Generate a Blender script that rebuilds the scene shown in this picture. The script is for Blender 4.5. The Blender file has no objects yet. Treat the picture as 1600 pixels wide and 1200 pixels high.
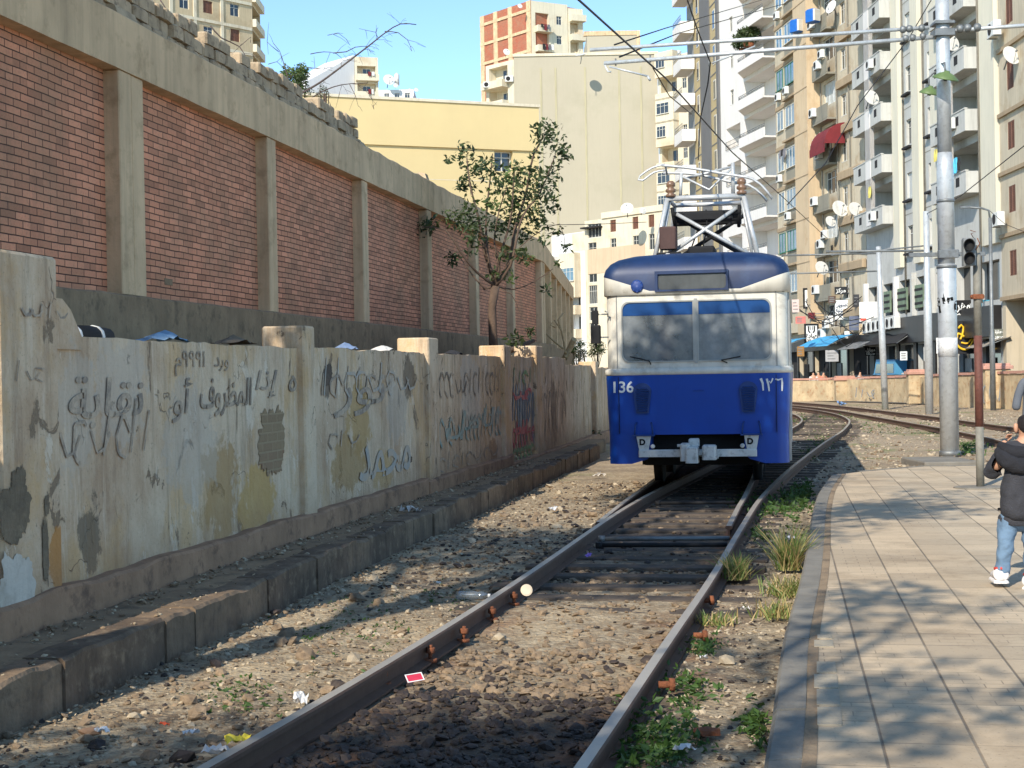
import bpy, math, random
from mathutils import Vector, Matrix, Euler, noise
R = math.radians
random.seed(7)
SC = bpy.context.scene
COL = SC.collection
# ---------------------------------------------------------------- camera
F = 2300.0
CAMZ = 1.77
cam_rot = Euler((R(90 - 0.30), 0, 0)).to_matrix() @ Matrix.Rotation(R(-1.05), 3, 'Z')
cd = bpy.data.cameras.new('camera'); cam = bpy.data.objects.new('camera', cd); COL.objects.link(cam)
cam.matrix_world = Matrix.Translation((0, 0, CAMZ)) @ cam_rot.to_4x4()
cd.sensor_width = 36; cd.lens = 36 * F / 1600; cd.clip_end = 3000; cd.clip_start = 0.1
SC.camera = cam
# ---------------------------------------------------------------- sky and sun
SUN_AZ, SUN_EL = 27.0, 35.0          # light travels towards azimuth 27 deg right of +Y
w = bpy.data.worlds.new('World'); SC.world = w; w.use_nodes = True
nt = w.node_tree; bg = nt.nodes['Background']
sky = nt.nodes.new('ShaderNodeTexSky'); sky.sky_type = 'NISHITA'; sky.sun_disc = False
sky.sun_elevation = R(SUN_EL); sky.sun_rotation = R(180 + SUN_AZ)
sky.air_density = 0.5; sky.dust_density = 0.0; sky.ozone_density = 2.6
tn = nt.nodes.new('ShaderNodeMix'); tn.data_type = 'RGBA'; tn.blend_type = 'MULTIPLY'; tn.inputs[0].default_value = 1; tn.inputs[7].default_value = (.87, .91, .81, 1)
nt.links.new(sky.outputs[0], tn.inputs[6]); nt.links.new(tn.outputs[2], bg.inputs[0]); bg.inputs[1].default_value = 0.15
sd = bpy.data.lights.new('sun', 'SUN'); sun = bpy.data.objects.new('sun', sd); COL.objects.link(sun)
sd.energy = 2.05; sd.angle = R(0.5); sd.color = (1.0, 0.93, 0.82)
SDIR = Vector((math.sin(R(SUN_AZ)) * math.cos(R(SUN_EL)), math.cos(R(SUN_AZ)) * math.cos(R(SUN_EL)), -math.sin(R(SUN_EL))))
sun.rotation_euler = SDIR.to_track_quat('-Z', 'Y').to_euler()
SC.view_settings.view_transform = 'Standard'; SC.view_settings.look = 'None'
SC.view_settings.exposure = 1.48; SC.view_settings.gamma = 1; SC.view_settings.use_curve_mapping = False
SC.render.engine = 'CYCLES'
SC.cycles.max_bounces = 6; SC.cycles.transparent_max_bounces = 12; SC.cycles.use_denoising = True

# ---------------------------------------------------------------- measuring helpers
def ray(px, py):
    return cam_rot @ Vector(((px - 800) / F, -(py - 600) / F, -1))
def G(px, py, z=0.0):                 # point on the horizontal plane z seen at the pixel
    d = ray(px, py); t = (z - CAMZ) / d.z
    return Vector((d.x * t, d.y * t, z))
def Q(px, py, Y):                     # point at depth Y
    d = ray(px, py); t = Y / d.y
    return Vector((d.x * t, Y, CAMZ + d.z * t))
def onplane(px, py, A, B):            # vertical plane through A, B -> (s along AB, z)
    d = ray(px, py); ex, ey = B[0] - A[0], B[1] - A[1]; L = math.hypot(ex, ey); ex /= L; ey /= L
    # t*d = A + s*e
    det = d.x * (-ey) + ex * d.y
    t = (A[0] * (-ey) + ex * A[1]) / det
    s = (t * d.x - A[0]) * ex + (t * d.y - A[1]) * ey
    return s, CAMZ + t * d.z
TH = math.atan(425 / F)               # heading of the street and of the left walls
U = Vector((math.sin(TH), math.cos(TH), 0)); V = Vector((math.cos(TH), -math.sin(TH), 0))
def WS(px, py, D):                    # left-wall frame: (s, z) on the plane at distance D to the left
    A = -D * V; return onplane(px, py, A, A + U)

# ---------------------------------------------------------------- object helpers
def tag(o, label=None, cat=None, group=None, kind=None):
    if label: o['label'] = label
    if cat: o['category'] = cat
    if group: o['group'] = group
    if kind: o['kind'] = kind
    return o
def empty(name, loc=(0, 0, 0), rz=0.0, label=None, cat=None, group=None):
    o = bpy.data.objects.new(name, None); COL.objects.link(o); o.location = loc; o.rotation_euler = (0, 0, rz)
    o.empty_display_size = 0.2
    return tag(o, label, cat, group)
def place(o, loc=(0, 0, 0), rz=0.0):
    o.location = loc; o.rotation_euler = (0, 0, rz); return o
def copy_tree(o, parent=None):
    c = o.copy(); COL.objects.link(c); c.parent = parent
    for ch in list(o.children): copy_tree(ch, c)
    return c

class MB:
    def __init__(s): s.v = []; s.f = []; s.m = []; s.mats = []; s.cur = 0; s.sm = []; s.smooth = False
    def mat(s, m):
        if m not in s.mats: s.mats.append(m)
        s.cur = s.mats.index(m); return s
    def face(s, idx): s.f.append(tuple(idx)); s.m.append(s.cur); s.sm.append(s.smooth)
    def poly(s, pts):
        b = len(s.v); s.v += [tuple(p) for p in pts]; s.face(range(b, b + len(pts)))
    def box(s, x0, x1, y0, y1, z0, z1, M=None):
        b = len(s.v)
        P = [(x0, y0, z0), (x1, y0, z0), (x1, y1, z0), (x0, y1, z0), (x0, y0, z1), (x1, y0, z1), (x1, y1, z1), (x0, y1, z1)]
        if M is not None: P = [tuple(M @ Vector(p)) for p in P]
        s.v += P
        for q in ((0, 3, 2, 1), (4, 5, 6, 7), (0, 1, 5, 4), (1, 2, 6, 5), (2, 3, 7, 6), (3, 0, 4, 7)): s.face([b + i for i in q])
        return s
    def bbox(s, x0, x1, y0, y1, z0, z1, c=0.02, M=None):   # chamfered box (vertical & top edges)
        def ring(a, z): return [(x0 + a, y0, z), (x1 - a, y0, z), (x1, y0 + a, z), (x1, y1 - a, z), (x1 - a, y1, z), (x0 + a, y1, z), (x0, y1 - a, z), (x0, y0 + a, z)]
        def ins(r, a):
            cx, cy = (x0 + x1) / 2, (y0 + y1) / 2
            return [(x - math.copysign(a, x - cx), y - math.copysign(a, y - cy)) for x, y, z in r]
        r0 = ring(c, z0); r1 = ring(c, z1 - c); t = [(x, y, z1) for x, y in ins(ring(c, z1), c * .7)]
        b = len(s.v); P = r0 + r1 + t
        if M is not None: P = [tuple(M @ Vector(p)) for p in P]
        s.v += P
        for k in range(2):
            for i in range(8): j = (i + 1) % 8; s.face((b + k * 8 + i, b + k * 8 + j, b + k * 8 + 8 + j, b + k * 8 + 8 + i))
        s.face([b + 16 + i for i in range(8)]); s.face([b + 7 - i for i in range(8)])
        return s
    def tube(s, pts, r, n=8, caps=True):
        pts = [Vector(p) for p in pts]
        rs = r if isinstance(r, (list, tuple)) else [r] * len(pts)
        b = len(s.v); up = None; old = s.smooth; s.smooth = True
        for i, p in enumerate(pts):
            d = (pts[min(i + 1, len(pts) - 1)] - pts[max(i - 1, 0)])
            if d.length < 1e-9: d = Vector((0, 0, 1))
            d.normalize()
            if up is None: up = Vector((0, 0, 1)) if abs(d.z) < .9 else Vector((1, 0, 0))
            a = d.cross(up)
            if a.length < 1e-4: a = d.cross(Vector((0, 1, 0)))
            a.normalize(); c = a.cross(d).normalized(); up = c
            for k in range(n):
                t = 2 * math.pi * k / n
                s.v.append(tuple(p + (a * math.cos(t) + c * math.sin(t)) * rs[i]))
        for i in range(len(pts) - 1):
            for k in range(n):
                j = (k + 1) % n; s.face((b + i * n + k, b + i * n + j, b + (i + 1) * n + j, b + (i + 1) * n + k))
        s.smooth = False
        if caps:
            s.face([b + n - 1 - k for k in range(n)]); s.face([b + (len(pts) - 1) * n + k for k in range(n)])
        s.smooth = old
        return s
    def lathe(s, prof, n=16, M=None, cx=0, cy=0):       # prof: (r, z)
        b = len(s.v); old = s.smooth; s.smooth = True
        for r, z in prof:
            for k in range(n):
                t = 2 * math.pi * k / n; p = Vector((cx + r * math.cos(t), cy + r * math.sin(t), z))
                s.v.append(tuple(M @ p) if M is not None else tuple(p))
        for i in range(len(prof) - 1):
            for k in range(n):
                j = (k + 1) % n; s.face((b + i * n + k, b + i * n + j, b + (i + 1) * n + j, b + (i + 1) * n + k))
        s.smooth = False
        s.face([b + n - 1 - k for k in range(n)]); s.face([b + (len(prof) - 1) * n + k for k in range(n)])
        s.smooth = old
        return s
    def prism(s, poly, axis, a, c):                     # poly in the two other axes, extruded a..c along axis
        n = len(poly); b = len(s.v)
        for t in (a, c):
            for p, q in poly:
                s.v.append({'x': (t, p, q), 'y': (p, t, q), 'z': (p, q, t)}[axis])
        s.face([b + i for i in range(n)]); s.face([b + 2 * n - 1 - i for i in range(n)])
        for i in range(n): j = (i + 1) % n; s.face((b + i, b + n + i, b + n + j, b + j))
        return s
    def mesh(s, name):
        me = bpy.data.meshes.new(name); me.from_pydata(s.v, [], s.f)
        for m in s.mats: me.materials.append(m)
        me.polygons.foreach_set('material_index', s.m); me.polygons.foreach_set('use_smooth', s.sm)
        me.update(); return me
    def fix(s, me):
        import bmesh
        bm = bmesh.new(); bm.from_mesh(me); bmesh.ops.recalc_face_normals(bm, faces=bm.faces); bm.to_mesh(me); bm.free()
        return me
    def build(s, name, m=None, parent=None, fix=True):
        if m is not None and not s.mats: s.mats = [m]
        me = s.mesh(name)
        if fix and len(s.v) < 60000: s.fix(me)
        o = bpy.data.objects.new(name, me); COL.objects.link(o); o.parent = parent
        return o

def ob(name, me, parent=None, loc=(0, 0, 0), rz=0):
    o = bpy.data.objects.new(name, me); COL.objects.link(o); o.parent = parent; o.location = loc; o.rotation_euler = (0, 0, rz); return o

# ---------------------------------------------------------------- materials
def lin(c):
    return tuple(((x / 255) / 12.92 if x / 255 <= 0.04045 else ((x / 255 + .055) / 1.055) ** 2.4) for x in c) + (1,)
class NG:
    def __init__(s, name):
        s.m = bpy.data.materials.new(name); s.m.use_nodes = True; s.t = s.m.node_tree; s.b = s.t.nodes['Principled BSDF']
        s.co = s.t.nodes.new('ShaderNodeTexCoord').outputs['Object']
    def link(s, a, b): s.t.links.new(a, b)
    def n(s, k): return s.t.nodes.new(k)
    def mapv(s, sc=(1, 1, 1), loc=(0, 0, 0), v=None, rz=0):
        m = s.n('ShaderNodeMapping'); s.link(v or s.co, m.inputs[0]); m.inputs['Scale'].default_value = sc; m.inputs['Location'].default_value = loc
        m.inputs['Rotation'].default_value = (0, 0, rz); return m.outputs[0]
    def noise(s, scale, detail=5, rough=.6, v=None, dist=0):
        t = s.n('ShaderNodeTexNoise'); s.link(v or s.co, t.inputs['Vector']); t.inputs['Scale'].default_value = scale
        t.inputs['Detail'].default_value = detail; t.inputs['Roughness'].default_value = rough; t.inputs['Distortion'].default_value = dist
        return t.outputs['Fac']
    def vor(s, scale, v=None, feat='F1', out='Distance'):
        t = s.n('ShaderNodeTexVoronoi'); t.feature = feat; s.link(v or s.co, t.inputs['Vector']); t.inputs['Scale'].default_value = scale
        return t.outputs[out]
    def ramp(s, f, a, b, lo=0.0, hi=1.0):
        m = s.n('ShaderNodeMapRange'); s.link(f, m.inputs[0]); m.inputs[1].default_value = a; m.inputs[2].default_value = b
        m.inputs[3].default_value = lo; m.inputs[4].default_value = hi; m.clamp = True; return m.outputs[0]
    def mix(s, f, a, b, mode='MIX'):
        m = s.n('ShaderNodeMix'); m.data_type = 'RGBA'; m.blend_type = mode
        if isinstance(f, (int, float)): m.inputs[0].default_value = f
        else: s.link(f, m.inputs[0])
        for k, x in ((6, a), (7, b)):
            if isinstance(x, tuple): m.inputs[k].default_value = x
            else: s.link(x, m.inputs[k])
        return m.outputs[2]
    def math(s, op, a, b=0.0):
        m = s.n('ShaderNodeMath'); m.operation = op
        for k, x in ((0, a), (1, b)):
            if isinstance(x, (int, float)): m.inputs[k].default_value = x
            else: s.link(x, m.inputs[k])
        return m.outputs[0]
    def sep(s, v=None):
        m = s.n('ShaderNodeSeparateXYZ'); s.link(v or s.co, m.inputs[0]); return m.outputs
    def comb(s, x, y, z=0.0):
        m = s.n('ShaderNodeCombineXYZ')
        for k, q in enumerate((x, y, z)):
            if isinstance(q, (int, float)): m.inputs[k].default_value = q
            else: s.link(q, m.inputs[k])
        return m.outputs[0]
    def bump(s, h, st=.3, dist=.02, prev=None):
        m = s.n('ShaderNodeBump'); m.inputs['Strength'].default_value = st; m.inputs['Distance'].default_value = dist
        s.link(h, m.inputs['Height'])
        if prev is not None: s.link(prev, m.inputs['Normal'])
        return m.outputs[0]
    def out(s, col, rough=.8, metal=0, normal=None, spec=None):
        if isinstance(col, tuple): s.b.inputs['Base Color'].default_value = col
        else: s.link(col, s.b.inputs['Base Color'])
        if isinstance(rough, (int, float)): s.b.inputs['Roughness'].default_value = rough
        else: s.link(rough, s.b.inputs['Roughness'])
        s.b.inputs['Metallic'].default_value = metal
        if spec is not None: s.b.inputs['Specular IOR Level'].default_value = spec
        if normal is not None: s.link(normal, s.b.inputs['Normal'])
        return s.m
def mul(c, k): return (c[0] * k, c[1] * k, c[2] * k, 1)
def simple(name, rgb, rough=.8, metal=0, var=.18, scale=2.0, bump=.15, bscale=25, streak=0.0, dirt=None, dirtamt=.5, spec=None):
    g = NG(name); c = lin(rgb)
    col = g.mix(g.ramp(g.noise(scale), .3, .7), mul(c, 1 - var), mul(c, 1 + var))
    if streak:
        st = g.noise(1.0, 6, .65, v=g.mapv((5, 5, .35)))
        col = g.mix(g.ramp(st, .45, .75, 0, streak), col, mul(c, .45))
    if dirt:
        col = g.mix(g.ramp(g.noise(scale * 2.3, 8, .7, v=g.mapv(loc=(7, 3, 1))), .52, .66, 0, dirtamt), col, lin(dirt))
    n = g.bump(g.noise(bscale, 4), bump, .02) if bump else None
    return g.out(col, rough, metal, n, spec)
MT = {}
def plaster():
    g = NG('worn_plaster')
    base = g.mix(g.ramp(g.noise(.8, 6, .6), .38, .62), lin((186, 156, 124)), lin((218, 196, 164)))
    base = g.mix(g.ramp(g.noise(3.5, 8, .7, v=g.mapv((1, 1, .6), (1, 4, 2))), .42, .62, 0, .5), base, lin((228, 206, 174)))
    yel = g.ramp(g.noise(.9, 9, .7, v=g.mapv((1, 1, .7), (3, 9, 2))), .50, .60)
    base = g.mix(g.math('MULTIPLY', yel, .6), base, lin((204, 164, 108)))
    st = g.noise(1.0, 9, .75, v=g.mapv((4, 4, .35), (2, 0, 0)))
    base = g.mix(g.ramp(st, .5, .7, 0, .75), base, lin((128, 104, 80)))
    st2 = g.noise(1.0, 9, .75, v=g.mapv((9, 9, .8), (7, 2, 0)))
    base = g.mix(g.ramp(st2, .54, .66, 0, .55), base, lin((232, 214, 186)))
    fl = g.noise(2.6, 12, .68, v=g.mapv((1, 1, .6), (5, 5, 5)), dist=.6)
    flm = g.ramp(fl, .605, .625)
    base = g.mix(flm, base, g.mix(g.noise(18, 4), lin((118, 100, 80)), lin((158, 136, 108))))
    wt = g.ramp(g.noise(2.2, 12, .7, v=g.mapv((1, 1, .45), (15, 2, 8)), dist=.5), .60, .62, 0, .7)
    base = g.mix(wt, base, lin((228, 212, 186)))
    cr = g.vor(1.6, v=g.mapv((1, 1, .7)), feat='DISTANCE_TO_EDGE')
    wz = g.n('ShaderNodeVectorMath'); wz.operation = 'ADD'; g.link(g.co, wz.inputs[0]); ns = g.n('ShaderNodeTexNoise'); ns.inputs['Scale'].default_value = 5; g.link(g.co, ns.inputs['Vector']); sc_ = g.n('ShaderNodeVectorMath'); sc_.operation = 'SCALE'; sc_.inputs['Scale'].default_value = .35; g.link(ns.outputs['Color'], sc_.inputs[0]); g.link(sc_.outputs[0], wz.inputs[1])
    cr = g.vor(.9, v=wz.outputs[0], feat='DISTANCE_TO_EDGE')
    crn = g.math('MULTIPLY', g.ramp(cr, 0, .007, 1, 0), g.ramp(g.noise(1.5, 3), .52, .56))
    base = g.mix(g.math('MULTIPLY', crn, .6), base, lin((70, 58, 48)))
    base = g.mix(g.ramp(g.noise(55, 3), .6, .72, 0, .4), base, lin((110, 96, 78)))
    o_ = g.sep(); nzs = g.noise(3.0, 10, .72); nzf = g.noise(9.0, 6, .7, v=g.mapv((1, 1, .5)))
    for (px, py, w_, h_, c_, am) in ((560, 650, .55, .55, (186, 152, 96), .8), (545, 725, .7, .4, (176, 142, 92), .8), (600, 735, .5, .3, (190, 156, 100), .7), (345, 770, .5, .55, (176, 142, 92), .8), (400, 780, .6, .35, (196, 160, 98), .85), (770, 705, .4, .3, (160, 120, 80), .7), (735, 610, .8, .8, (196, 188, 172), .6),
                                     (300, 690, .7, .6, (190, 178, 160), .5), (190, 610, .5, .5, (196, 184, 166), .5), (120, 640, .35, .5, (190, 180, 164), .4), (620, 640, .6, .5, (180, 170, 154), .5), (75, 880, .14, .3, (190, 130, 60), .8), (865, 640, .5, .8, (110, 92, 74), .6), (640, 590, .35, .35, (112, 96, 76), .8), (140, 830, .22, .3, (116, 102, 82), .85), (512, 590, .2, .22, (98, 84, 68), .8), (815, 640, .5, .6, (140, 158, 158), .7)):
        sc0, zc0 = WS(px, py, 4.64); dy = g.math('DIVIDE', g.math('SUBTRACT', o_[1], sc0), w_); dz = g.math('DIVIDE', g.math('SUBTRACT', o_[2], zc0), h_)
        d_ = g.math('SQRT', g.math('ADD', g.math('MULTIPLY', dy, dy), g.math('MULTIPLY', dz, dz)))
        d_ = g.math('ADD', d_, g.math('MULTIPLY', g.math('SUBTRACT', nzs, .5), 2.2)); d_ = g.math('ADD', d_, g.math('MULTIPLY', g.math('SUBTRACT', nzf, .5), .9))
        base = g.mix(g.ramp(d_, .72, .86, am, 0), base, lin(c_))
    z = o_[2]
    low = g.math('MULTIPLY', g.ramp(g.math('ADD', z, g.math('MULTIPLY', g.noise(2.5, 8, .7), .8)), .7, 1.15, 1, 0), .6)
    base = g.mix(low, base, lin((150, 116, 86)))
    h = g.math('SUBTRACT', g.noise(20, 6), g.math('MULTIPLY', flm, .9)); h = g.math('SUBTRACT', h, crn); h = g.math('ADD', h, g.math('MULTIPLY', wt, .3))
    return g.out(base, .92, 0, g.bump(h, .6, .02))
def brickmat(name, c1, c2, mortar, bw=.26, bh=.0725, ms=.006, axis='x', hue=.2):
    g = NG(name); o = g.sep()
    v = g.comb(o[0 if axis == 'x' else 1], o[2])
    nz = g.noise(1.2, 3)
    wob = g.n('ShaderNodeVectorMath'); wob.operation = 'ADD'
    g.link(v, wob.inputs[0]); g.link(g.comb(0.0, g.math('MULTIPLY', g.math('SUBTRACT', nz, .5), .03)), wob.inputs[1])
    b = g.n('ShaderNodeTexBrick'); g.link(wob.outputs[0], b.inputs['Vector'])
    b.inputs['Color1'].default_value = lin(c1); b.inputs['Color2'].default_value = lin(c2); b.inputs['Mortar'].default_value = lin(mortar)
    b.inputs['Scale'].default_value = 1; b.inputs['Brick Width'].default_value = bw; b.inputs['Row Height'].default_value = bh
    b.inputs['Mortar Size'].default_value = ms; b.inputs['Mortar Smooth'].default_value = .15; b.inputs['Bias'].default_value = 0
    col = g.mix(g.ramp(g.noise(.9, 8, .7), .42, .66, 0, .6), b.outputs['Color'], lin((158, 126, 96)), 'MIX')
    wn = g.n('ShaderNodeTexWhiteNoise'); g.link(g.comb(g.math('FLOOR', g.math('DIVIDE', o[0 if axis == 'x' else 1], bw)), g.math('FLOOR', g.math('DIVIDE', o[2], bh))), wn.inputs[0]); col = g.mix(g.ramp(wn.outputs[0], .86, .9, 0, .4), col, lin((140, 98, 74)))
    col = g.mix(g.ramp(g.noise(1, 7, .7, v=g.mapv((2, 2, .5), (3, 1, 1))), .56, .72, 0, .3), col, lin((110, 84, 66)))
    col = g.mix(g.math('MULTIPLY', b.outputs['Fac'], .9), col, lin(mortar))
    col = g.mix(g.ramp(g.noise(40, 3), .5, .7, 0, .2), col, lin((90, 60, 48)))
    return g.out(col, .9, 0, g.bump(g.math('SUBTRACT', g.math('MULTIPLY', g.noise(30, 4), .3), b.outputs['Fac']), .7, .012))
MT['plaster'] = plaster()
MT['brick'] = brickmat('salmon_brick', (236, 160, 122), (200, 134, 100), (78, 54, 42), axis='y', ms=.006)
MT['redbrick'] = brickmat('red_brick', (186, 100, 70), (168, 88, 62), (150, 110, 90), .3, .1, .01)
MT['concrete'] = simple('tan_concrete', (214, 184, 144), .9, 0, .16, 1.1, .4, 14, .6, (154, 128, 94), .55)
MT['dconcrete'] = simple('dark_concrete', (146, 124, 96), .95, 0, .25, 2, .5, 20, .4, (80, 70, 56), .6)
MT['stone'] = simple('limestone_block', (178, 156, 126), .95, 0, .3, 3, .6, 12, 0, (84, 74, 62), .7)
MT['plinth'] = simple('brown_plinth', (160, 126, 98), .95, 0, .25, 2.2, .6, 14, .3, (98, 76, 62), .8)
MT['kerbdark'] = simple('dark_kerb_stone', (104, 86, 68), .9, 0, .4, 3.2, .9, 14, .6, (150, 130, 104), .7)
MT['kerblight'] = simple('pale_kerb_stone', (124, 104, 82), .9, 0, .4, 3.2, .9, 14, .6, (82, 70, 58), .8)
MT['kerb'] = simple('grey_kerb', (128, 122, 110), .9, 0, .2, 3, .5, 20, 0, (112, 106, 96), .5)
def ground():
    g = NG('dirt_ground'); o = g.sep(); x, y = o[0], o[1]
    base = g.mix(g.ramp(g.noise(.9, 8, .65), .35, .65), lin((112, 94, 74)), lin((184, 162, 128)))
    base = g.mix(g.ramp(g.noise(9, 6, .7), .45, .7, 0, .6), base, lin((220, 204, 172)))
    base = g.mix(g.ramp(g.noise(24, 3, .6, v=g.mapv(loc=(4, 4, 4))), .55, .7, 0, .55), base, lin((62, 50, 42)))
    # darker oily bed close to the camera end of the track; also darker below the standing place of the tram
    d = g.math('ADD', y, g.math('MULTIPLY', g.noise(.8, 5), 5))
    nb = g.ramp(d, 10.0, 12.2, 1, 0)
    pth = g.math('ABSOLUTE', g.math('SUBTRACT', g.math('ADD', x, g.math('MULTIPLY', g.noise(1.1, 4), .8)), g.math('ADD', g.math('MULTIPLY', y, .215), -1.35)))
    inb = g.ramp(pth, .75, 1.15, 1, 0)
    base = g.mix(g.math('MULTIPLY', g.math('MULTIPLY', nb, inb), .85), base, lin((48, 38, 32)))
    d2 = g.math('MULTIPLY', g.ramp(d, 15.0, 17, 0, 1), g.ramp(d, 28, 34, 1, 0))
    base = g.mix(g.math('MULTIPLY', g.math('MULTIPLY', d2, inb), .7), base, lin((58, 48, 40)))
    rust = g.math('MULTIPLY', g.ramp(pth, .35, .7, 0, 1), g.ramp(pth, .9, 1.2, 1, 0))
    base = g.mix(g.math('MULTIPLY', rust, g.ramp(g.noise(2, 4), .45, .6, 0, .55)), base, lin((128, 82, 50)))
    far = g.ramp(y, 24, 34, 0, .6)
    base = g.mix(far, base, lin((166, 146, 120)))
    gr = g.math('MULTIPLY', g.ramp(g.noise(.45, 6, .7, v=g.mapv(loc=(21, 2, 0))), .54, .62), g.ramp(y, 22, 30, 0, .75))
    base = g.mix(gr, base, g.mix(g.noise(14, 3), lin((84, 96, 44)), lin((132, 140, 78))))
    h = g.math('ADD', g.noise(16, 8, .7), g.math('MULTIPLY', g.vor(30), .5))
    return g.out(base, .95, 0, g.bump(h, .8, .035))
MT['ground'] = ground()
def paving():
    g = NG('stamped_paving'); v = g.mapv(v=g.co, rz=0)
    o = g.sep()
    def grid(c, w, line):
        f = g.math('FRACT', g.math('DIVIDE', c, w)); d = g.math('MINIMUM', f, g.math('SUBTRACT', 1.0, f))
        return g.ramp(d, line * .5, line, 1, 0)
    gx = grid(o[0], .38, .022); gy = grid(g.math('ADD', o[1], .1), .38, .016)
    gx = g.math('MULTIPLY', gx, g.ramp(g.noise(1.5, 3), .3, .5, .45, 1)); gy = g.math('MULTIPLY', gy, g.ramp(g.noise(1.2, 3, v=g.mapv(loc=(3, 3, 3))), .4, .6, .25, .9))
    br = g.n('ShaderNodeTexBrick'); g.link(g.comb(o[0], o[1]), br.inputs['Vector'])
    br.inputs['Scale'].default_value = 1; br.inputs['Brick Width'].default_value = .19; br.inputs['Row Height'].default_value = .095; br.inputs['Mortar Size'].default_value = .0035
    br.inputs['Color1'].default_value = br.inputs['Color2'].default_value = (1, 1, 1, 1)
    bm_ = g.math('MULTIPLY', br.outputs['Fac'], g.ramp(g.noise(1.0, 5, v=g.mapv(loc=(9, 1, 3))), .5, .64, 0, .75))
    base = g.mix(g.ramp(g.noise(.7, 6), .35, .65), lin((180, 158, 126)), lin((198, 180, 150)))
    warm = g.ramp(g.math('ADD', o[0], g.math('MULTIPLY', g.noise(1.4, 4), .3)), 1.28, 1.75, 1, 0)
    base = g.mix(g.math('MULTIPLY', warm, .7), base, lin((186, 160, 124)))
    cell = g.n('ShaderNodeTexWhiteNoise'); g.link(g.comb(g.math('FLOOR', g.math('DIVIDE', o[0], .38)), g.math('FLOOR', g.math('DIVIDE', g.math('ADD', o[1], .1), .38))), cell.inputs[0])
    base = g.mix(.35, base, g.mix(cell.outputs[0], lin((150, 142, 128)), lin((228, 206, 174))))
    base = g.mix(g.ramp(g.noise(3, 8, .7), .5, .72, 0, .5), base, lin((132, 114, 90)))
    base = g.mix(g.ramp(g.noise(.55, 9, .75, v=g.mapv(loc=(5, 2, 0))), .52, .68, 0, .5), base, lin((140, 118, 90)))
    base = g.mix(g.ramp(g.noise(45, 3), .62, .7, 0, .5), base, lin((90, 80, 66)))
    ln = g.math('MAXIMUM', g.math('MAXIMUM', gx, gy), bm_)
    base = g.mix(g.math('MULTIPLY', ln, .75), base, lin((86, 76, 64)))
    return g.out(base, .85, 0, g.bump(g.math('SUBTRACT', g.math('MULTIPLY', g.noise(30, 5), .4), ln), .5, .01))
MT['paving'] = paving()
MT['rock'] = simple('grey_rubble', (176, 160, 134), .95, 0, .4, 7, .4, 20)
MT['rockd'] = simple('oily_ballast', (58, 48, 42), .75, 0, .5, 9, .4, 20, 0, (100, 84, 66), .5)
MT['rockm'] = simple('brown_ballast', (136, 116, 92), .95, 0, .4, 8, .4, 20, 0, (70, 56, 46), .6)
def railm():
    g = NG('rail_steel'); nz = g.n('ShaderNodeNewGeometry'); s = g.sep(nz.outputs['Normal'])
    up = g.ramp(s[2], .75, .97)
    rust = g.mix(g.noise(12, 5), lin((70, 46, 34)), lin((108, 80, 60)))
    z = g.sep()[2]; hd = g.math('MULTIPLY', up, g.ramp(z, .118, .124))
    st = g.mix(g.noise(6, 5, v=g.mapv((1, .2, 1))), lin((140, 132, 120)), lin((196, 186, 168)))
    col = g.mix(hd, rust, st); r = g.ramp(hd, 0, 1, .75, .42)
    g.link(g.math('MULTIPLY', hd, .9), g.b.inputs['Metallic'])
    m = g.out(col, r, 0, g.bump(g.noise(30, 3), .15, .01)); g.link(g.math('MULTIPLY', hd, .15), g.b.inputs['Metallic']); return m
MT['rail'] = railm()
MT['sleeper'] = simple('old_timber', (78, 68, 58), .9, 0, .35, 3, .5, 20, 0, (110, 96, 80), .5)
MT['rust'] = simple('rust', (132, 78, 48), .9, 0, .3, 20, .5, 60, 0, (80, 48, 32), .6)
MT['rustpole'] = simple('rusted_paint', (104, 62, 50), .7, 0, .3, 6, .3, 30, 0, (74, 46, 38), .6)
MT['greypole'] = simple('grey_painted_post', (128, 124, 112), .7, 0, .2, 6, .2, 30, .3, (96, 88, 76), .4)
MT['galv'] = simple('aluminium_paint', (196, 198, 196), .45, .35, .12, 5, .12, 30, .25, (132, 128, 118), .35)
MT['galvd'] = simple('dull_steel', (128, 130, 128), .55, .5, .2, 5, .1, 30, .2, (84, 78, 72), .4)
MT['wire'] = simple('wire_black', (26, 26, 28), .6, 0, .1, 3, 0)
MT['blue'] = simple('tram_blue_paint', (0, 66, 158), .36, 0, .06, 1.2, .05, 7, .16, (6, 38, 96), .14)
MT['blueroof'] = simple('faded_roof_blue', (20, 44, 82), .5, 0, .3, 1.6, .05, 9, 0, (46, 72, 106), .35)
MT['bluelight'] = simple('vent_blue', (30, 60, 116), .55, 0, .1, 4, .05, 9)
MT['cream'] = simple('tram_cream_paint', (218, 212, 196), .42, 0, .08, 1.8, .06, 8, .35, (150, 136, 112), .45)
MT['black'] = simple('matt_black', (14, 14, 15), .8, 0, .3, 6, .1, 20)
MT['dark'] = simple('dark_interior', (38, 36, 36), .9, 0, .3, 3, .1, 20)
MT['grey'] = simple('mid_grey', (120, 120, 118), .7, 0, .2, 4, .1, 20)
MT['white'] = simple('chipped_white_paint', (206, 204, 196), .6, 0, .1, 5, .2, 30, .2, (96, 84, 70), .55)
MT['wpaint'] = simple('white_lettering', (226, 226, 220), .6, 0, .06, 20, 0)
MT['insul'] = simple('brown_insulator', (124, 96, 74), .3, 0, .2, 8, 0)
MT['chrome'] = simple('worn_trim', (170, 168, 160), .35, .6, .1, 5, .05, 20)
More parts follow.
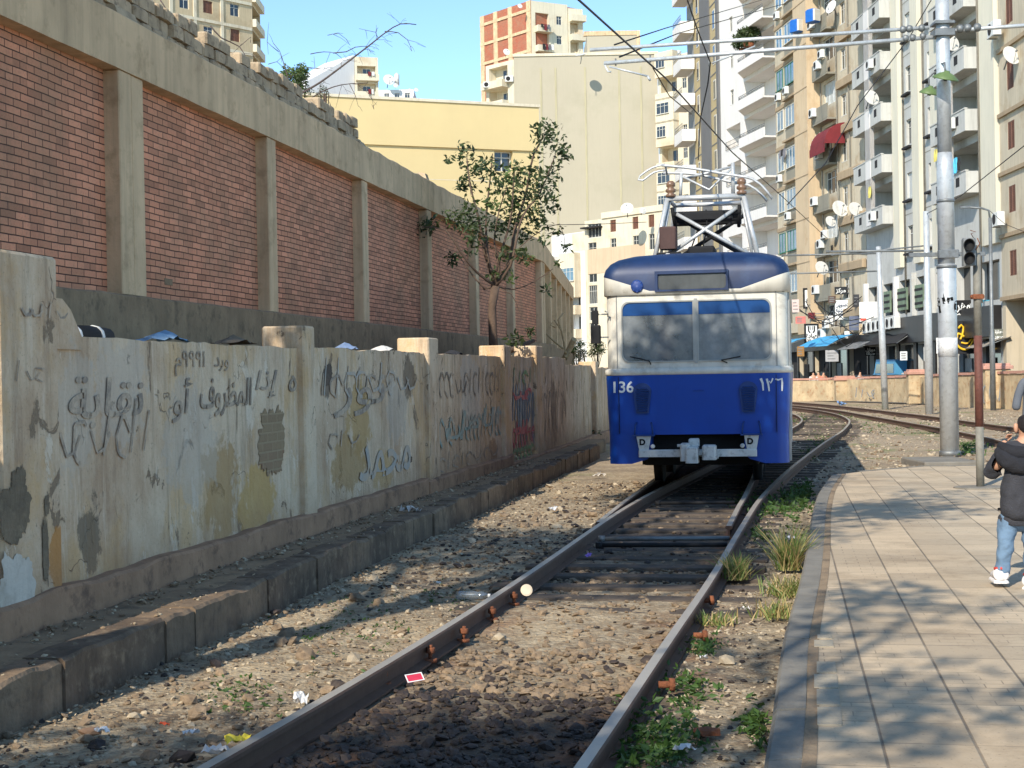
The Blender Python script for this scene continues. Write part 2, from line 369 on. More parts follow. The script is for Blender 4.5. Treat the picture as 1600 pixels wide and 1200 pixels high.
def glass(name, tint, refl=.25, rough=.03, alpha=.55):
    g = NG(name); t = g.t; g.t.nodes.remove(g.b)
    tr = g.n('ShaderNodeBsdfTransparent'); tr.inputs[0].default_value = lin(tint)
    gl = g.n('ShaderNodeBsdfGlossy'); gl.inputs['Roughness'].default_value = rough; gl.inputs[0].default_value = (.9, .93, .95, 1)
    df = g.n('ShaderNodeBsdfDiffuse'); df.inputs[0].default_value = lin((186, 190, 190))
    a = g.n('ShaderNodeMixShader'); a.inputs[0].default_value = refl; g.link(tr.outputs[0], a.inputs[1]); g.link(gl.outputs[0], a.inputs[2])
    b = g.n('ShaderNodeMixShader'); g.link(g.ramp(g.noise(1.6, 8, .7), .35, .7, alpha * .35, alpha), b.inputs[0]); g.link(a.outputs[0], b.inputs[1]); g.link(df.outputs[0], b.inputs[2])
    g.link(b.outputs[0], t.nodes['Material Output'].inputs[0]); return g.m
MT['tglass'] = glass('tram_windscreen_glass', (150, 165, 175), .22, .04, .46)
MT['tint'] = simple('blue_sun_strip', (24, 66, 118), .25, 0, .2, 2, 0)
MT['tglass2'] = glass('reflection_haze_glass', (160, 175, 185), .24, .04, .62)  # right pane: paler diffuse haze painted in for its reflection
def pane(name, rgb, rough=.12):
    g = NG(name); c = lin(rgb)
    return g.out(g.mix(g.noise(.9, 3), mul(c, .5), mul(c, 1.5)), rough, 0, None, .8)
MT['pane'] = pane('dark_window_glass', (52, 58, 62)); MT['paneb'] = pane('blue_window_glass', (96, 124, 140))
MT['shopglass'] = pane('shop_glass', (30, 32, 34))
MT['shut'] = simple('brown_shutter', (120, 80, 62), .7, 0, .15, 3, .3, 30)
MT['shutg'] = simple('green_shutter', (46, 108, 88), .6, 0, .15, 3, .3, 30)
MT['shutw'] = simple('white_shutter', (214, 214, 208), .6, 0, .06, 3, .2, 30)
MT['shutb'] = simple('blue_shutter', (60, 100, 160), .6, 0, .12, 3, .2, 30)
MT['wf'] = simple('white_window_frame', (206, 202, 190), .6, 0, .06, 3, 0)
MT['ac'] = simple('ac_casing', (214, 212, 204), .55, 0, .08, 4, 0, 20, .2)
def leafm(name, a, b):
    g = NG(name); r = g.n('ShaderNodeObjectInfo')
    c = g.mix(g.ramp(g.noise(3.0, 2), .3, .7), lin(a), lin(b))
    g.link(g.mix(.5, c, c), g.b.inputs['Base Color'])
    m = g.out(c, .55); g.b.inputs['Subsurface Weight'].default_value = 0
    # thin leaves let some light through
    tl = g.n('ShaderNodeBsdfTranslucent'); g.link(c, tl.inputs[0]); mx = g.n('ShaderNodeMixShader'); mx.inputs[0].default_value = .3
    g.link(g.b.outputs[0], mx.inputs[1]); g.link(tl.outputs[0], mx.inputs[2]); g.link(mx.outputs[0], g.t.nodes['Material Output'].inputs[0])
    return m
MT['leaf'] = leafm('tree_leaf', (38, 54, 28), (84, 98, 52)); MT['leafl'] = leafm('fresh_leaf', (74, 98, 44), (118, 136, 74))
MT['grass'] = leafm('grass_blade', (86, 116, 50), (150, 160, 92)); MT['straw'] = leafm('dry_blade', (176, 150, 96), (206, 186, 130))
MT['weed'] = leafm('low_weed', (52, 82, 34), (88, 116, 52))
MT['bark'] = simple('bark', (96, 78, 64), .95, 0, .25, 6, .6, 30)
MT['twig'] = simple('dead_twig', (84, 72, 66), .95, 0, .2, 6, .2, 30)
MT['drytwig'] = simple('pale_dry_branch', (172, 146, 108), .95, 0, .2, 6, .2, 30)
# ================================================================ GROUND
def hgt(x, y):
    z = .035 * noise.noise(Vector((x * .5, y * .5, 0))) + .018 * noise.noise(Vector((x * 2.3, y * 2.3, 3)))
    if y < 40: z += .012 * noise.noise(Vector((x * 7, y * 7, 9)))
    return z - .02
def axis(pts):
    out = []
    for (a, b, st) in pts:
        n = max(1, int(round((b - a) / st)))
        out += [a + (b - a) * i / n for i in range(n)]
    return out + [pts[-1][1]]
def make_ground():
    xs = axis([(-900, -60, 60), (-60, -8, 4), (-8, -4.2, .3), (-4.2, 6, .075), (6, 20, .35), (20, 60, 4), (60, 900, 60)])
    ys = axis([(-60, 3, 4), (3, 12, .075), (12, 24, .12), (24, 60, .5), (60, 100, 3), (100, 1500, 70)])
    m = MB(); m.smooth = True
    for y in ys:
        for x in xs: m.v.append((x, y, hgt(x, y) if -8 < x < 25 and 2 < y < 95 else -.02))
    nx = len(xs)
    for j in range(len(ys) - 1):
        for i in range(nx - 1): m.face((j * nx + i, j * nx + i + 1, (j + 1) * nx + i + 1, (j + 1) * nx + i))
    return m.build('ground', MT['ground'], fix=False)
tag(make_ground(), kind='structure')

# ================================================================ RAILS
def smooth(pts, st=.35):
    P = [Vector(p) for p in pts]; out = []
    for i in range(len(P) - 1):
        p0 = P[max(i - 1, 0)]; p1 = P[i]; p2 = P[i + 1]; p3 = P[min(i + 2, len(P) - 1)]
        n = max(1, int((p2 - p1).length / st))
        for k in range(n):
            t = k / n
            out.append(.5 * ((2 * p1) + (p2 - p0) * t + (2 * p0 - 5 * p1 + 4 * p2 - p3) * t * t + (-p0 + 3 * p1 - 3 * p2 + p3) * t ** 3))
    return out + [P[-1]]
RT = .13
def gp(lst, z=RT): return [G(x, y, z) for x, y in lst]
def fit_smooth(P, it=2):
    P = [p.copy() for p in P]
    for _ in range(it):
        P = [P[0]] + [(P[i - 1] + 2 * P[i] + P[i + 1]) / 4 for i in range(1, len(P) - 1)] + [P[-1]]
    return P
def rail(name, P, label, group, top=RT):
    prof = [(-.036, 0), (-.036, -.026), (-.012, -.038), (-.009, -.11), (-.062, -.124), (-.062, -.138), (.062, -.138), (.062, -.124), (.009, -.11), (.012, -.038), (.036, -.026), (.036, 0), (.028, .004), (-.028, .004)]
    prof[0] = (-.036, -.006); prof[11] = (.036, -.006)
    m = MB(); n = len(prof)
    for i, p in enumerate(P):
        d = (P[min(i + 1, len(P) - 1)] - P[max(i - 1, 0)]).normalized(); a = Vector((d.y, -d.x, 0))
        for q, z in prof: m.v.append(tuple(Vector((p.x, p.y, top + z)) + a * q))
    for i in range(len(P) - 1):
        for k in range(n):
            j = (k + 1) % n; m.face((i * n + k, i * n + j, (i + 1) * n + j, (i + 1) * n + k))
    m.face(range(n)); m.face([(len(P) - 1) * n + n - 1 - k for k in range(n)])
    return tag(m.build(name, MT['rail']), label, 'rail', group)
L1 = gp([(349, 1185), (495, 1104), (600, 1042), (712, 971), (825, 904), (915, 833), (975, 790), (1030, 763), (1095, 734)])
R1 = gp([(912, 1194), (965, 1119), (1012, 1047), (1059, 981), (1090, 934), (1115, 903), (1150, 836), (1191, 770), (1221, 742), (1285, 692), (1320, 670), (1342, 655)])
def ext(P, L):
    d = (P[0] - P[1]).normalized(); return [P[0] + d * L] + P
R1e = [Vector((12.6, 58, RT)), Vector((12.9, 66, RT)), Vector((12.2, 76, RT)), Vector((9.5, 86, RT))]
RR = smooth(fit_smooth(ext(R1, 3) + R1e, 1))
# the curving route: left rail offset from the right one
def offset(P, d):
    out = []
    for i, p in enumerate(P):
        t = (P[min(i + 1, len(P) - 1)] - P[max(i - 1, 0)]).normalized(); out.append(p + Vector((-t.y, t.x, 0)) * d)
    return out
LL0 = offset(RR, 1.5)
LL = smooth(fit_smooth(ext(L1, 3), 1))
yj = LL[-1].y
tail = [p for p in LL0 if p.y > yj + 4]
LLs = smooth(fit_smooth([p for i, p in enumerate(LL) if i % 4 == 0] + [p for i, p in enumerate(tail) if i % 4 == 0], 3))
rail('rail', LLs, 'left running rail of the near track, polished on top and curving away beneath the tram', 'rails of the near track')
rail('rail', RR, 'right running rail of the near track, sweeping past the tram towards the far curve', 'rails of the near track')
HD = math.atan((1245 - 800) / F)     # heading of the straight route and of the tram
HV = Vector((math.sin(HD), math.cos(HD), 0)); HN = Vector((math.cos(HD), -math.sin(HD), 0))
TC = (G(996, 773, RT) + G(1174, 773, RT)) / 2 + Vector((0, .3, 0)); TC.z = RT
sl = [G(938, 816, RT) + Vector((-.02, 0, 0)), TC - HN * .76 - HV * 1.5, TC - HN * .75 + HV * 2] + [TC - HN * .75 + HV * k for k in (12, 25, 40)]
sr = [G(1146, 822, RT) + Vector((-.05, 0, 0)), TC + HN * .72 - HV * 2.2, TC + HN * .75 + HV * 1] + [TC + HN * .75 + HV * k for k in (12, 25, 40)]
rail('rail', smooth(sl), 'left switch rail of the straight route, just ahead of the tram', 'rails of the straight route')
rail('rail', smooth(sr), 'right switch rail of the straight route, close inside the running rail', 'rails of the straight route')
FI = gp([(1600, 706), (1537, 687), (1467, 672), (1400, 660), (1352, 652)])
FI = [Vector((p.x + .35, p.y, p.z)) for p in FI]
FIs = smooth(fit_smooth(ext(FI, 16) + [Vector((13.6, 62, RT)), Vector((13.9, 72, RT)), Vector((12.6, 84, RT))], 1), .6)
FO = gp([(1600, 670), (1537, 662), (1467, 651), (1400, 644), (1335, 637)])
FOs = smooth(fit_smooth(ext(FO, 18) + [Vector((15.5, 72, RT)), Vector((14.6, 82, RT))], 1), .6)
rail('rail', FIs, 'nearer rail of the second track, running behind the thick silver pole', 'rails of the second track')
rail('rail', FOs, 'farther rail of the second track, closest to the low stained street wall', 'rails of the second track')
# sleepers
def sleeper_mesh(L, hh=.12, ww=.24):
    m = MB(); m.bbox(-L / 2, L / 2, -ww / 2, ww / 2, -hh, 0, .012)
    return m.mesh('sleeper')
SLM = [sleeper_mesh(2.3), sleeper_mesh(2.2), sleeper_mesh(1.9, .1, .09)]
for me in SLM: me.materials.append(MT['sleeper'])
def at_y(P, y):
    for i in range(len(P) - 1):
        if P[i].y <= y <= P[i + 1].y:
            t = (y - P[i].y) / (P[i + 1].y - P[i].y); return P[i].lerp(P[i + 1], t), (P[i + 1] - P[i]).normalized()
    return P[-1], Vector((0, 1, 0))
k = 0; y = 10.9
while y < 60:
    r, t = at_y(RR, y); n = Vector((-t.y, t.x, 0)); c = r + n * .75
    wide = 12.5 < y < 19.5
    o = ob('sleeper', SLM[1 if wide else 0], None, (c.x, c.y, RT - (.128 if wide else .13)), math.atan2(-n.y, -n.x) + random.uniform(-.01, .01))
    tag(o, '%s timber sleeper from the camera, between the near rails' % ['nearest', 'second', 'third', 'fourth', 'fifth', 'sixth', 'seventh', 'eighth', 'ninth', 'tenth', 'eleventh', 'twelfth', 'thirteenth', 'fourteenth', 'fifteenth', 'sixteenth', 'seventeenth'][k] if y < 19 else 'weathered timber sleeper of the curve, half buried in dirt beyond the tram', 'sleeper', 'sleepers of the near track')
    k += 1; y += .62 if y < 30 else .8
# thin dark tie bars of the switch
for i, (xa, xb, yy) in enumerate([(940, 1140, 842), (936, 1136, 852), (1028, 1148, 786)]):
    a = G(xa, yy, .1); b = G(xb, yy - 1, .1); m = MB(); m.tube([a, b], .022, 8); m.tube([a + Vector((0, 0, .03)), a - Vector((0, 0, .03))], .04, 6)
    tag(m.build('tie_bar', MT['galvd' if i == 0 else 'black']), ['bright steel tie bar across the switch, nearest the camera but one', 'black tie bar across the switch, nearest the camera', 'thin tie bar across the switch close to the tram'][i], 'tie bar')
# point blades' chair blocks beside left rail
m = MB()
bm_ = []
for i, (px, py) in enumerate([(600, 1072), (672, 1034), (724, 1003), (769, 970), (803, 946)]):
    p = G(px, py, 0.0); m = MB(); m.lathe([(.013, 0), (.013, .1), (.011, .105)], 8); m.lathe([(.028, .055), (.03, .06), (.03, .085), (.026, .09)], 6); m.lathe([(.045, .0), (.045, .02)], 8)
    o = m.build('rail_bolt', MT['rust']); o.location = (p.x, p.y, .0); o.rotation_euler = (random.uniform(-.1, .1), random.uniform(-.1, .1), i)
    tag(o, ['stubby rusty bolt standing beside the left rail, nearest the camera', 'rusty bolt beside the left rail, next to the red card', 'tallest rusty bolt beside the left rail, third from the camera', 'rusty bolt beside the left rail, fourth from the camera', 'rusty bolt beside the left rail, nearest the round cream lid'][i], 'bolt', 'rusty rail bolts')
for i, (px, py) in enumerate([(1109, 944), (1098, 1000), (1046, 1078)]):
    p = G(px, py, 0.03); m = MB()
    m.tube([p + Vector((-.06, 0, .03)), p + Vector((.03, 0, .03))], .02, 8); m.tube([p + Vector((.0, 0, .03)), p + Vector((.03, 0, .03))], .038, 6)
    tag(m.build('rail_fastener', MT['rust']), ['large round rusty nut on the outside of the right rail, near the grass tuft', 'rusty clamp bolt against the right rail by the low weeds', 'rusty clamp bolt against the right rail, nearest the camera'][i], 'bolt', 'fasteners on the right rail')

# ================================================================ STONES AND RUBBLE
def rock_variants(n=10):
    import bmesh
    out = []
    for k in range(n):
        bm = bmesh.new(); bmesh.ops.create_icosphere(bm, subdivisions=1, radius=1)
        sc = Vector((random.uniform(.7, 1.3), random.uniform(.6, 1.1), random.uniform(.28, .65)))
        V_ = []
        for v in bm.verts:
            d = 1 + .55 * noise.noise(v.co * 1.6 + Vector((k * 9, 0, 0)))
            V_.append(Vector((v.co.x * sc.x * d, v.co.y * sc.y * d, v.co.z * sc.z * d)))
        Fs = [tuple(v.index for v in f.verts) for f in bm.faces]; bm.free(); out.append((V_, Fs))
    return out
ROCKS = rock_variants()
def scatter_rocks(name, pts, m_, label):
    mb = MB()
    for (x, y, z, s) in pts:
        V_, Fs = random.choice(ROCKS); b = len(mb.v)
        M = Euler((random.uniform(-.5, .5), random.uniform(-.5, .5), random.uniform(0, 6.28))).to_matrix() * s
        for v in V_: q = M @ v; mb.v.append((x + q.x, y + q.y, z + q.z))
        for f in Fs: mb.face([b + i for i in f])
    return tag(mb.build(name, m_, fix=False), label, name.replace('_', ' '), None, 'stuff')
def between(y):
    r, t = at_y(RR, y); l, _ = at_y(LLs, y); return l.x, r.x
dark, brown, light = [], [], []
for i in range(5200):                                        # between the rails
    y = 5.0 + 8.5 * random.random() ** 1.4; l, r = between(y); x = random.uniform(l + .08, r - .08)
    if 9.6 < y < 12.6 and random.random() < .8: continue
    s = random.choice((.012, .018, .022, .028, .034)) * random.uniform(.7, 1.3)
    (dark if (y < 8.3 + .8 * noise.noise(Vector((x, y, 0))) or random.random() < .12) else brown).append((x, y, hgt(x, y) + s * .3, s))
for i in range(8500):                                        # left verge
    y = 4.6 + 20 * random.random() ** 1.6; l, r = between(y)
    e = -3.95 / math.cos(TH) + y * math.tan(TH); x = e + (l - .05 - e) * random.random()
    s = random.choice((.006, .008, .011, .015, .021)) * random.uniform(.6, 1.4)
    if random.random() < .02: s = random.uniform(.04, .07)
    (dark if random.random() < .12 + .3 * (y < 6.8) else (light if random.random() < .35 else brown)).append((x, y, hgt(x, y) + s * .25, s))
for i in range(3600):                                        # right verge between rail and platform
    y = 5.6 + 15 * random.random() ** 1.3; l, r = between(y); x = r + .08 + random.random() * 1.0
    s = random.choice((.006, .009, .013, .018)) * random.uniform(.6, 1.4)
    (dark if random.random() < .3 else light).append((x, y, hgt(x, y) + s * .3, s))
for i in range(5200):                                        # beyond the platform and around the far tracks
    y = 22.5 + 55 * random.random() ** 1.5; x = y * random.uniform(.19, .37)
    s = random.choice((.014, .02, .03, .045)) * random.uniform(.6, 1.4)
    (brown if random.random() < .45 else light).append((x, y, hgt(x, y) + s * .2, s))
for i in range(1700):                                        # crumbs on the narrow pavement and at the kerb foot
    y_ = random.uniform(5, 26); D_ = random.choice((random.uniform(3.98, 4.5), random.uniform(4.3, 4.52), 3.86 - abs(random.gauss(0, .06)))); p_ = U * y_ - V * D_; s = random.choice((.006, .01, .014, .02)) * random.uniform(.6, 1.5)
    (brown if random.random() < .6 else light).append((p_.x, p_.y, (.268 if D_ > 3.9 else .0) + s * .3, s))
for i in range(1500):                                        # switch area
    y = random.uniform(12.5, 24); l, r = between(y); x = random.uniform(l - 1.6, r + .3); s = random.choice((.015, .022, .03)) * random.uniform(.6, 1.4)
    (dark if random.random() < .5 else brown).append((x, y, hgt(x, y) + s * .3, s))
scatter_rocks('dark_ballast', dark, MT['rockd'], 'dark oily ballast stones between the near rails')
scatter_rocks('brown_ballast', brown, MT['rockm'], 'brown gravel stones scattered over the track bed')
scatter_rocks('pale_rubble', light, MT['rock'], 'pale rubble chips scattered along both verges')
# single larger stones
for i, (px, py, s, m_, lb) in enumerate([(145, 1150, .07, 'plinth', 'mauve brown stone in the rubble at the bottom left'), (1102, 1152, .085, 'rust', 'large rust brown stone among the weeds beside the right rail'),
        (1134, 1036, .06, 'rock', 'grey pointed stone beside the right rail near the kerb'), (957, 787, .06, 'rock', 'pale stone outside the left rail by the switch'),
        (780, 1000, .05, 'rock', 'flat cream stone lying between the rails'), (430, 960, .06, 'rockd', 'dark flat stone left of the sunlit verge')]):
    p = G(px, py, 0); V_, Fs = ROCKS[i % len(ROCKS)]; m = MB(); m.v = [tuple(v * s) for v in V_]
    for f in Fs: m.face(f)
    o = m.build('stone', MT[m_]); o.location = (p.x, p.y, s * .35); o.rotation_euler = (0, 0, i * 1.3); tag(o, lb, 'stone')

# ================================================================ STREET-FRAME (left walls)
def wobj(o): o.rotation_euler = (0, 0, -TH); return o
def wroot(name, label, cat): e = empty(name, (0, 0, 0), -TH, label, cat); return e
def wav(a, n, amp, seed): return [a + amp * noise.noise(Vector((i * .7, seed, 0))) for i in range(n)]
def strip_box(mb, s0, s1, x0, x1, z0, z1, step=.35, amp=.015, seed=0, roughen=True):
    """long box along local y with slightly worn, uneven top and front edges (x1 = street side)"""
    n = max(2, int((s1 - s0) / step)); b = len(mb.v)
    for i in range(n + 1):
        y = s0 + (s1 - s0) * i / n
        f = amp * noise.noise(Vector((y * 1.9, seed, 1))) + .5 * amp * noise.noise(Vector((y * 6, seed, 5)))
        g = amp * noise.noise(Vector((y * 1.7, seed, 8)))
        mb.v += [(x0, y, z0), (x1 + g, y, z0), (x1 + g * .7, y, z1 - .02 + f), (x1 - .025 + f, y, z1 + f), (x0, y, z1 + f * .6)]
    for i in range(n):
        for k in range(5):
            j = (k + 1) % 5; mb.face((b + i * 5 + k, b + i * 5 + j, b + (i + 1) * 5 + j, b + (i + 1) * 5 + k))
    mb.face([b + k for k in range(5)]); mb.face([b + n * 5 + 4 - k for k in range(5)])
DK, DP, DW, DB = 3.9, 4.52, 4.64, 6.6
# sidewalk strip behind kerb
m = MB(); strip_box(m, 2, 34, -DW - .3, -DK - .2, -.1, .262, .25, .02, 3); tag(wobj(m.build('narrow_pavement', MT['dconcrete'])), kind='structure')
# kerb of alternating stones
s = 2.0; i = 0
mk = MB()
while s < 31:
    Lk = random.uniform(.34, .95); mk.mat(MT['kerbdark' if random.random() < .6 else 'kerblight'])
    dz = random.uniform(-.012, .012); dx = random.uniform(-.012, .012)
    strip_box(mk, s + .003, s + Lk - .003, -DK - .24, -DK + dx, -.1, .272 + dz, .05, .03, i * .37)
    s += Lk; i += 1
tag(wobj(mk.build('kerb')), kind='structure')
# --- lower graffiti wall
gw = wroot('boundary_wall', 'long weathered plaster boundary wall covered in faded Arabic graffiti on the left', 'wall')
m = MB(); strip_box(m, 2, 18.5, -DW - .1, -DP, .2, .47, .3, .035, 11); m.build('plinth', MT['plinth'], gw)
m = MB(); strip_box(m, 18.5, 24.5, -DW - .1, -DP, .2, .44, .3, .03, 12); m.build('plinth', MT['plinth'], gw)
def wall_panel(s0, s1, z0, z1, x=-DW, th=.2, seed=1, m_='plaster', top=.03):
    mb = MB(); n = max(2, int((s1 - s0) / .12)); b = 0; nz = 10
    for i in range(n + 1):
        y = s0 + (s1 - s0) * i / n; zt = z1 + top * noise.noise(Vector((y * 1.3, seed, 0))) + top * .5 * noise.noise(Vector((y * 7, seed, 3)))
        for k in range(nz + 1):
            z = z0 + (zt - z0) * k / nz
            mb.v.append((x + .006 * noise.noise(Vector((y * .9, z * 1.2, seed))) + .003 * noise.noise(Vector((y * 5, z * 5, seed))), y, z))
        mb.v.append((x - th, y, zt - .01)); mb.v.append((x - th, y, z0))
    w_ = nz + 3
    for i in range(n):
        for k in range(w_ - 1): mb.face((i * w_ + k, (i + 1) * w_ + k, (i + 1) * w_ + k + 1, i * w_ + k + 1))
    mb.face(range(w_)); mb.face([n * w_ + w_ - 1 - k for k in range(w_)])
    return mb.build('wall_panel', MT[m_], gw)
def WSs(px, py=600, D=DW): return WS(px, py, D)[0]
posts = []
def wall_post(s0, s1, z1, x1=-DW + .07, x0=-DW - .36):
    m = MB(); m.bbox(x0, x1, s0, s1, .25, z1, .018); o = m.build('post', MT['plaster'], gw); posts.append((s0, s1)); return o
DF = DW - .07
P0 = (WSs(2, 700, DF), WSs(95, 700, DF)); P1 = (WSs(478, 700, DF), WSs(495, 700, DF)); P2 = (WSs(672, 650, DF), WSs(687, 650, DF))
P3 = (WSs(789, 620, DF), WSs(800, 620, DF)); P4 = (WSs(839, 600, DF), WSs(849, 600, DF))
# big near pillar with its stepped shoulder
m = MB(); m.bbox(-DW - .42, -DF, P0[0], P0[1], .25, 2.585, .02); m.build('post', MT['plaster'], gw)
m = MB(); sA = P0[1]; sB = WSs(125, 530, DW)
m.prism([(sA - .02, 2.0), (sA - .02, 2.33), (sA + (sB - sA) * .35, 2.33), (sA + (sB - sA) * .62, 2.26), (sB, 2.07), (sB, 2.0)], 'x', -DW - .15, -DW + .022); m.build('shoulder', MT['plaster'], gw)
wall_panel(2.0, P0[0], .38, 1.2, seed=9); wall_panel(P0[1], P1[0], .38, 2.085, seed=1)
wall_post(*P1, 2.30); wall_panel(P1[1], P2[0], .38, 2.10, seed=2)
wall_post(*P2, 2.30); wall_panel(P2[1], P3[0], .38, 2.10, seed=3)
wall_post(*P3, 2.29); wall_panel(P3[1], P4[0], .38, 2.12, seed=4)
wall_post(*P4, 2.34); s5 = WSs(884, 600); wall_panel(P4[1], s5, .3, 2.14, seed=5)
s6 = WSs(927, 600); wall_panel(s5, s6, .1, 2.0, x=-DW - .05, seed=6); wall_post(s6, s6 + .5, 2.1); wall_panel(s6 + .5, s6 + 16, .1, 1.95, seed=7)
m = MB(); strip_box(m, 24.5, s6 + 16, -DW - .1, -DP, .0, .3, .4, .03, 14); m.build('plinth', MT['plinth'], gw)

# ---- raised bank behind the boundary wall
m = MB(); n = 120
for i in range(n + 1):
    y = 2 + 66 * i / n
    for x in (-DW - .2, -5.2, -5.9, -6.7): m.v.append((x, y, (1.98 if y < s6 else 1.8) + .07 * noise.noise(Vector((x * 2, y * 1.2, 0)))))
for i in range(n):
    for k in range(3): m.face((i * 4 + k, i * 4 + k + 1, (i + 1) * 4 + k + 1, (i + 1) * 4 + k))
m.smooth = True; tag(wobj(m.build('earth_bank', MT['ground'], fix=False)), kind='structure')

# --- brick and concrete retaining wall
bw = wroot('brick_wall', 'tall wall of salmon brick panels framed by tan concrete columns and beam', 'wall')
ZB0, ZB1, ZT = 2.68, 4.97, 5.55
m = MB(); strip_box(m, 1, 43, -DB - .5, -DB + .02, 1.6, ZB0, .5, .012, 21); m.build('base', MT['dconcrete'], bw)
def pil(px): return WSs(px, 300, DB)
# columns: (left edge px, right edge px of the front face)
cols = []
spc = None
k0 = 1 / (1225 - 192.); kk = .2775e-3
for k in range(-2, 7):
    inv = k0 + kk * k; pl = 1225 - 1 / inv
    s0 = WSs(pl, 450 - k * 10, DB); cols.append((s0, s0 + .34 * (1.0 if k != 0 else 1.75)))
cols_end = cols[-1]
for (a, b_) in cols:
    m = MB(); mid = (a + b_) / 2
    m.bbox(-DB - .35, -DB, a, mid - .006, ZB0 + .004, ZB1 - .004, .012); m.bbox(-DB - .35, -DB - .008, mid + .006, b_, ZB0 + .004, ZB1 - .004, .012); m.build('column', MT['concrete'], bw)
for (a, b_), (c, d_) in zip(cols[:-1], cols[1:]):
    m = MB(); m.box(-DB - .5, -DB - .17, b_ - .05, c + .05, ZB0 - .05, ZB1 + .05); m.build('brick_panel', MT['brick'], bw)
m = MB(); strip_box(m, 1, cols_end[1] + .12, -DB - .4, -DB + .012, ZB1, ZT, .3, .02, 23); m.build('beam', MT['concrete'], bw)
for (a, b_) in cols:                      # broken column stubs on the beam
    m = MB(); h = random.uniform(.06, .16)
    m.prism([(-DB - .22, ZT - .02), (-DB - .18, ZT + h), (-DB - .05, ZT + h * .8), (-DB - .01, ZT - .02)], 'y', a + .04, b_ + random.uniform(-.08, .05)); m.build('column_stub', MT['stone'], bw)
# rough limestone courses on the beam, from the near end up to the fourth column
send = WSs(577, 250, DB)
m = MB(); rng = random.Random(5)
for c in range(3):
    s = 3.0 + c * .13; z0 = ZT - .03 + c * .15
    lim = send - c * .12
    while s < lim:
        L = rng.uniform(.18, .42); h = .15 + rng.uniform(-.015, .01); dz = .03 * noise.noise(Vector((s * .5, 0, 0)))
        if not (c == 2 and rng.random() < .12):
            M = Matrix.Translation((0, 0, 0)) @ Matrix.Rotation(rng.uniform(-.03, .03), 4, 'X')
            x1 = -DB - .13 + rng.uniform(-.035, .035)
            M = Matrix.Translation((x1 - .12, s + L / 2, z0 + dz + h / 2)) @ Matrix.Rotation(rng.uniform(-.06, .06), 4, 'X') @ Matrix.Rotation(rng.uniform(-.08, .08), 4, 'Z')
            m.bbox(-.13, .13, -L / 2 + .008, L / 2 - .008, -h / 2, h / 2, .022, M)
        s += L
m.build('limestone_course', MT['stone'], bw)
# hole in the brick (broken block)
a = WS(264, 441, DB + .17)
m = MB(); m.bbox(-DB - .18, -DB - .164, a[0] - .13, a[0] + .1, a[1] - .035, a[1] + .04, .01); m.build('patch', MT['dconcrete'], bw)
a = WS(586, 470, DB + .3)
# --- second wing of the wall, bending away
C1 = Vector((U * (cols_end[1] + .1)) - V * (DB)); bd = math.atan((985 - 800) / F); BU = Vector((math.sin(bd), math.cos(bd), 0))
bw2 = empty('concrete_frame_wall', (C1.x, C1.y, 0), -bd, 'far wing of the concrete frame wall, bending away beyond the small tree', 'wall')
L2 = 22.0; sc2 = 1.0
m = MB(); strip_box(m, 0, L2, -.5, 0, .5, ZB0, .5, .01, 31); m.build('base', MT['dconcrete'], bw2)
m = MB(); strip_box(m, 0, L2, -.4, .01, ZB1, ZT, .4, .02, 33); m.build('beam', MT['concrete'], bw2)
for k in range(7):
    a = k * 3.5; m = MB(); m.bbox(-.35, 0, a, a + .45, ZB0 + .003, ZB1 - .003, .012); m.build('column', MT['concrete'], bw2)
m = MB(); m.box(-.5, -.3, 0, L2, ZB0, ZB1); m.build('infill_panel', MT['concrete'], bw2)

# ================================================================ PLATFORM (right)
edge = gp([(1193, 1197), (1209, 1112), (1215, 1047), (1220, 1007), (1235, 952), (1252, 905), (1262, 850), (1268, 800), (1276, 765), (1300, 741)], .2)
edge = smooth(fit_smooth(ext(edge, 4), 1), .3)
inner = [p + Vector((.155, .01, 0)) for p in edge]
back = [G(1340, 736.5, .2), G(1440, 728, .2), G(1600, 727, .2) + Vector((.4, 0, 0)), Vector((14, 23.6, .2))]
m = MB()
def to_w(p): return (p.dot(V), p.dot(U), p.z)
pts = inner + [p - Vector((0, .12, 0)) for p in back] + [Vector((14, -2, .2)), Vector((inner[0].x, -2, .2))]
b = len(pts); m.v = [to_w(p) for p in pts] + [to_w(Vector((p.x, p.y, -.1))) for p in pts]
m.face(range(b)); 
for i in range(b): j = (i + 1) % b; m.face((i, b + i, b + j, j))
tag(wobj(m.build('pavement', MT['paving'])), kind='structure')
m = MB()                                               # kerb stones
acc = 0; i = 0
while i < len(edge) - 1:
    j = min(i + 3, len(edge) - 1); dz = random.uniform(-.006, .006)
    for q in range(i, j):
        e0, e1, n0, n1 = edge[q], edge[q + 1], inner[q], inner[q + 1]
        if q == i: e0 = e0.lerp(e1, .04); n0 = n0.lerp(n1, .04)
        zt = .206 + dz
        b = len(m.v)
        for p, z in ((e0, -.05), (e0, zt - .02), (e0 + Vector((.02, 0, 0)), zt), (n0, zt), (n0, -.05), (e1, -.05), (e1, zt - .02), (e1 + Vector((.02, 0, 0)), zt), (n1, zt), (n1, -.05)): m.v.append((p.x, p.y, z))
        for k in range(4): m.face((b + k, b + k + 1, b + 6 + k, b + 5 + k))
        m.face((b, b + 1, b + 2, b + 3, b + 4)); m.face((b + 9, b + 8, b + 7, b + 6, b + 5))
    i = j
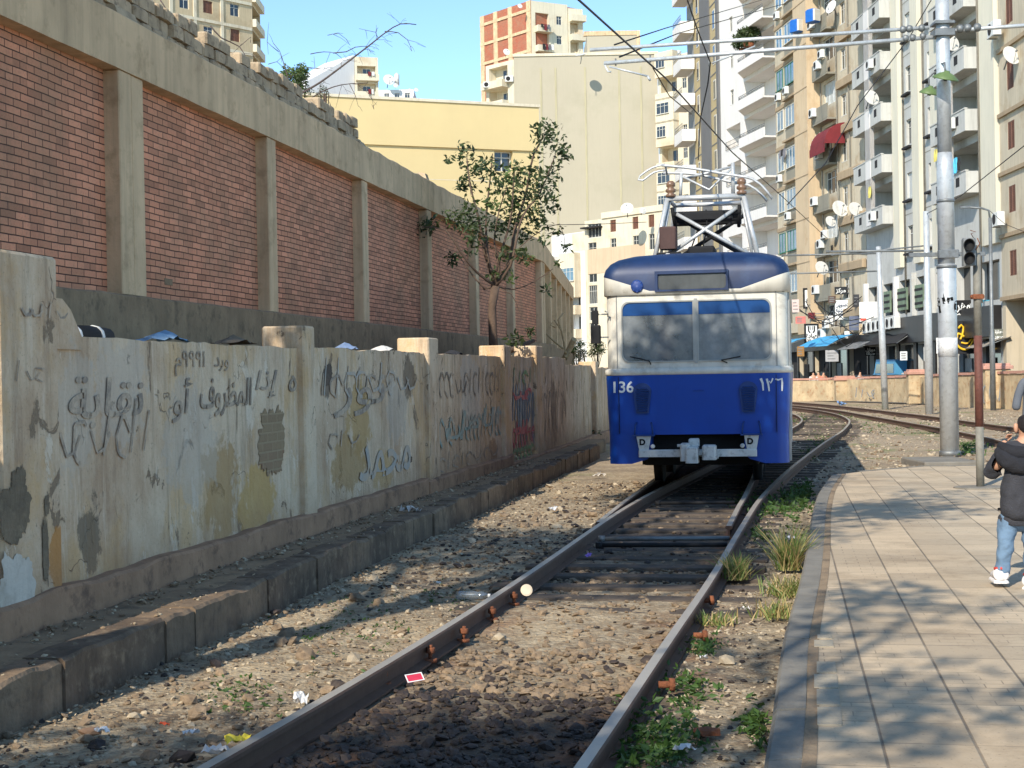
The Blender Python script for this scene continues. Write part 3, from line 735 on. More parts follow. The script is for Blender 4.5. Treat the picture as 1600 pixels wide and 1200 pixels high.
for q in range(len(back) - 1):
    e0, e1 = back[q], back[q + 1]; b = len(m.v)
    for p, z in ((e0, -.05), (e0, .206), (e0 - Vector((0, .14, 0)), .206), (e0 - Vector((0, .14, 0)), 0), (e1, -.05), (e1, .206), (e1 - Vector((0, .14, 0)), .206), (e1 - Vector((0, .14, 0)), 0)): m.v.append((p.x, p.y, z))
    for k in range(4): m.face((b + k, b + (k + 1) % 4, b + 4 + (k + 1) % 4, b + 4 + k))
tag(m.build('platform_kerb', MT['kerb']), kind='structure')
# dirt joint along the kerb and the odd pale paver blocks laid beside it
m = MB()
for q in range(len(inner) - 1):
    a0, a1 = inner[q], inner[q + 1]; w0 = .06; b = len(m.v)
    m.v += [(a0.x + .002, a0.y, .2045), (a0.x + w0, a0.y, .2045), (a1.x + w0, a1.y, .2045), (a1.x + .002, a1.y, .2045)]; m.face((b, b + 1, b + 2, b + 3))
tag(m.build('dirt_joint', MT['dconcrete'], fix=False), kind='structure')
pv = simple('pale_paver', (166, 154, 132), .9, 0, .15, 5, .5, 25, 0, (150, 140, 122), .6)
m = MB()
for (xa, xb, ya, yb) in ((1277, 1301, 992, 998), (1272, 1303, 1001, 1011), (1276, 1307, 1035, 1051), (1272, 1310, 1055, 1075), (1276, 1313, 1078, 1102), (1277, 1316, 1106, 1133)):
    a, b_, c, d_ = G(xa, yb, .204), G(xb, yb, .204), G(xb - 2, ya, .204), G(xa, ya, .204); b = len(m.v)
    for z in (.19, .209): m.v += [(p.x, p.y, z) for p in (a, b_, c, d_)]
    m.face((b + 4, b + 5, b + 6, b + 7))
    for k in range(4): m.face((b + k, b + (k + 1) % 4, b + 4 + (k + 1) % 4, b + 4 + k))
tag(m.build('pavement_edge_blocks', pv), kind='structure')
# concrete slab behind the platform at the thick pole
a = G(1445, 724, .1); b_ = G(1530, 722, .1); m = MB(); m.bbox(a.x, b_.x, a.y, a.y + 1.6, -.05, .12, .02)
tag(m.build('concrete_slab', MT['kerb']), 'low pale concrete slab between the platform and the thick pole', 'slab')
# round cover by the signal post
p = G(1531, 762, .2); m = MB(); m.lathe([(.34, .0), (.34, .012), (.30, .018)], 24)
o = m.build('base_collar', MT['kerb']); o.location = (p.x, p.y, .2); o.scale = (1, .8, 1); tag(o, 'flat round concrete collar around the foot of the signal post', 'collar')
# low dirt mound strip where the platform meets the far ground is part of the ground
# ================================================================ flat panels with holes, text, strokes
def curve_panel(loops, th):
    """filled outline (first loop) with holes (other loops) in x,z; thickness along y from 0 to th"""
    cu = bpy.data.curves.new('tmp', 'CURVE'); cu.dimensions = '2D'; cu.fill_mode = 'BOTH'; cu.extrude = th / 2
    for lp in loops:
        sp = cu.splines.new('POLY'); sp.points.add(len(lp) - 1)
        for p, (x, z) in zip(sp.points, lp): p.co = (x, z, 0, 1)
        sp.use_cyclic_u = True
    o = bpy.data.objects.new('tmp', cu); COL.objects.link(o)
    dg = bpy.context.evaluated_depsgraph_get(); me = bpy.data.meshes.new_from_object(o.evaluated_get(dg))
    bpy.data.objects.remove(o)
    for v in me.vertices: x, z, t = v.co; v.co = (x, t + th / 2, z)
    me.materials.clear(); return me
def rrect(x0, x1, z0, z1, r, n=6):
    out = []
    for cx, cz, a in ((x1 - r, z1 - r, 0), (x0 + r, z1 - r, 90), (x0 + r, z0 + r, 180), (x1 - r, z0 + r, 270)):
        for k in range(n + 1):
            t = R(a + 90 * k / n); out.append((cx + r * math.cos(t), cz + r * math.sin(t)))
    return out
def text_mesh(txt, size, shear=0.0, bold=0.0, depth=.002):
    cu = bpy.data.curves.new('t', 'FONT'); cu.body = txt; cu.size = size; cu.shear = shear; cu.offset = bold; cu.extrude = depth
    cu.align_x = 'CENTER'; cu.align_y = 'CENTER'
    o = bpy.data.objects.new('t', cu); COL.objects.link(o); dg = bpy.context.evaluated_depsgraph_get()
    me = bpy.data.meshes.new_from_object(o.evaluated_get(dg)); bpy.data.objects.remove(o)
    for v in me.vertices: x, z, t = v.co; v.co = (x, -t, z)
    me.materials.clear(); return me
FORMS = {'ا': ('ﺍ', 'ﺎ'), 'أ': ('ﺃ', 'ﺄ'), 'ب': ('ﺏ', 'ﺐ', 'ﺑ', 'ﺒ'), 'ت': ('ﺕ', 'ﺖ', 'ﺗ', 'ﺘ'), 'ة': ('ﺓ', 'ﺔ'), 'ج': ('ﺝ', 'ﺞ', 'ﺟ', 'ﺠ'), 'ح': ('ﺡ', 'ﺢ', 'ﺣ', 'ﺤ'),
 'د': ('ﺩ', 'ﺪ'), 'ر': ('ﺭ', 'ﺮ'), 'ز': ('ﺯ', 'ﺰ'), 'س': ('ﺱ', 'ﺲ', 'ﺳ', 'ﺴ'), 'ص': ('ﺹ', 'ﺺ', 'ﺻ', 'ﺼ'), 'ض': ('ﺽ', 'ﺾ', 'ﺿ', 'ﻀ'), 'ظ': ('ﻅ', 'ﻆ', 'ﻇ', 'ﻈ'),
 'ع': ('ﻉ', 'ﻊ', 'ﻋ', 'ﻌ'), 'ف': ('ﻑ', 'ﻒ', 'ﻓ', 'ﻔ'), 'ق': ('ﻕ', 'ﻖ', 'ﻗ', 'ﻘ'), 'ك': ('ﻙ', 'ﻚ', 'ﻛ', 'ﻜ'), 'ل': ('ﻝ', 'ﻞ', 'ﻟ', 'ﻠ'), 'م': ('ﻡ', 'ﻢ', 'ﻣ', 'ﻤ'),
 'ن': ('ﻥ', 'ﻦ', 'ﻧ', 'ﻨ'), 'ه': ('ﻩ', 'ﻪ', 'ﻫ', 'ﻬ'), 'و': ('ﻭ', 'ﻮ'), 'ي': ('ﻱ', 'ﻲ', 'ﻳ', 'ﻴ'), 'ى': ('ﻯ', 'ﻰ')}
def shape(t):
    out = []
    for word in t.split(' '):
        w = ''
        for i, c in enumerate(word):
            f = FORMS.get(c)
            if not f: w += c; continue
            pv = i > 0 and len(FORMS.get(word[i - 1], ('', ''))) == 4
            nx = len(f) == 4 and i < len(word) - 1 and word[i + 1] in FORMS
            w += f[3] if (pv and nx) else f[2] if nx else f[1] if pv else f[0]
        out.append(w[::-1] if any(c in FORMS for c in word) else w)
    return ' '.join(reversed(out))
def txt(name, t, size, m_, parent, loc, rz=0, **kw):
    me = text_mesh(shape(t), size, **kw); me.materials.append(m_)
    return ob(name, me, parent, loc, rz)
def stroke(mb, pts, w, n='y', off=0.0, th=.003):
    """flat ribbon along pts (2D), thickness w, in the x,z plane"""
    P = [Vector((p[0], p[1])) for p in pts]; b = len(mb.v)
    for i, p in enumerate(P):
        d = (P[min(i + 1, len(P) - 1)] - P[max(i - 1, 0)]); d = d.normalized() if d.length > 0 else Vector((1, 0)); a = Vector((-d.y, d.x))
        ww = w[i] if isinstance(w, list) else w
        for sgn in (-1, 1):
            q = p + a * ww / 2 * sgn; mb.v.append((q.x, off, q.y))
    for i in range(len(P) - 1): mb.face((b + 2 * i, b + 2 * i + 1, b + 2 * i + 3, b + 2 * i + 2))

# ================================================================ TRAM  (local: x right, y backwards, z up from rail head)
tram = empty('tram', (TC.x, TC.y, RT), -HD, 'blue and cream tram with a pantograph on its roof, facing the camera', 'tram')
HWD, RC, BK = 1.26, .17, 13.5
def plan(d=0.0, r=RC, n=6, yb=BK):
    """front half of the body outline in plan, pulled in by d, from left rear to right rear"""
    hw = HWD - d; r = max(r, .02); P = [(-hw, yb)]
    for k in range(n + 1): t = R(90 * k / n); P.append((-hw + r - r * math.cos(t), d + r - r * math.sin(t)))
    for k in range(1, 14): P.append((-hw + r + (2 * hw - 2 * r) * k / 14, d))
    for k in range(n + 1): t = R(90 - 90 * k / n); P.append((hw - r + r * math.cos(t), d + r - r * math.sin(t)))
    P.append((hw, yb)); return P
def rows_of(mb, rows):
    b = len(mb.v); n = len(rows[0])
    for r in rows: mb.v += r
    for i in range(len(rows) - 1):
        for k in range(n - 1): mb.face((b + i * n + k, b + i * n + k + 1, b + (i + 1) * n + k + 1, b + (i + 1) * n + k))
def at(P, z): return [(x, y, z(x) if callable(z) else z) for x, y in P]
zB = 1.625
m = MB(); m.smooth = True; rows_of(m, [at(plan(.03), .80), at(plan(.012), 1.2), at(plan(0), zB)])
lp = plan(.03); A_ = [p for p in lp if p[0] < -.86]; B_ = [p for p in lp if p[0] > .86]
for S_ in (A_, B_): rows_of(m, [at(S_, .40), at(S_, .80)])
m.smooth = False
for sg in (-1, 1):
    xe = (A_[-1] if sg < 0 else B_[0])[0]
    m.prism([(xe, .80), (sg * .63, .80), (sg * .63, .53), (sg * .70, .46), (xe, .40)], 'y', .028, .05)
    m.box(sg * .64 - .01, sg * .64 + .01, .05, .5, .53, .8)
# rear end and floor
m.box(-HWD + .03, HWD - .03, BK - .04, BK, .40, zB); m.box(-HWD + .05, HWD - .05, .5, BK - .05, .62, .66)
m.build('lower_body', MT['blue'], tram)
m = MB(); m.smooth = True
rows_of(m, [at(plan(0), zB - .002), at(plan(-.016), zB + .01), at(plan(-.016), zB + .07), at(plan(.01), zB + .09)]); m.build('belt_trim', MT['cream'], tram)
# upper body
up = plan(.02, .19); zU0, zU1 = zB + .08, 2.68
Lc = [(-HWD + .02, .9)] + [p for p in up if p[1] < .3 and p[0] < -1.045]; Rc = [p for p in up if p[1] < .3 and p[0] > 1.045] + [(HWD - .02, .9)]
m = MB(); m.smooth = True; rows_of(m, [at(Lc, zU0), at(Lc, zU1)]); rows_of(m, [at(Rc, zU0), at(Rc, zU1)])
m.smooth = False
for sg in (-1, 1):
    x0, x1 = sorted((sg * (HWD - .02), sg * (HWD - .06)))
    m.box(x0, x1, .9, BK, zU0, 1.86); m.box(x0, x1, .9, BK, 2.55, zU1)
    for k in range(9): y = .9 + k * 1.55; m.box(x0, x1, y, y + .16, 1.86, 2.55)
m.box(-HWD + .02, HWD - .02, BK - .05, BK, zU0, zU1); m.build('side_wall', MT['cream'], tram)
fw = 1.05
wz0, wz1 = 1.79, 2.585
def oneside(x0, x1, z0, z1, r, left):
    L_ = rrect(x0, x1, z0, z1, r)
    if left: return [(x1, z1), *[p for p in L_ if p[0] < x0 + r + 1e-6], (x1, z0)]
    return [(x0, z0), *[p for p in L_ if p[0] > x1 - r - 1e-6 and p[1] < z0 + r + 1e-6], *[p for p in L_ if p[0] > x1 - r - 1e-6 and p[1] > z1 - r - 1e-6], (x0, z1)]
wl = oneside(-1.02, -.022, wz0, wz1, .1, True); wr = oneside(.022, 1.02, wz0, wz1, .1, False)
wl = [(-.022, wz1)] + [(-1.02 + .1 - .1 * math.sin(R(a)), wz1 - .1 + .1 * math.cos(R(a))) for a in range(0, 91, 15)] + [(-1.02 + .1 - .1 * math.cos(R(a)), wz0 + .1 - .1 * math.sin(R(a))) for a in range(0, 91, 15)] + [(-.022, wz0)]
wr = [(-x, z) for x, z in wl]
me = curve_panel([[(-fw - .01, zU0), (fw + .01, zU0), (fw + .01, zU1), (-fw - .01, zU1)], wl, wr], .035); me.materials.append(MT['cream'])
ob('front_panel', me, tram, (0, .02, 0))
for k, (lo, nm) in enumerate(((wl, 'L'), (wr, 'R'))):
    inn = [(x + (.018 if x < (-.5 if k == 0 else .5) else -.018), z + (.018 if z < 2.2 else -.018)) for x, z in lo]
    me = curve_panel([lo, inn], .05); me.materials.append(MT['chrome']); fr = ob('windscreen', me, tram, (0, .006, 0)); 
    me = curve_panel([inn], .004); me.materials.append(MT['tglass' if k == 0 else 'tglass2']); ob('glass', me, fr, (0, .02, 0))
    zt = 2.40; top = [(x, z) for x, z in inn if z > zt]; xs = sorted(p[0] for p in inn)
    if k == 0: topo = [(xs[-1], zt)] + [p for p in inn if p[1] > zt] + [(xs[0], zt)]
    else: topo = [(xs[0], zt)] + [p for p in inn if p[1] > zt] + [(xs[-1], zt)]
    me = curve_panel([topo], .004); me.materials.append(MT['tint']); ob('sun_strip', me, fr, (0, .014, 0))
m = MB(); m.box(-.02, .02, .0, .05, wz0 - .02, wz1 + .02); m.build('mullion', MT['chrome'], tram)
# crack line across the right pane is left to the glass; wiper stubs
m = MB(); m.tube([(.42, .0, 1.765), (.34, -.03, 1.80), (.60, -.02, 1.845)], .008, 6); m.build('wiper', MT['black'], tram)
m = MB(); m.tube([(-.62, .0, 1.765), (-.64, -.03, 1.81), (-.9, -.015, 1.87)], .008, 6); m.build('wiper', MT['black'], tram)
# corner pillar seams
for x in (-1.085, 1.085): m = MB(); m.box(x - .004, x + .004, .012, .03, zU0, zU1); m.build('seam', MT['grey'], tram)
# roof cap with cream V
def zc(x):
    a = abs(x); return 2.715 if a < .62 else 2.715 + (a - .62) / .64 * .20
m = MB(); m.smooth = True; cp = plan(-.012, .19)
rows_of(m, [at(plan(.025, .19), 2.665), at(cp, 2.668), at(cp, zc)]); m.build('roof_fascia', MT['cream'], tram)
m = MB(); m.smooth = True
rows = [at(plan(-.0125, .19), zc), at(plan(-.012, .19), 2.93), at(plan(.01, .2), 3.01), at(plan(.07, .24), 3.09), at(plan(.16, .3), 3.15), at(plan(.32, .36), 3.20), at(plan(.6, .4), 3.235), at(plan(.95, .3), 3.25)]
rows_of(m, rows); last = rows[-1]; b0 = len(m.v) - len(last); m.face([b0 + k for k in range(len(last))])
m.build('roof', MT['blueroof'], tram)
# destination box
me = curve_panel([[(-.545, 2.70), (.455, 2.70), (.455, 2.965), (-.545, 2.965)], [(-.505, 2.722), (.425, 2.722), (.425, 2.925), (-.505, 2.925)]], .06); me.materials.append(MT['blueroof']); ds = ob('destination_box', me, tram, (0, -.045, 0))
me = curve_panel([rrect(-.50, .42, 2.727, 2.92, .05)], .006); me.materials.append(simple('dusty_sign_glass', (84, 86, 84), .25, 0, .2, 3, .05, 8, .5)); ob('sign_glass', me, ds, (0, .03, 0))
m = MB(); M = Matrix.Translation((-.79, -.014, 2.78)) @ Matrix.Rotation(R(90), 4, 'X')
m.lathe([(.085, 0), (.085, .012), (.06, .022), (.02, .028), (.0, .028)], 18, M)
for k in range(8): t = k * math.pi / 4; m.lathe([(.011, .012), (.011, .026)], 6, M @ Matrix.Translation((.07 * math.cos(t), .07 * math.sin(t), 0)))
m.build('lamp_cover', simple('bright_blue_cover', (24, 58, 122), .55, 0, .1, 6, 0), tram)
# louvred headlight covers
for sx in (-.745, .695):
    m = MB(); P = []
    for a in range(0, 181, 15): P.append((sx + .125 * math.cos(R(a)), 1.40 + .115 * math.sin(R(a))))
    P += [(sx - .085, 1.10), (sx + .085, 1.10)]
    m.prism(P, 'y', -.022, .012)
    o = m.build('headlight', MT['bluelight'], tram)
    m = MB()
    for k in range(11):
        z = 1.13 + k * .031; hw_ = .065 + (z - 1.1) * .1 if z < 1.42 else .07
        M = Matrix.Translation((sx, -.03, z)) @ Matrix.Rotation(R(35), 4, 'X'); m.box(-hw_, hw_, -.012, .012, -.003, .003, M)
    m.build('louvre', MT['bluelight'], o)
me = text_mesh('136', .215, 0, .004); me.materials.append(MT['wpaint']); ob('number', me, tram, (-1.02, -.004, 1.455))
m = MB(); s0_ = .9
stroke(m, [(-.13, .085), (-.105, .02), (-.10, -.08)], [.034, .028, .02], off=0); stroke(m, [(-.05, .075), (-.035, .02), (-.015, .045), (.0, .02), (.02, .055), (.03, .085)], .02, off=-.001); stroke(m, [(-.05, .08), (-.03, .0), (-.02, -.09)], [.03, .026, .018], off=0)
stroke(m, [(.065, .075), (.10, .06), (.15, .075), (.155, .02), (.15, -.09)], [.022, .02, .03, .026, .02], off=0)
o = m.build('number', MT['wpaint'], tram, fix=False); o.location = (.995, -.005, 1.465)
# bumper beam, brackets, recess
m = MB(); m.bbox(-.80, .80, -.10, -.04, .50, .60, .012); bp_ = m.build('bumper', MT['white'], tram)
m = MB(); m.box(-.76, .76, .3, .34, .52, .80); m.box(-.75, .75, .04, .3, .80, .81); m.build('recess', MT['black'], tram)
for sx in (-.73, .73):
    m = MB(); m.prism([(sx - .10, .79), (sx + .10, .79), (sx + .065, .60), (sx - .065, .60)], 'y', -.07, -.03)
    o = m.build('bracket', MT['white'], tram)
    me = text_mesh('D', .11, 0, .006); me.materials.append(MT['black']); ob('marking', me, o, (sx - .02, -.074, .70))
    m = MB()
    for q in (-.1, .1): m.tube([(sx + q, .02, .97), (sx + q * 1.15, -.03, .93), (sx + q * 1.25, -.06, .80)], .012, 6)
    m.bbox(sx - .15, sx + .15, -.1, .01, .785, .805, .006); m.build('step', MT['bluelight'], o)
    m = MB(); M = Matrix.Translation((sx * .83 - .0, -.07, .645)) @ Matrix.Rotation(R(90), 4, 'X'); m.lathe([(.03, -.03), (.03, .03), (.02, .035)], 12, M); m.build('lug', MT['white'], o)
cpl = MB()
cpl.bbox(-.245, -.10, -.34, -.06, .43, .72, .02); cpl.bbox(-.16, .03, -.40, -.10, .40, .66, .02); cpl.bbox(.09, .30, -.36, -.10, .45, .69, .025)
cpl.bbox(-.13, .03, -.16, .04, .66, .79, .02); cpl.box(.02, .10, -.25, -.08, .52, .60); cpl.box(-.30, -.2, -.2, -.1, .66, .70)
cpl.box(.28, .33, -.34, -.2, .47, .52)
for i, v in enumerate(cpl.v): cpl.v[i] = (v[0] * .88 + .0, v[1], .56 + (v[2] - .56) * .82)
cpl.build('coupler', MT['white'], tram)
m = MB(); m.tube([(0, -.05, .56), (0, .9, .56)], .06, 8); m.build('drawbar', MT['black'], tram)
# cab interior
intm = simple('cab_interior_grey', (74, 78, 80), .9, 0, .2, 1.5, 0)
m = MB(); m.box(-1.18, 1.18, 1.9, 1.94, .7, 2.9); m.build('bulkhead', intm, tram)
m = MB(); m.box(-.52, .12, 1.88, 1.895, 1.0, 2.5); m.box(.5, 1.0, 1.88, 1.895, 1.75, 2.5); m.build('doorway', MT['dark'], tram)
m = MB(); m.box(-1.2, 1.2, .06, 1.9, 2.66, 2.69); m.build('ceiling', intm, tram)
m = MB(); m.bbox(-1.0, 1.0, .16, .55, 1.2, 1.72, .03); m.build('desk', MT['grey'], tram)
m = MB(); m.lathe([(.06, 1.72), (.15, 1.76), (.16, 1.84), (.1, 1.9), (.02, 1.92)], 14, None, -.72, .35); m.build('cushion', MT['white'], tram)
m = MB(); m.bbox(-.3, -.1, .2, .5, 1.72, 1.98, .03); m.bbox(.28, .62, .25, .45, 1.70, 1.80, .03); m.build('control_box', MT['black'], tram)
# side windows and doors
for sg in (-1, 1):
    for k in range(8):
        y0 = 1.06 + k * 1.55; x = sg * (HWD - .045); m = MB(); m.box(x - .006, x + .006, y0, y0 + 1.39, 1.86, 2.55); m.build('side_window', MT['pane'], tram)
    x = sg * (HWD - .005); m = MB(); m.box(x - .012, x + .012, 1.2, 1.9, .62, 2.6); m.build('door', MT['cream'], tram)
m = MB(); m.box(1.228, 1.262, .19, .225, .42, 2.66); m.box(1.20, 1.235, .3, .36, .42, 2.66); m.build('corner_rail', MT['chrome'], tram)
# mirrors
m = MB(); m.tube([(-1.2, .02, 2.43), (-1.36, -.02, 2.43)], .012, 6); m.tube([(-1.2, .02, 2.13), (-1.36, -.02, 2.13)], .012, 6)
m.tube([(-1.24, .0, 2.47), (-1.20, -.03, 2.45), (-1.2, .0, 2.40)], .01, 6); m.build('mirror_arm', MT['chrome'], tram)
m = MB(); m.bbox(-1.42, -1.33, -.05, -.01, 2.30, 2.48, .01); m.bbox(-1.44, -1.30, -.06, 0, 2.05, 2.29, .02); m.tube([(-1.37, -.03, 2.50), (-1.37, -.03, 2.0)], .014, 6); m.build('mirror', MT['black'], tram)
# running gear
for y in (2.4, 4.3, 10.2, 12.0):
    for sg in (-1, 1):
        M = Matrix.Translation((sg * .75, y, .33)) @ Matrix.Rotation(R(90), 4, 'Y'); m = MB(); m.lathe([(.33, -.06), (.33, .06), (.2, .065), (.05, .09)], 20, M); m.lathe([(.36, -.075 if sg > 0 else .06), (.36, -.06 if sg > 0 else .075)], 20, M); m.build('wheel', MT['dark'], tram)  # dark wheel colour stands in for the shade under the body
m = MB(); m.bbox(-.95, .95, 1.8, 5.0, .28, .62, .03); m.bbox(-.95, .95, 9.7, 12.6, .28, .62, .03); m.build('bogie_frame', MT['black'], tram)
m = MB(); m.bbox(-.8, .8, .7, 1.5, .34, .60, .03); m.build('underfloor_box', MT['black'], tram)
# ---------------- pantograph
PY = 2.6                                             # front feet of the frame
pg = MB(); S_ = MT['galv']; K_ = MT['black']
zf, zt = 3.26, 4.10
frA = [(-.80, PY, zf), (-.585, PY + .15, zt)]; frB = [(.80, PY, zf), (.585, PY + .15, zt)]
bkA = [(-.80, PY + 2.6, zf), (-.55, PY + 1.1, zt)]; bkB = [(.80, PY + 2.6, zf), (.55, PY + 1.1, zt)]
panto = MB(); panto.mat(S_)
for a, b_ in (frA, frB): panto.tube([a, b_], .038, 8); panto.tube([(a[0] * .9, a[1] + .1, a[2]), (b_[0] * .93, b_[1] + .05, b_[2])], .022, 8)
for a, b_ in (bkA, bkB): panto.tube([a, b_], .035, 8)
panto.tube([frA[1], frB[1]], .036, 8); panto.tube([bkA[1], bkB[1]], .03, 8); panto.tube([frA[1], bkA[1]], .03, 8); panto.tube([frB[1], bkB[1]], .03, 8)
panto.tube([(-.62, PY + .1, zf + .08), (.47, PY + .2, 3.95)], .026, 8); panto.tube([(.66, PY + .1, zf + .08), (-.45, PY + .2, 3.90)], .026, 8)
panto.mat(K_)
panto.tube([(-.66, PY + 1.2, zf + .05), (.60, PY + .9, 3.93)], .03, 8); panto.tube([(.70, PY + 1.2, zf + .05), (-.50, PY + .9, 3.93)], .03, 8)
for q in range(4): panto.tube([(-.52, PY + .25 + q * .25, 3.90 - q * .02), (.52, PY + .25 + q * .25, 3.90 - q * .02)], .035, 8)
panto.tube([(-.52, PY + .2, 3.98), (-.48, PY + .35, 3.72)], .03, 6); panto.tube([(.52, PY + .2, 3.98), (.5, PY + .35, 3.72)], .03, 6)
panto.bbox(-.35, .40, PY + .2, PY + .5, 3.82, 3.92, .02); panto.tube([(0, PY + .3, 3.95), (.02, PY + .2, 3.72), (-.05, PY + .3, 3.5), (-.04, PY + .3, 3.28)], .012, 6)
panto.tube([(-.12, PY + .3, 3.72), (-.22, PY + .1, 3.45), (-.2, PY, 3.26)], .012, 6)
pt = panto.build('pantograph', None, tram)
m = MB()                                              # collector head: light frame + long curved horns
m.tube([(-.40, PY + .4, 4.13), (-.38, PY + .4, 4.45)], .026, 8); m.tube([(.42, PY + .4, 4.13), (.42, PY + .4, 4.56)], .03, 8)
m.tube([(-.38, PY + .4, 4.42), (.05, PY + .4, 4.22), (.42, PY + .4, 4.50)], .016, 8); m.tube([(-.3, PY + .5, 4.40), (.40, PY + .5, 4.52)], .016, 8)
hp = smooth([(-.62, PY + .3, 4.57), (-.83, PY + .3, 4.53), (-1.02, PY + .3, 4.43), (-1.05, PY + .3, 4.38), (-.98, PY + .3, 4.37), (-.8, PY + .3, 4.47), (-.62, PY + .3, 4.49)], .06)
m.tube(hp, .014, 6)
m.tube(smooth([(-.68, PY + .3, 4.56), (-.2, PY + .3, 4.50), (.35, PY + .3, 4.40), (.72, PY + .3, 4.33), (.92, PY + .3, 4.18), (1.02, PY + .3, 4.06)], .1), .02, 6)
m.tube(smooth([(-.68, PY + .6, 4.49), (-.2, PY + .6, 4.46), (.35, PY + .6, 4.34), (.66, PY + .6, 4.28), (.84, PY + .6, 4.16), (.94, PY + .6, 4.06)], .1), .02, 6)
m.tube([(-.62, PY + .3, 4.56), (-.62, PY + .6, 4.47)], .016, 6); m.tube([(-.05, PY + .3, 4.47), (-.05, PY + .6, 4.43)], .016, 6)
m.build('collector_head', MT['galv'], pt)
for sx in (-.53, .56):
    for dx in (0, ):
        m = MB(); m.lathe([(.08, 4.12), (.08, 4.15), (.045, 4.17), (.08, 4.19), (.08, 4.22), (.045, 4.24), (.07, 4.26), (.07, 4.30), (.04, 4.33)], 14, None, sx, PY + .15); m.build('insulator', MT['insul'], pt)
m = MB(); m.bbox(-.70, -.44, PY - .1, PY + .2, 3.43, 3.72, .02); m.build('arrester_box', simple('brown_box', (78, 56, 50), .8, 0, .2, 5, .1, 20), pt)
m = MB(); m.bbox(-.74, -.36, PY - .2, PY + .1, 3.25, 3.38, .02); m.build('base_box', MT['black'], pt); m = MB(); m.bbox(.0 - .15, .24, .8, 1.3, 3.24, 3.33, .03); m.build('base_box', MT['black'], pt)
m = MB(); m.lathe([(.03, 3.26), (.05, 3.29), (.05, 3.33), (.03, 3.36)], 12, None, -.56, PY - .24); m.build('insulator', MT['white'], pt)
m = MB()
for sx in (-.8, .8): m.bbox(sx - .08, sx + .08, PY - .2, PY + 2.8, 3.2, 3.27, .02)
m.box(-.85, .85, PY - .1, PY, 3.245, 3.275); m.box(-.85, .85, PY + 2.6, PY + 2.7, 3.245, 3.275); m.build('base_frame', MT['galvd'], pt)

# grime details: rivets, panel seams, dents and rust on the front
for x in (-1.07, 1.07):
    m = MB(); m.box(x - .003, x + .003, -.006, .03, .82, 1.60); m.build('panel_seam', MT['black'], tram)
m = MB(); M = Matrix.Rotation(R(90), 4, 'X')
for x in [-1.0 + .2 * k for k in range(11)]: m.lathe([(.007, .0), (.006, .004), (0, .005)], 6, Matrix.Translation((x, .015, 1.70)) @ M)
m.build('rivet_row', MT['chrome'], tram)
m = MB(); m.bbox(-.06, .1, -.01, .02, 1.40, 1.41, .002); m.build('handle', MT['blue'], tram)
def stretch(o, zo):
    for c in o.children:
        z0 = zo + c.location.z
        if c.type == 'MESH' and c.data.users == 1:
            for v in c.data.vertices:
                z = v.co.z + z0
                v.co.z += max(0, z - 1.7) * .06 + max(0, z - 3.24) * .13
        stretch(c, z0)
stretch(tram, 0)
tram.location = tuple(TC + HN * .10)
# ================================================================ skin-modifier figures
def skin(name, verts, edges, rad, m_, parent=None, loc=(0, 0, 0), rz=0, sub=2):
    me = bpy.data.meshes.new(name); me.from_pydata([tuple(v) for v in verts], edges, []); me.materials.append(m_)
    o = bpy.data.objects.new(name, me); COL.objects.link(o); o.parent = parent; o.location = loc; o.rotation_euler = (0, 0, rz)
    md = o.modifiers.new('skin', 'SKIN'); md.use_smooth_shade = True
    for i, sv in enumerate(me.skin_vertices[0].data):
        r = rad[i]; sv.radius = r if isinstance(r, tuple) else (r, r)
    me.skin_vertices[0].data[0].use_root = True
    ss = o.modifiers.new('sub', 'SUBSURF'); ss.levels = sub; ss.render_levels = sub
    return o
WR = bpy.data.textures.new('folds', 'CLOUDS'); WR.noise_scale = .055; WR.noise_depth = 2
WR2 = bpy.data.textures.new('folds_large', 'CLOUDS'); WR2.noise_scale = .11; WR2.noise_depth = 1
def folds(o, st=.03, tx=None):
    o.modifiers['sub'].levels = o.modifiers['sub'].render_levels = 3
    d = o.modifiers.new('folds', 'DISPLACE'); d.texture = tx or WR; d.strength = st; d.mid_level = .5; return o
def chain(n, a=0): return [(a + i, a + i + 1) for i in range(n - 1)]
skinm = simple('skin', (196, 148, 118), .6, 0, .06, 9, .03, 60)
hairm = simple('black_hair', (34, 26, 24), .8, 0, .4, 30, .6, 90)
jack = simple('charcoal_knit', (58, 58, 62), .95, 0, .25, 14, .5, 90)
jackd = simple('black_hood_lining', (34, 34, 38), .95, 0, .3, 10, .4, 60)
jean = simple('washed_denim', (104, 128, 150), .9, 0, .22, 5, .35, 30, .35)
shoe = simple('white_trainer', (228, 222, 216), .6, 0, .05, 9, .1, 40)
shoer = simple('red_trainer_trim', (200, 70, 60), .6, 0, .1, 9, 0)
robe = simple('grey_robe', (100, 104, 110), .9, 0, .15, 3, .3, 20, .3)
# ---- boy, seen from behind
bp0 = G(1596, 917, .2); S = 1.0
boy = empty('person', (bp0.x, bp0.y, .2), 0, 'child in charcoal hooded jacket, pale jeans and white trainers standing at the right edge', 'person')
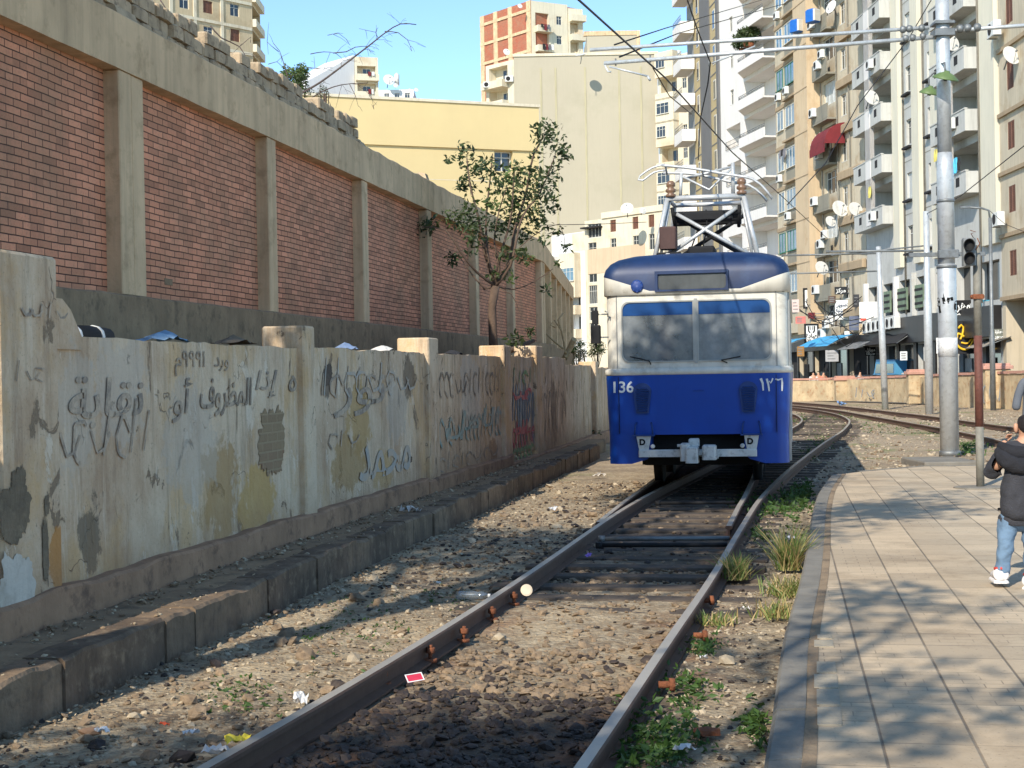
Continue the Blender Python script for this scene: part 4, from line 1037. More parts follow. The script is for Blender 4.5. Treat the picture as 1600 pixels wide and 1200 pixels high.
# x right, y away, z up ; origin between the feet
hx = .075
V_ = [(0, 0, .60), (.01, 0, .72), (.02, .0, .86), (.035, .0, .97), (.055, .01, 1.06), (.07, .0, 1.12), (.075, -.005, 1.20),      # spine, neck, head
      (-.09, 0, .57), (-.115, -.01, .33), (-.125, .01, .10), (-.13, -.02, .04),                                             # left leg
      (.08, 0, .57), (.07, .0, .33), (.075, .02, .09), (.07, -.03, .03),                                                       # right leg
      (-.10, 0, .965), (-.165, .03, .84), (-.10, .13, .93), (-.055, .12, 1.045),                                            # left arm up to the face
      (.16, 0, .965), (.23, .0, .80), (.245, -.02, .64)]
E_ = [(0, 1), (1, 2), (2, 3), (3, 4), (4, 5), (5, 6), (0, 7), (7, 8), (8, 9), (9, 10), (0, 11), (11, 12), (12, 13), (13, 14), (3, 15), (15, 16), (16, 17), (17, 18), (3, 19), (19, 20), (20, 21)]
R_ = [.07, .07, .08, .07, .04, .085, .082, .05, .04, .03, .028, .05, .04, .03, .028, .045, .03, .028, .022, .045, .035, .028]
skin('body', V_, E_, R_, skinm, boy)
o = skin('hair', [(.075, -.03, 1.075), (.077, -.022, 1.13), (.08, -.008, 1.19), (.08, .0, 1.235)], chain(4), [.055, .092, .098, .07], hairm, boy); folds(o, .012)
m = MB()
for sx in (-1, 1):
    M = Matrix.Translation((.075 + sx * .096, .0, 1.135)) @ Matrix.Rotation(R(20 * sx), 4, 'Z'); m.lathe([(.004, -.035), (.014, -.02), (.017, .005), (.014, .028), (.003, .035)], 8, M)
m.build('ear', skinm, boy)
# jacket
V_ = [(.0, 0, .455), (.005, -.005, .58), (.01, -.01, .74), (.02, -.01, .88), (.035, -.0, .985), (.05, .0, 1.03),
      (-.10, -.0, .955), (-.175, .02, .85), (-.19, .06, .80), (-.12, .13, .90), (-.075, .125, .97), (.165, -.0, .95), (.235, -.01, .80), (.25, -.03, .64), (.25, -.04, .60)]
E_ = [(0, 1), (1, 2), (2, 3), (3, 4), (4, 5), (4, 6), (6, 7), (7, 8), (8, 9), (9, 10), (4, 11), (11, 12), (12, 13), (13, 14)]
R_ = [(.19, .14), (.185, .14), (.175, .135), (.165, .13), (.12, .10), (.065, .065), .075, .062, .058, .05, .042, .08, .065, .052, .045]
jk = folds(skin('jacket', V_, E_, R_, jack, boy), .035, WR2)
# hem rib and hood
m = MB(); m.smooth = True
hem = [(.155, .50), (.163, .455), (.163, .49), (.168, .515), (.166, .535)]
b = 0
for r, z in ((.138, .445), (.146, .452), (.148, .50), (.140, .515)):
    for k in range(24): t = 2 * math.pi * k / 24; m.v.append((.0 + r * 1.05 * math.cos(t), r * .80 * math.sin(t), z))
for i in range(3):
    for k in range(24): j = (k + 1) % 24; m.face((i * 24 + k, i * 24 + j, (i + 1) * 24 + j, (i + 1) * 24 + k))
m.build('hem', jack, jk)
V_ = [(-.17, -.03, .99), (-.13, -.10, .90), (-.03, -.145, .86), (.08, -.15, .885), (.16, -.11, .96), (.19, -.04, 1.03)]
o = skin('hood', V_, chain(6), [.035, .06, .068, .068, .055, .04], jackd, jk); folds(o, .03)
V_ = [(-.15, .0, 1.02), (-.10, -.075, .975), (.02, -.11, .95), (.12, -.09, .985), (.17, -.02, 1.05)]
skin('hood_lining', V_, chain(5), [.035, .05, .06, .05, .035], jackd, jk)
blk = simple('raised_black_letters', (16, 16, 18), .8, 0, .1, 9, 0)
me = text_mesh('IBAJE', .105, 0, .003, .003); me.materials.append(blk)
for v in me.vertices: v.co.y -= .138 * math.sqrt(max(0, 1 - ((v.co.x + .02) / .2) ** 2)) - .128
ob('lettering', me, jk, (.02, -.131, .62))
m = MB(); m.smooth = True
for z in (.548, .562):
    for k in range(24): t = 2 * math.pi * k / 24; m.v.append((.157 * math.cos(t), .118 * math.sin(t), z))
for k in range(24): j = (k + 1) % 24; m.face((k, j, 24 + j, 24 + k))
m.build('waist_band', blk, jk)
me = text_mesh('YEDIK', .055, .1, .002, .002); me.materials.append(MT['grey'])
for v in me.vertices: x = v.co.x; v.co.z += x * .35
ob('lettering', me, jk, (.045, -.225, .885))
# jeans
V_ = [(-.0, 0, .52), (-.085, -.0, .47), (-.115, -.015, .36), (-.11, -.02, .30), (-.125, .0, .20), (-.13, .005, .12), (-.13, .005, .085),
      (.075, 0, .47), (.065, -.01, .36), (.07, -.01, .30), (.072, .01, .20), (.075, .01, .12), (.075, .01, .065)]
E_ = [(0, 1), (1, 2), (2, 3), (3, 4), (4, 5), (5, 6), (0, 7), (7, 8), (8, 9), (9, 10), (10, 11), (11, 12)]
o = skin('jeans', V_, E_, [.095, .085, .066, .058, .055, .053, .058, .085, .066, .058, .055, .053, .058], jean, boy); folds(o, .028)
for (x, y, z, a, zz) in ((-.14, .06, .035, -8, .0), (.055, -.04, .0, -25, 0)):
    sh = MB(); M = Matrix.Translation((x, y, z)) @ Matrix.Rotation(R(a), 4, 'Z')
    prof = [(-.10, .052, .075), (-.085, .055, .095), (-.03, .05, .095), (.03, .05, .07), (.08, .05, .05), (.115, .035, .04)]
    sh.smooth = True; n = 12
    for (yy, wx, hh) in [(-.108, .03, .05)] + prof + [(.128, .015, .03)]:
        for k in range(n):
            t = 2 * math.pi * k / n; sh.v.append(tuple(M @ Vector((wx * math.cos(t), yy, hh / 2 + .012 + hh / 2 * math.sin(t)))))
    for i in range(len(prof) + 1):
        for k in range(n): j = (k + 1) % n; sh.face((i * n + k, i * n + j, (i + 1) * n + j, (i + 1) * n + k))
    sh.face([n - 1 - k for k in range(n)]); sh.face([(len(prof) + 1) * n + k for k in range(n)])
    so = sh.build('shoe', shoe, boy)
    m = MB(); m.bbox(-.052, .052, -.112, .125, -.002, .022, .015, M); m.build('sole', shoe, so)
    m = MB(); m.tube([M @ Vector((-.04, -.06, .10)), M @ Vector((0, -.10, .105)), M @ Vector((.04, -.06, .10))], .012, 6); m.build('collar', shoer, so)
# fingers of the hand at the face
for k in range(5):
    a = (-.062 + k * .009, .115 + k * .004, 1.055)
    skin('finger', [a, (a[0] + .002 * k, a[1] - .012, a[2] + .022), (a[0] + .012, a[1] - .03, a[2] + .034)] if k else [(-.05, .10, 1.04), (-.035, .085, 1.055), (-.028, .07, 1.068)], chain(3), [.008, .007, .006], skinm, boy, sub=1)
# ---- adult beyond, mostly outside the frame
ap = G(1616, 716, .0)
ad = empty('person', (ap.x, ap.y, 0), 0, 'adult in a grey robe, cut by the right edge of the photo behind the child', 'person')
V_ = [(0, 0, .95), (0, 0, 1.15), (0, 0, 1.35), (0, 0, 1.50), (0, 0.02, 1.62), (0, .03, 1.74), (-.1, 0, .9), (-.11, 0, .5), (-.11, 0, .1), (-.11, .1, .05), (.1, 0, .9), (.11, 0, .5), (.11, 0, .1), (.11, .1, .05),
      (-.2, 0, 1.46), (-.26, .02, 1.2), (-.27, .06, .95), (.2, 0, 1.46), (.26, .02, 1.2), (.27, .06, .95)]
E_ = [(0, 1), (1, 2), (2, 3), (3, 4), (4, 5), (0, 6), (6, 7), (7, 8), (8, 9), (0, 10), (10, 11), (11, 12), (12, 13), (3, 14), (14, 15), (15, 16), (3, 17), (17, 18), (18, 19)]
skin('body', V_, E_, [.14, .14, .15, .1, .055, .1, .09, .07, .045, .04, .09, .07, .045, .04, .06, .045, .035, .06, .045, .035], skinm, ad)
V_ = [(0, 0, .12), (0, 0, .6), (0, 0, 1.0), (0, 0, 1.3), (0, 0, 1.52), (-.2, 0, 1.47), (-.29, .02, 1.2), (-.33, .05, .92), (.2, 0, 1.47), (.29, .02, 1.2), (.33, .05, .92)]
skin('robe', V_, [(0, 1), (1, 2), (2, 3), (3, 4), (4, 5), (5, 6), (6, 7), (4, 8), (8, 9), (9, 10)], [(.27, .2), (.25, .18), (.22, .16), (.21, .15), (.11, .1), .09, .085, .09, .09, .085, .09], robe, ad)
o = skin('hair', [(0, -.0, 1.70), (0, .0, 1.78)], [(0, 1)], [.10, .09], hairm, ad)
# ---- tram driver
dp = empty('person', tuple(TC + HV * .95 + HN * .12 + Vector((0, 0, .0))), -HD, 'driver in a pale shirt dimly seen behind the right half of the windscreen', 'person')
V_ = [(0, 0, 1.2), (0, 0, 1.45), (0, 0, 1.7), (0, 0, 1.86), (0, -.01, 1.98), (0, -.03, 2.10), (.0, -.03, 2.18), (-.16, 0, 1.82), (-.22, -.1, 1.6), (-.12, -.38, 1.66), (.16, 0, 1.82), (.24, -.1, 1.62), (.16, -.38, 1.70), (-.1, 0, 1.1), (-.1, -.1, .8), (.1, 0, 1.1), (.1, -.1, .8)]
E_ = [(0, 1), (1, 2), (2, 3), (3, 4), (4, 5), (5, 6), (3, 7), (7, 8), (8, 9), (3, 10), (10, 11), (11, 12), (0, 13), (13, 14), (0, 15), (15, 16)]
skin('body', V_, E_, [.13, .13, .15, .1, .055, .085, .08, .06, .05, .035, .06, .05, .035, .08, .06, .08, .06], skinm, dp)
skin('shirt', V_[:4] + V_[7:9] + V_[10:12], [(0, 1), (1, 2), (2, 3), (3, 4), (4, 5), (3, 6), (6, 7)], [.15, .15, .165, .11, .08, .07, .08, .07], simple('pale_shirt', (170, 178, 188), .9), dp)
skin('hair', [(0, -.01, 2.17), (0, .0, 2.22)], [(0, 1)], [.092, .07], hairm, dp)

# ================================================================ POLES, ARMS, WIRES
PP = G(1484, 713, .0)
pole = empty('pole', (PP.x, PP.y, 0), 0, 'thick silver stepped pole with a painted number, right of the tram', 'pole')
m = MB(); m.lathe([(.185, -.1), (.185, 3.80), (.165, 3.86)], 24); m.lathe([(.165, 3.86), (.165, 5.75), (.14, 6.1)], 24); m.lathe([(.14, 6.1), (.13, 9.6)], 24); m.build('shaft', MT['galv'], pole)
for pr in ([(.20, 3.78), (.20, 3.84)], [(.178, 5.10), (.178, 5.16)], [(.21, 0.0), (.21, .10), (.185, .12)]): m = MB(); m.lathe(pr, 24); m.build('ring', MT['galvd'], pole)
me = text_mesh('٩٣٥', .42, 0, .014); me.materials.append(MT['black'])
for v in me.vertices: v.co.y = -.19 * math.cos(v.co.x / .19) - .001; v.co.x = .19 * math.sin(v.co.x / .19)
for p in me.polygons: pass
ob('number', me, pole, (0.0, 0, 3.02), R(-12))
m = MB(); m.lathe([(.1905, 2.0), (.1905, 2.38)], 24); m.build('poster', simple('pasted_paper', (214, 212, 206), .9, 0, .12, 14, .2, 30, .4, (120, 116, 110), .6), pole)
m = MB(); m.bbox(-.75, .78, -.05, .05, 4.02, 4.10, .015); m.bbox(-.2, .2, -.2, -.05, 3.98, 4.14, .015); m.build('cross_bar', MT['galvd'], pole)
AL = math.radians(12); AX = Vector((-math.cos(AL), math.sin(AL), 0))
def hit_arm(px, py):                                  # point on the vertical plane of the arms
    A = PP; s, z = onplane(px, py, A, A + AX); return A + AX * s + Vector((0, 0, z))
arms = empty('cantilever_arm', (0, 0, 0), 0, 'long pair of horizontal silver tubes reaching left over the tram from the thick pole', 'arm')
u0, u1 = hit_arm(1452, 43), hit_arm(922, 78); l0, l1 = hit_arm(1460, 58), hit_arm(944, 99)
m = MB(); m.tube([u0, u1], .038, 10); m.build('tube', MT['galv'], arms); m = MB(); m.tube([l0, l1], .042, 10); m.build('tube', MT['galv'], arms)
m = MB(); l2 = hit_arm(950, 112); m.tube([l1, l2, hit_arm(955, 112)], .02, 8); m.tube([hit_arm(952, 104), hit_arm(1012, 119)], .02, 8); m.tube([hit_arm(1012, 119), hit_arm(1016, 126)], .025, 8)
m.tube([hit_arm(1112, 99), hit_arm(1180, 72)], .018, 8); m.build('bracket', MT['galv'], arms)
for k, (px, py) in enumerate([(1411, 46), (1421, 45), (1440, 44), (1415, 60), (1426, 59), (1442, 57)]):
    c = hit_arm(px, py); m = MB(); m.tube([c - AX * .06, c - AX * .02, c + AX * .02, c + AX * .06], [.05, .075, .075, .05], 12); m.build('insulator', MT['galvd'], arms)
for px, py in ((962, 96), (1016, 91), (1108, 97)):
    c = hit_arm(px, py); m = MB(); m.tube([c + Vector((0, 0, .06)), c - Vector((0, 0, .09))], .018, 6); m.build('clamp', MT['galvd'], arms)
ra = empty('cantilever_arm', (0, 0, 0), 0, 'single silver tube arm reaching right from the thick pole out of the photo', 'arm')
m = MB(); m.tube([hit_arm(1486, 48), hit_arm(1640, 37)], .04, 10); m.build('tube', MT['galv'], ra)
for px, py in ((1500, 45), (1512, 44), (1527, 43)):
    c = hit_arm(px, py); m = MB(); m.tube([c - AX * .07, c - AX * .03, c + AX * .03, c + AX * .07], [.05, .085, .085, .05], 12); m.build('insulator', MT['galvd'], ra)
m = MB(); m.bbox(-.2, .2, -.2, .2, 8.42, 8.56, .02); m.bbox(-.2, .2, -.2, .2, 8.66, 8.72, .02); m.build('clamp', MT['galvd'], pole)
# green lamps hung on the pole
greenm = simple('green_enamel', (98, 118, 70), .5, 0, .15, 6, .05, 20)
for k, (px, py, sc_, lb) in enumerate([(1477, 124, 1.0, 'green enamelled dish lamp on the front of the thick pole'), (1452, 147, .8, 'smaller grey green dish lamp hanging behind the thick pole')]):
    c = Q(px, py, PP.y - (.4 if k == 0 else -.5)); o = empty('lamp', tuple(c), 0, lb, 'lamp')
    M = Matrix.Rotation(R(10), 4, 'Y') @ Matrix.Rotation(R(16), 4, 'X')
    m = MB(); m.lathe([(.26 * sc_, 0), (.25 * sc_, .03), (.14 * sc_, .11), (.06 * sc_, .14), (.05 * sc_, .17)], 24, M); m.build('shade', greenm, o)
    m = MB(); m.lathe([(.03, -.03), (.05, .0), (.03, .05)], 12, M); m.build('bulb', MT['dark'], o)
    m = MB(); m.tube([(0, 0, .17), (.02, .1, .35), (.02, .35 if k == 0 else -.35, .38)], .018, 6); m.build('bracket', MT['galvd'], o)
# signal post and traffic light on the platform
sp = G(1532, 762, .2)
post = empty('signal_post', (sp.x, sp.y, .2), 0, 'slim platform post, grey at top and foot and rusty red in the middle', 'post')
m = MB(); m.lathe([(.052, 0), (.052, .80)], 16); m.build('foot', MT['greypole'], post)
m = MB(); m.lathe([(.0535, .80), (.0525, 1.99)], 16); m.build('middle', MT['rustpole'], post)
m = MB(); m.lathe([(.052, 1.99), (.049, 3.17)], 16); m.build('top', MT['greypole'], post)
m = MB(); m.tube([(-.09, 0, 2.50), (.09, 0, 2.50)], .02, 8); m.bbox(-.07, .07, -.07, .07, 2.47, 2.53, .01); m.build('clamp', MT['rust'], post)
tl = empty('traffic_light', tuple(Vector((sp.x - .13, sp.y - .1, 3.11))), R(-12), 'weathered grey two lens traffic light, unlit, at the top of the rusty platform post', 'traffic light'); tl.scale = (.82, .82, .95)
m = MB(); m.bbox(-.105, .105, -.02, .12, -.01, .37, .02); m.build('housing', MT['galvd'], tl)
for z in (.27, .09):
    M = Matrix.Translation((0, -.02, z)) @ Matrix.Rotation(R(90), 4, 'X'); m = MB(); m.lathe([(.085, 0), (.085, .09), (.077, .09), (.075, .005), (0.0, .003)], 20, M); m.build('lens', MT['black'], tl)
m = MB(); m.tube([(.08, .02, .36), (.03, -.06, .42), (.1, -.1, .44), (.02, -.05, .47)], .006, 5); m.tube([(.1, 0, .2), (.16, -.05, .28), (.13, -.02, .36)], .008, 5); m.build('loose_wire', MT['rust'], tl)
# far silver poles
def far_pole(px0, py0, Y, ptop, w_, label, extra=None):
    b_ = Q(px0, py0, Y); t_ = Q(px0, ptop, Y); o = empty('pole', (b_.x, b_.y, 0), 0, label, 'pole', 'silver poles beside the far tracks')
    h = t_.z; m = MB(); m.lathe([(w_, -.1), (w_, h * .55), (w_ * .78, h * .57), (w_ * .72, h)], 14); m.build('shaft', MT['galv'], o); return o, h
o, h = far_pole(1383, 622, 66, 385, .15, 'slim silver pole leaning slightly at the low wall, leftmost of three')
o.rotation_euler = (0, R(-1.5), 0); 
m = MB(); m.tube([(0, 0, h - .3), (-4.2, .8, h - .15)], .04, 8); m.tube([(0, 0, h - 1.1), (-5.2, 1.0, h - .95)], .035, 8); m.tube([(-4.0, .8, h - .15), (-5.6, 1, h - .6)], .02, 6); m.build('bracket_arm', MT['galvd'], o)
o, h = far_pole(1452, 630, 58, 330, .16, 'taller silver pole at the low wall, just left of the thick pole')
m = MB(); m.tube([(0, 0, h - 1.55), (-3.8, .8, h - 1.45)], .045, 8); m.tube([(0, 0, h - 1.35), (-3.6, .8, h - 1.6)], .03, 8); m.build('bracket_arm', MT['galvd'], o)
lp_ = Q(1551, 580, 61); sl_ = empty('street_lamp', (lp_.x, lp_.y, 0), 0, 'slender street lamp post with curved arm behind the low wall at the right', 'street lamp')
hh = Q(1545, 325, 61).z; m = MB(); m.lathe([(.12, 0), (.11, 3.0), (.08, 3.2), (.07, hh - .4)], 12); m.tube([(0, 0, hh - .5), (-.05, 0, hh - .1), (-.35, 0, hh), (-.9, 0, hh + .05)], .045, 8); m.build('shaft', MT['galvd'], sl_)
m = MB(); m.bbox(-1.25, -.85, -.08, .08, hh + .01, hh + .09, .03); m.build('lamp_head', MT['galvd'], sl_)
# overhead wires
def wire(name, pts, r, label, cat='wire'):
    m = MB(); m.tube(pts, r, 6); return tag(m.build(name, MT['wire']), label, cat, None)
def W3(px, py, z):   # point at height z under pixel
    return G(px, py, z)
c0 = Q(880, -22, 13.5); c1 = Q(1040, 122, 20.5); c2 = Q(1144, 238, 30); c3 = Q(1220, 305, 42); c4 = Q(1292, 372, 66)
wire('contact_wire', [Q(760, -180, 9), c0, c1, c2, c3, c4], .012, 'black contact wire running from the upper middle down over the tram towards the right')
d0 = Q(1070, -12, 24); d1 = hit_arm(1110, 98); wire('hanger_wire', [Q(1060, -60, 22), d0, Q(1090, 47, 27), d1, hit_arm(1106, 131), Q(1094, 187, 34), Q(1091, 250, 38)], .014, 'zigzag black hanger wire dropping through the double arm near the grey tower')
wire('span_wire', [Q(968, 89, 31), Q(1060, 52, 60), Q(1225, 6, 100), Q(1240, 0, 104)], .02, 'thin span wire from the arm tips up to the cream balcony tower')
wire('span_wire', [Q(960, 70, 31), Q(1040, 44, 50), Q(1190, 0, 90)], .018, 'upper thin span wire crossing the sky above the grey party wall')
wire('span_wire', [Q(1020, 106, 31.4), Q(1046, 150, 36), Q(1080, 178, 45)], .014, 'short slack wire below the left end of the double arm')
wire('span_wire', [Q(1230, 320, 60), Q(1290, 255, 62), Q(1340, 165, 63), Q(1420, 60, 64), Q(1455, 0, 66)], .022, 'long black cable rising to the right in front of the tan block')
wire('span_wire', [Q(1448, 334, 58), Q(1500, 307, 50), Q(1600, 228, 40), Q(1680, 160, 34)], .015, 'cable running from the taller far pole up to the right edge')
wire('span_wire', [Q(840, 352, 45), Q(940, 350, 50), Q(1010, 347, 55)], .012, 'thin wire crossing in front of the pale apartments behind the tree')
wire('span_wire', [Q(1545, 328, 61), Q(1570, 350, 61), Q(1600, 362, 60)], .012, 'short sagging cable from the slender street lamp to the right edge')
# ================================================================ BUILDINGS
MESHC = {}
def win_mesh(w_, h, mul_=1, mf='wf', mp='pane', cross=True):
    k = ('w', round(w_, 2), round(h, 2), mul_, mf, mp, cross)
    if k not in MESHC:
        m = MB(); t = .05
        m.box(0, w_, 0, .06, 0, t); m.box(0, w_, 0, .06, h - t, h); m.box(0, t, 0, .06, t, h - t); m.box(w_ - t, w_, 0, .06, t, h - t)
        for i in range(mul_): x = w_ * (i + 1) / (mul_ + 1); m.box(x - .025, x + .025, 0.005, .055, t, h - t)
        if cross: m.box(t, w_ - t, .008, .052, h * .68, h * .68 + .04)
        m.box(-.05, w_ + .05, -.12, .02, -.06, -.002)
        m.cur = 0; m.mats = [MT[mf]]; a = m.mesh('window'); m.fix(a)
        q = MB(); q.box(t * .5, w_ - t * .5, .035, .045, t * .5, h - t * .5); q.mats = [MT[mp]]; MESHC[k] = (a, q.mesh('pane'))
    return MESHC[k]
def shut_mesh(w_, h, mm='shut', n=2):
    k = ('s', round(w_, 2), round(h, 2), mm, n)
    if k not in MESHC:
        m = MB(); m.mats = [MT[mm]]
        for i in range(n):
            x0 = w_ * i / n + .01; x1 = w_ * (i + 1) / n - .01
            m.box(x0, x0 + .05, 0, .05, 0, h); m.box(x1 - .05, x1, 0, .05, 0, h); m.box(x0 + .05, x1 - .05, 0, .05, 0, .06); m.box(x0 + .05, x1 - .05, 0, .05, h - .06, h)
            z = .1
            while z < h - .1: m.box(x0 + .05, x1 - .05, .01, .045, z, z + .05); z += .085
        m.box(0, w_, .05, .06, 0, h); MESHC[k] = (m.mesh('shutter'), None)
    return MESHC[k]
class Bld:
    def __init__(s, name, label, A, B, depth, H, wall, cat='building', z0=-.2):
        s.A, s.B = A, B; s.W = math.hypot(B[0] - A[0], B[1] - A[1]); s.D, s.H, s.wall, s.z0 = depth, H, wall, z0
        s.rz = math.atan2(B[1] - A[1], B[0] - A[0]); s.root = empty(name, (A[0], A[1], 0), s.rz, label, cat); s.holes = []; s.bands = []
    def f(s, px, py): return onplane(px, py, s.A, s.B)
    def x(s, px): return s.f(px, 500)[0]
    def w(s, x, y, z):
        c, n = math.cos(s.rz), math.sin(s.rz); return Vector((s.A[0] + x * c - y * n, s.A[1] + x * n + y * c, z))
    def win(s, x0, x1, z0, z1, kind='win', d=.18, **k):
        if z1 > s.H - .2 or x0 < .05 or x1 > s.W - .05 or z0 < s.z0 + .1: return
        s.holes.append((x0, x1, z0, z1, d))
        if kind == 'win': a, b = win_mesh(x1 - x0, z1 - z0, **k); o = ob('window', a, s.root, (x0, d - .07, z0)); ob('pane', b, o)
        elif kind == 'shut': a, b = shut_mesh(x1 - x0, z1 - z0, **k); o = ob('shutter', a, s.root, (x0, d - .09, z0))
        elif kind == 'door': pass
    def recess(s, x0, x1, z0, z1, d=1.4, door=True, mp='pane'):
        if z1 > s.H - .2: return
        s.holes.append((x0, x1, z0, z1, d))
        if door and x1 - x0 > 1.2:
            w_ = min(1.3, (x1 - x0) * .5); a, b = win_mesh(w_, min(2.1, z1 - z0 - .3), 1, 'wf', mp, False); xx = x0 + (x1 - x0 - w_) * .6
            o = ob('balcony_door', a, s.root, (xx, d - .07, z0 + .02)); ob('pane', b, o)
    def box(s, name, m_, x0, x1, y0, y1, z0, z1, c=0):
        m = MB(); (m.bbox(x0, x1, y0, y1, z0, z1, c) if c else m.box(x0, x1, y0, y1, z0, z1)); return m.build(name, m_ if not isinstance(m_, str) else MT[m_], s.root)
    def finish(s, roofm=None):
        xs = sorted({0, s.W, *[h[0] for h in s.holes], *[h[1] for h in s.holes]}); zs = sorted({s.z0, s.H, *[h[2] for h in s.holes], *[h[3] for h in s.holes]})
        m = MB()
        for i in range(len(xs) - 1):
            cx = (xs[i] + xs[i + 1]) / 2; j = 0
            while j < len(zs) - 1:
                def solid(j): cz = (zs[j] + zs[j + 1]) / 2; return not any(h[0] < cx < h[1] and h[2] < cz < h[3] for h in s.holes)
                if solid(j):
                    k = j
                    while k + 1 < len(zs) - 1 and solid(k + 1): k += 1
                    m.poly([(xs[i], 0, zs[j]), (xs[i + 1], 0, zs[j]), (xs[i + 1], 0, zs[k + 1]), (xs[i], 0, zs[k + 1])]); j = k + 1
                else: j += 1
        for x0, x1, z0, z1, d in s.holes:
            m.poly([(x0, 0, z0), (x0, 0, z1), (x0, d, z1), (x0, d, z0)]); m.poly([(x1, 0, z1), (x1, 0, z0), (x1, d, z0), (x1, d, z1)])
            m.poly([(x0, 0, z0), (x0, d, z0), (x1, d, z0), (x1, 0, z0)]); m.poly([(x0, 0, z1), (x1, 0, z1), (x1, d, z1), (x0, d, z1)])
            m.poly([(x0, d, z0), (x0, d, z1), (x1, d, z1), (x1, d, z0)])
        W, D, H, z0 = s.W, s.D, s.H, s.z0
        m.poly([(0, 0, z0), (0, 0, H), (0, D, H), (0, D, z0)]); m.poly([(W, 0, z0), (W, D, z0), (W, D, H), (W, 0, H)])
        m.poly([(0, D, z0), (0, D, H), (W, D, H), (W, D, z0)]); m.poly([(0, 0, H), (W, 0, H), (W, D, H), (0, D, H)])
        m.build('wall', s.wall, s.root, fix=False)
        return s.root
def railing(x0, x1, y0, y1, z0, h, name, m_, parent):
    m = MB(); n = max(2, int(math.hypot(x1 - x0, y1 - y0) / .35))
    for z in (h, h * .5, .05): m.tube([(x0, y0, z0 + z), (x1, y1, z0 + z)], .025, 5)
    for i in range(n + 1): t = i / n; m.tube([(x0 + (x1 - x0) * t, y0 + (y1 - y0) * t, z0), (x0 + (x1 - x0) * t, y0 + (y1 - y0) * t, z0 + h)], .018, 5)
    return m.build(name, m_, parent)
AT = lambda px, Z: ((px - 800 + (0)) / F * Z, Z)
# movable fittings ------------------------------------------------
def ac_mesh():
    m = MB(); m.mats = [MT['ac'], MT['dark']]; m.cur = 0; m.bbox(-.42, .42, -.32, 0, 0, .58, .03); m.cur = 1
    M = Matrix.Translation((-.1, -.322, .29)) @ Matrix.Rotation(R(90), 4, 'X'); m.lathe([(.22, 0), (.22, .012), (.19, .012), (.18, .004)], 16, M)
    a = m.mesh('body'); q = MB(); q.mats = [MT['galvd']]; q.box(-.35, -.31, -.36, .02, -.04, 0); q.box(.31, .35, -.36, .02, -.04, 0); return a, q.mesh('shelf_bracket')
ACM = ac_mesh()
ORD = ['ground', 'first', 'second', 'third', 'fourth', 'fifth', 'sixth', 'seventh', 'eighth', 'ninth', 'tenth', 'eleventh', 'twelfth', 'thirteenth', 'fourteenth']
def ac(p, rz, label, s=1.0, group='outdoor air conditioner units'):
    o = empty('air_conditioner', tuple(p), rz, label, 'air conditioner', group); o.scale = (s, s, s)
    ob('casing', ACM[0], o); ob('shelf_bracket', ACM[1], o); return o
def dish_mesh():
    m = MB(); m.mats = [MT['ac']]; m.smooth = True; n = 18; prof = [(0.02, 0), (.15, .02), (.3, .07), (.42, .14)]
    m.lathe(prof, n); a = m.mesh('dish'); q = MB(); q.mats = [MT['galvd']]; q.tube([(0, 0, 0), (0, 0, -.12), (0, -.3, -.5)], .03, 6); q.tube([(0, -.4, .1), (0, 0, .45)], .012, 5); q.lathe([(.04, .42), (.04, .5)], 8); return a, q.mesh('mount')
DM = dish_mesh()
def dish(p, label, s=1.0, rx=70, rz=200):
    o = empty('satellite_dish', tuple(p), 0, label, 'satellite dish', 'satellite dishes on roofs and walls'); o.rotation_euler = (R(rx), 0, R(rz - 180)); o.scale = (s, s, s)
    ob('reflector', DM[0], o); ob('mount', DM[1], o); return o
def laundry(p, rz, cols, label):
    m = MB(); x = 0
    for c in cols:
        m.mat(c); w_ = random.uniform(.35, .6); h = random.uniform(.5, .95); n = 4
        b = len(m.v)
        for i in range(n + 1):
            for z in (0, -h * .5, -h): m.v.append((x + w_ * i / n, -.03 + .05 * math.sin(i * 2 + z * 3) * (1 if z else 0), z + random.uniform(-.03, .03)))
        for i in range(n):
            for k in range(2): m.face((b + i * 3 + k, b + i * 3 + 3 + k, b + i * 3 + 4 + k, b + i * 3 + k + 1))
        x += w_ + .06
    o = m.build('laundry', None); o.location = p; o.rotation_euler = (0, 0, rz); return tag(o, label, 'laundry')
ST = 3.3
tanw = simple('cream_render', (196, 182, 156), .9, 0, .1, .25, .2, 3, .5, (158, 132, 98), .55)
tanp = simple('orange_tan_pilaster', (200, 176, 142), .9, 0, .08, .3, .1, 4, .3, (170, 132, 90), .4)
tanb = simple('brown_band', (168, 146, 116), .9, 0, .12, .5, .2, 4, .4)
greyp = simple('grey_infill_panel', (138, 132, 116), .9, 0, .1, .5, .1, 4, .3)
whw = simple('white_grey_render', (190, 188, 180), .9, 0, .06, .3, .15, 4, .35, (150, 146, 136), .4)
whc = simple('cream_pier', (214, 206, 184), .9, 0, .05, .3, .1, 4, .25)
wbw = simple('clean_white_render', (222, 216, 208), .9, 0, .04, .3, .1, 4, .2)
gtw = simple('light_grey_cladding', (146, 144, 140), .8, 0, .08, .4, .05, 4, .2)
gtd = simple('dark_grey_cladding', (104, 102, 100), .8, 0, .08, .4, .05, 4)
gtt = simple('tan_cladding', (178, 158, 116), .85, 0, .1, .5, .1, 4, .2)
shopd = simple('black_shop_cladding', (34, 32, 32), .45, 0, .4, .8, .05, 6)
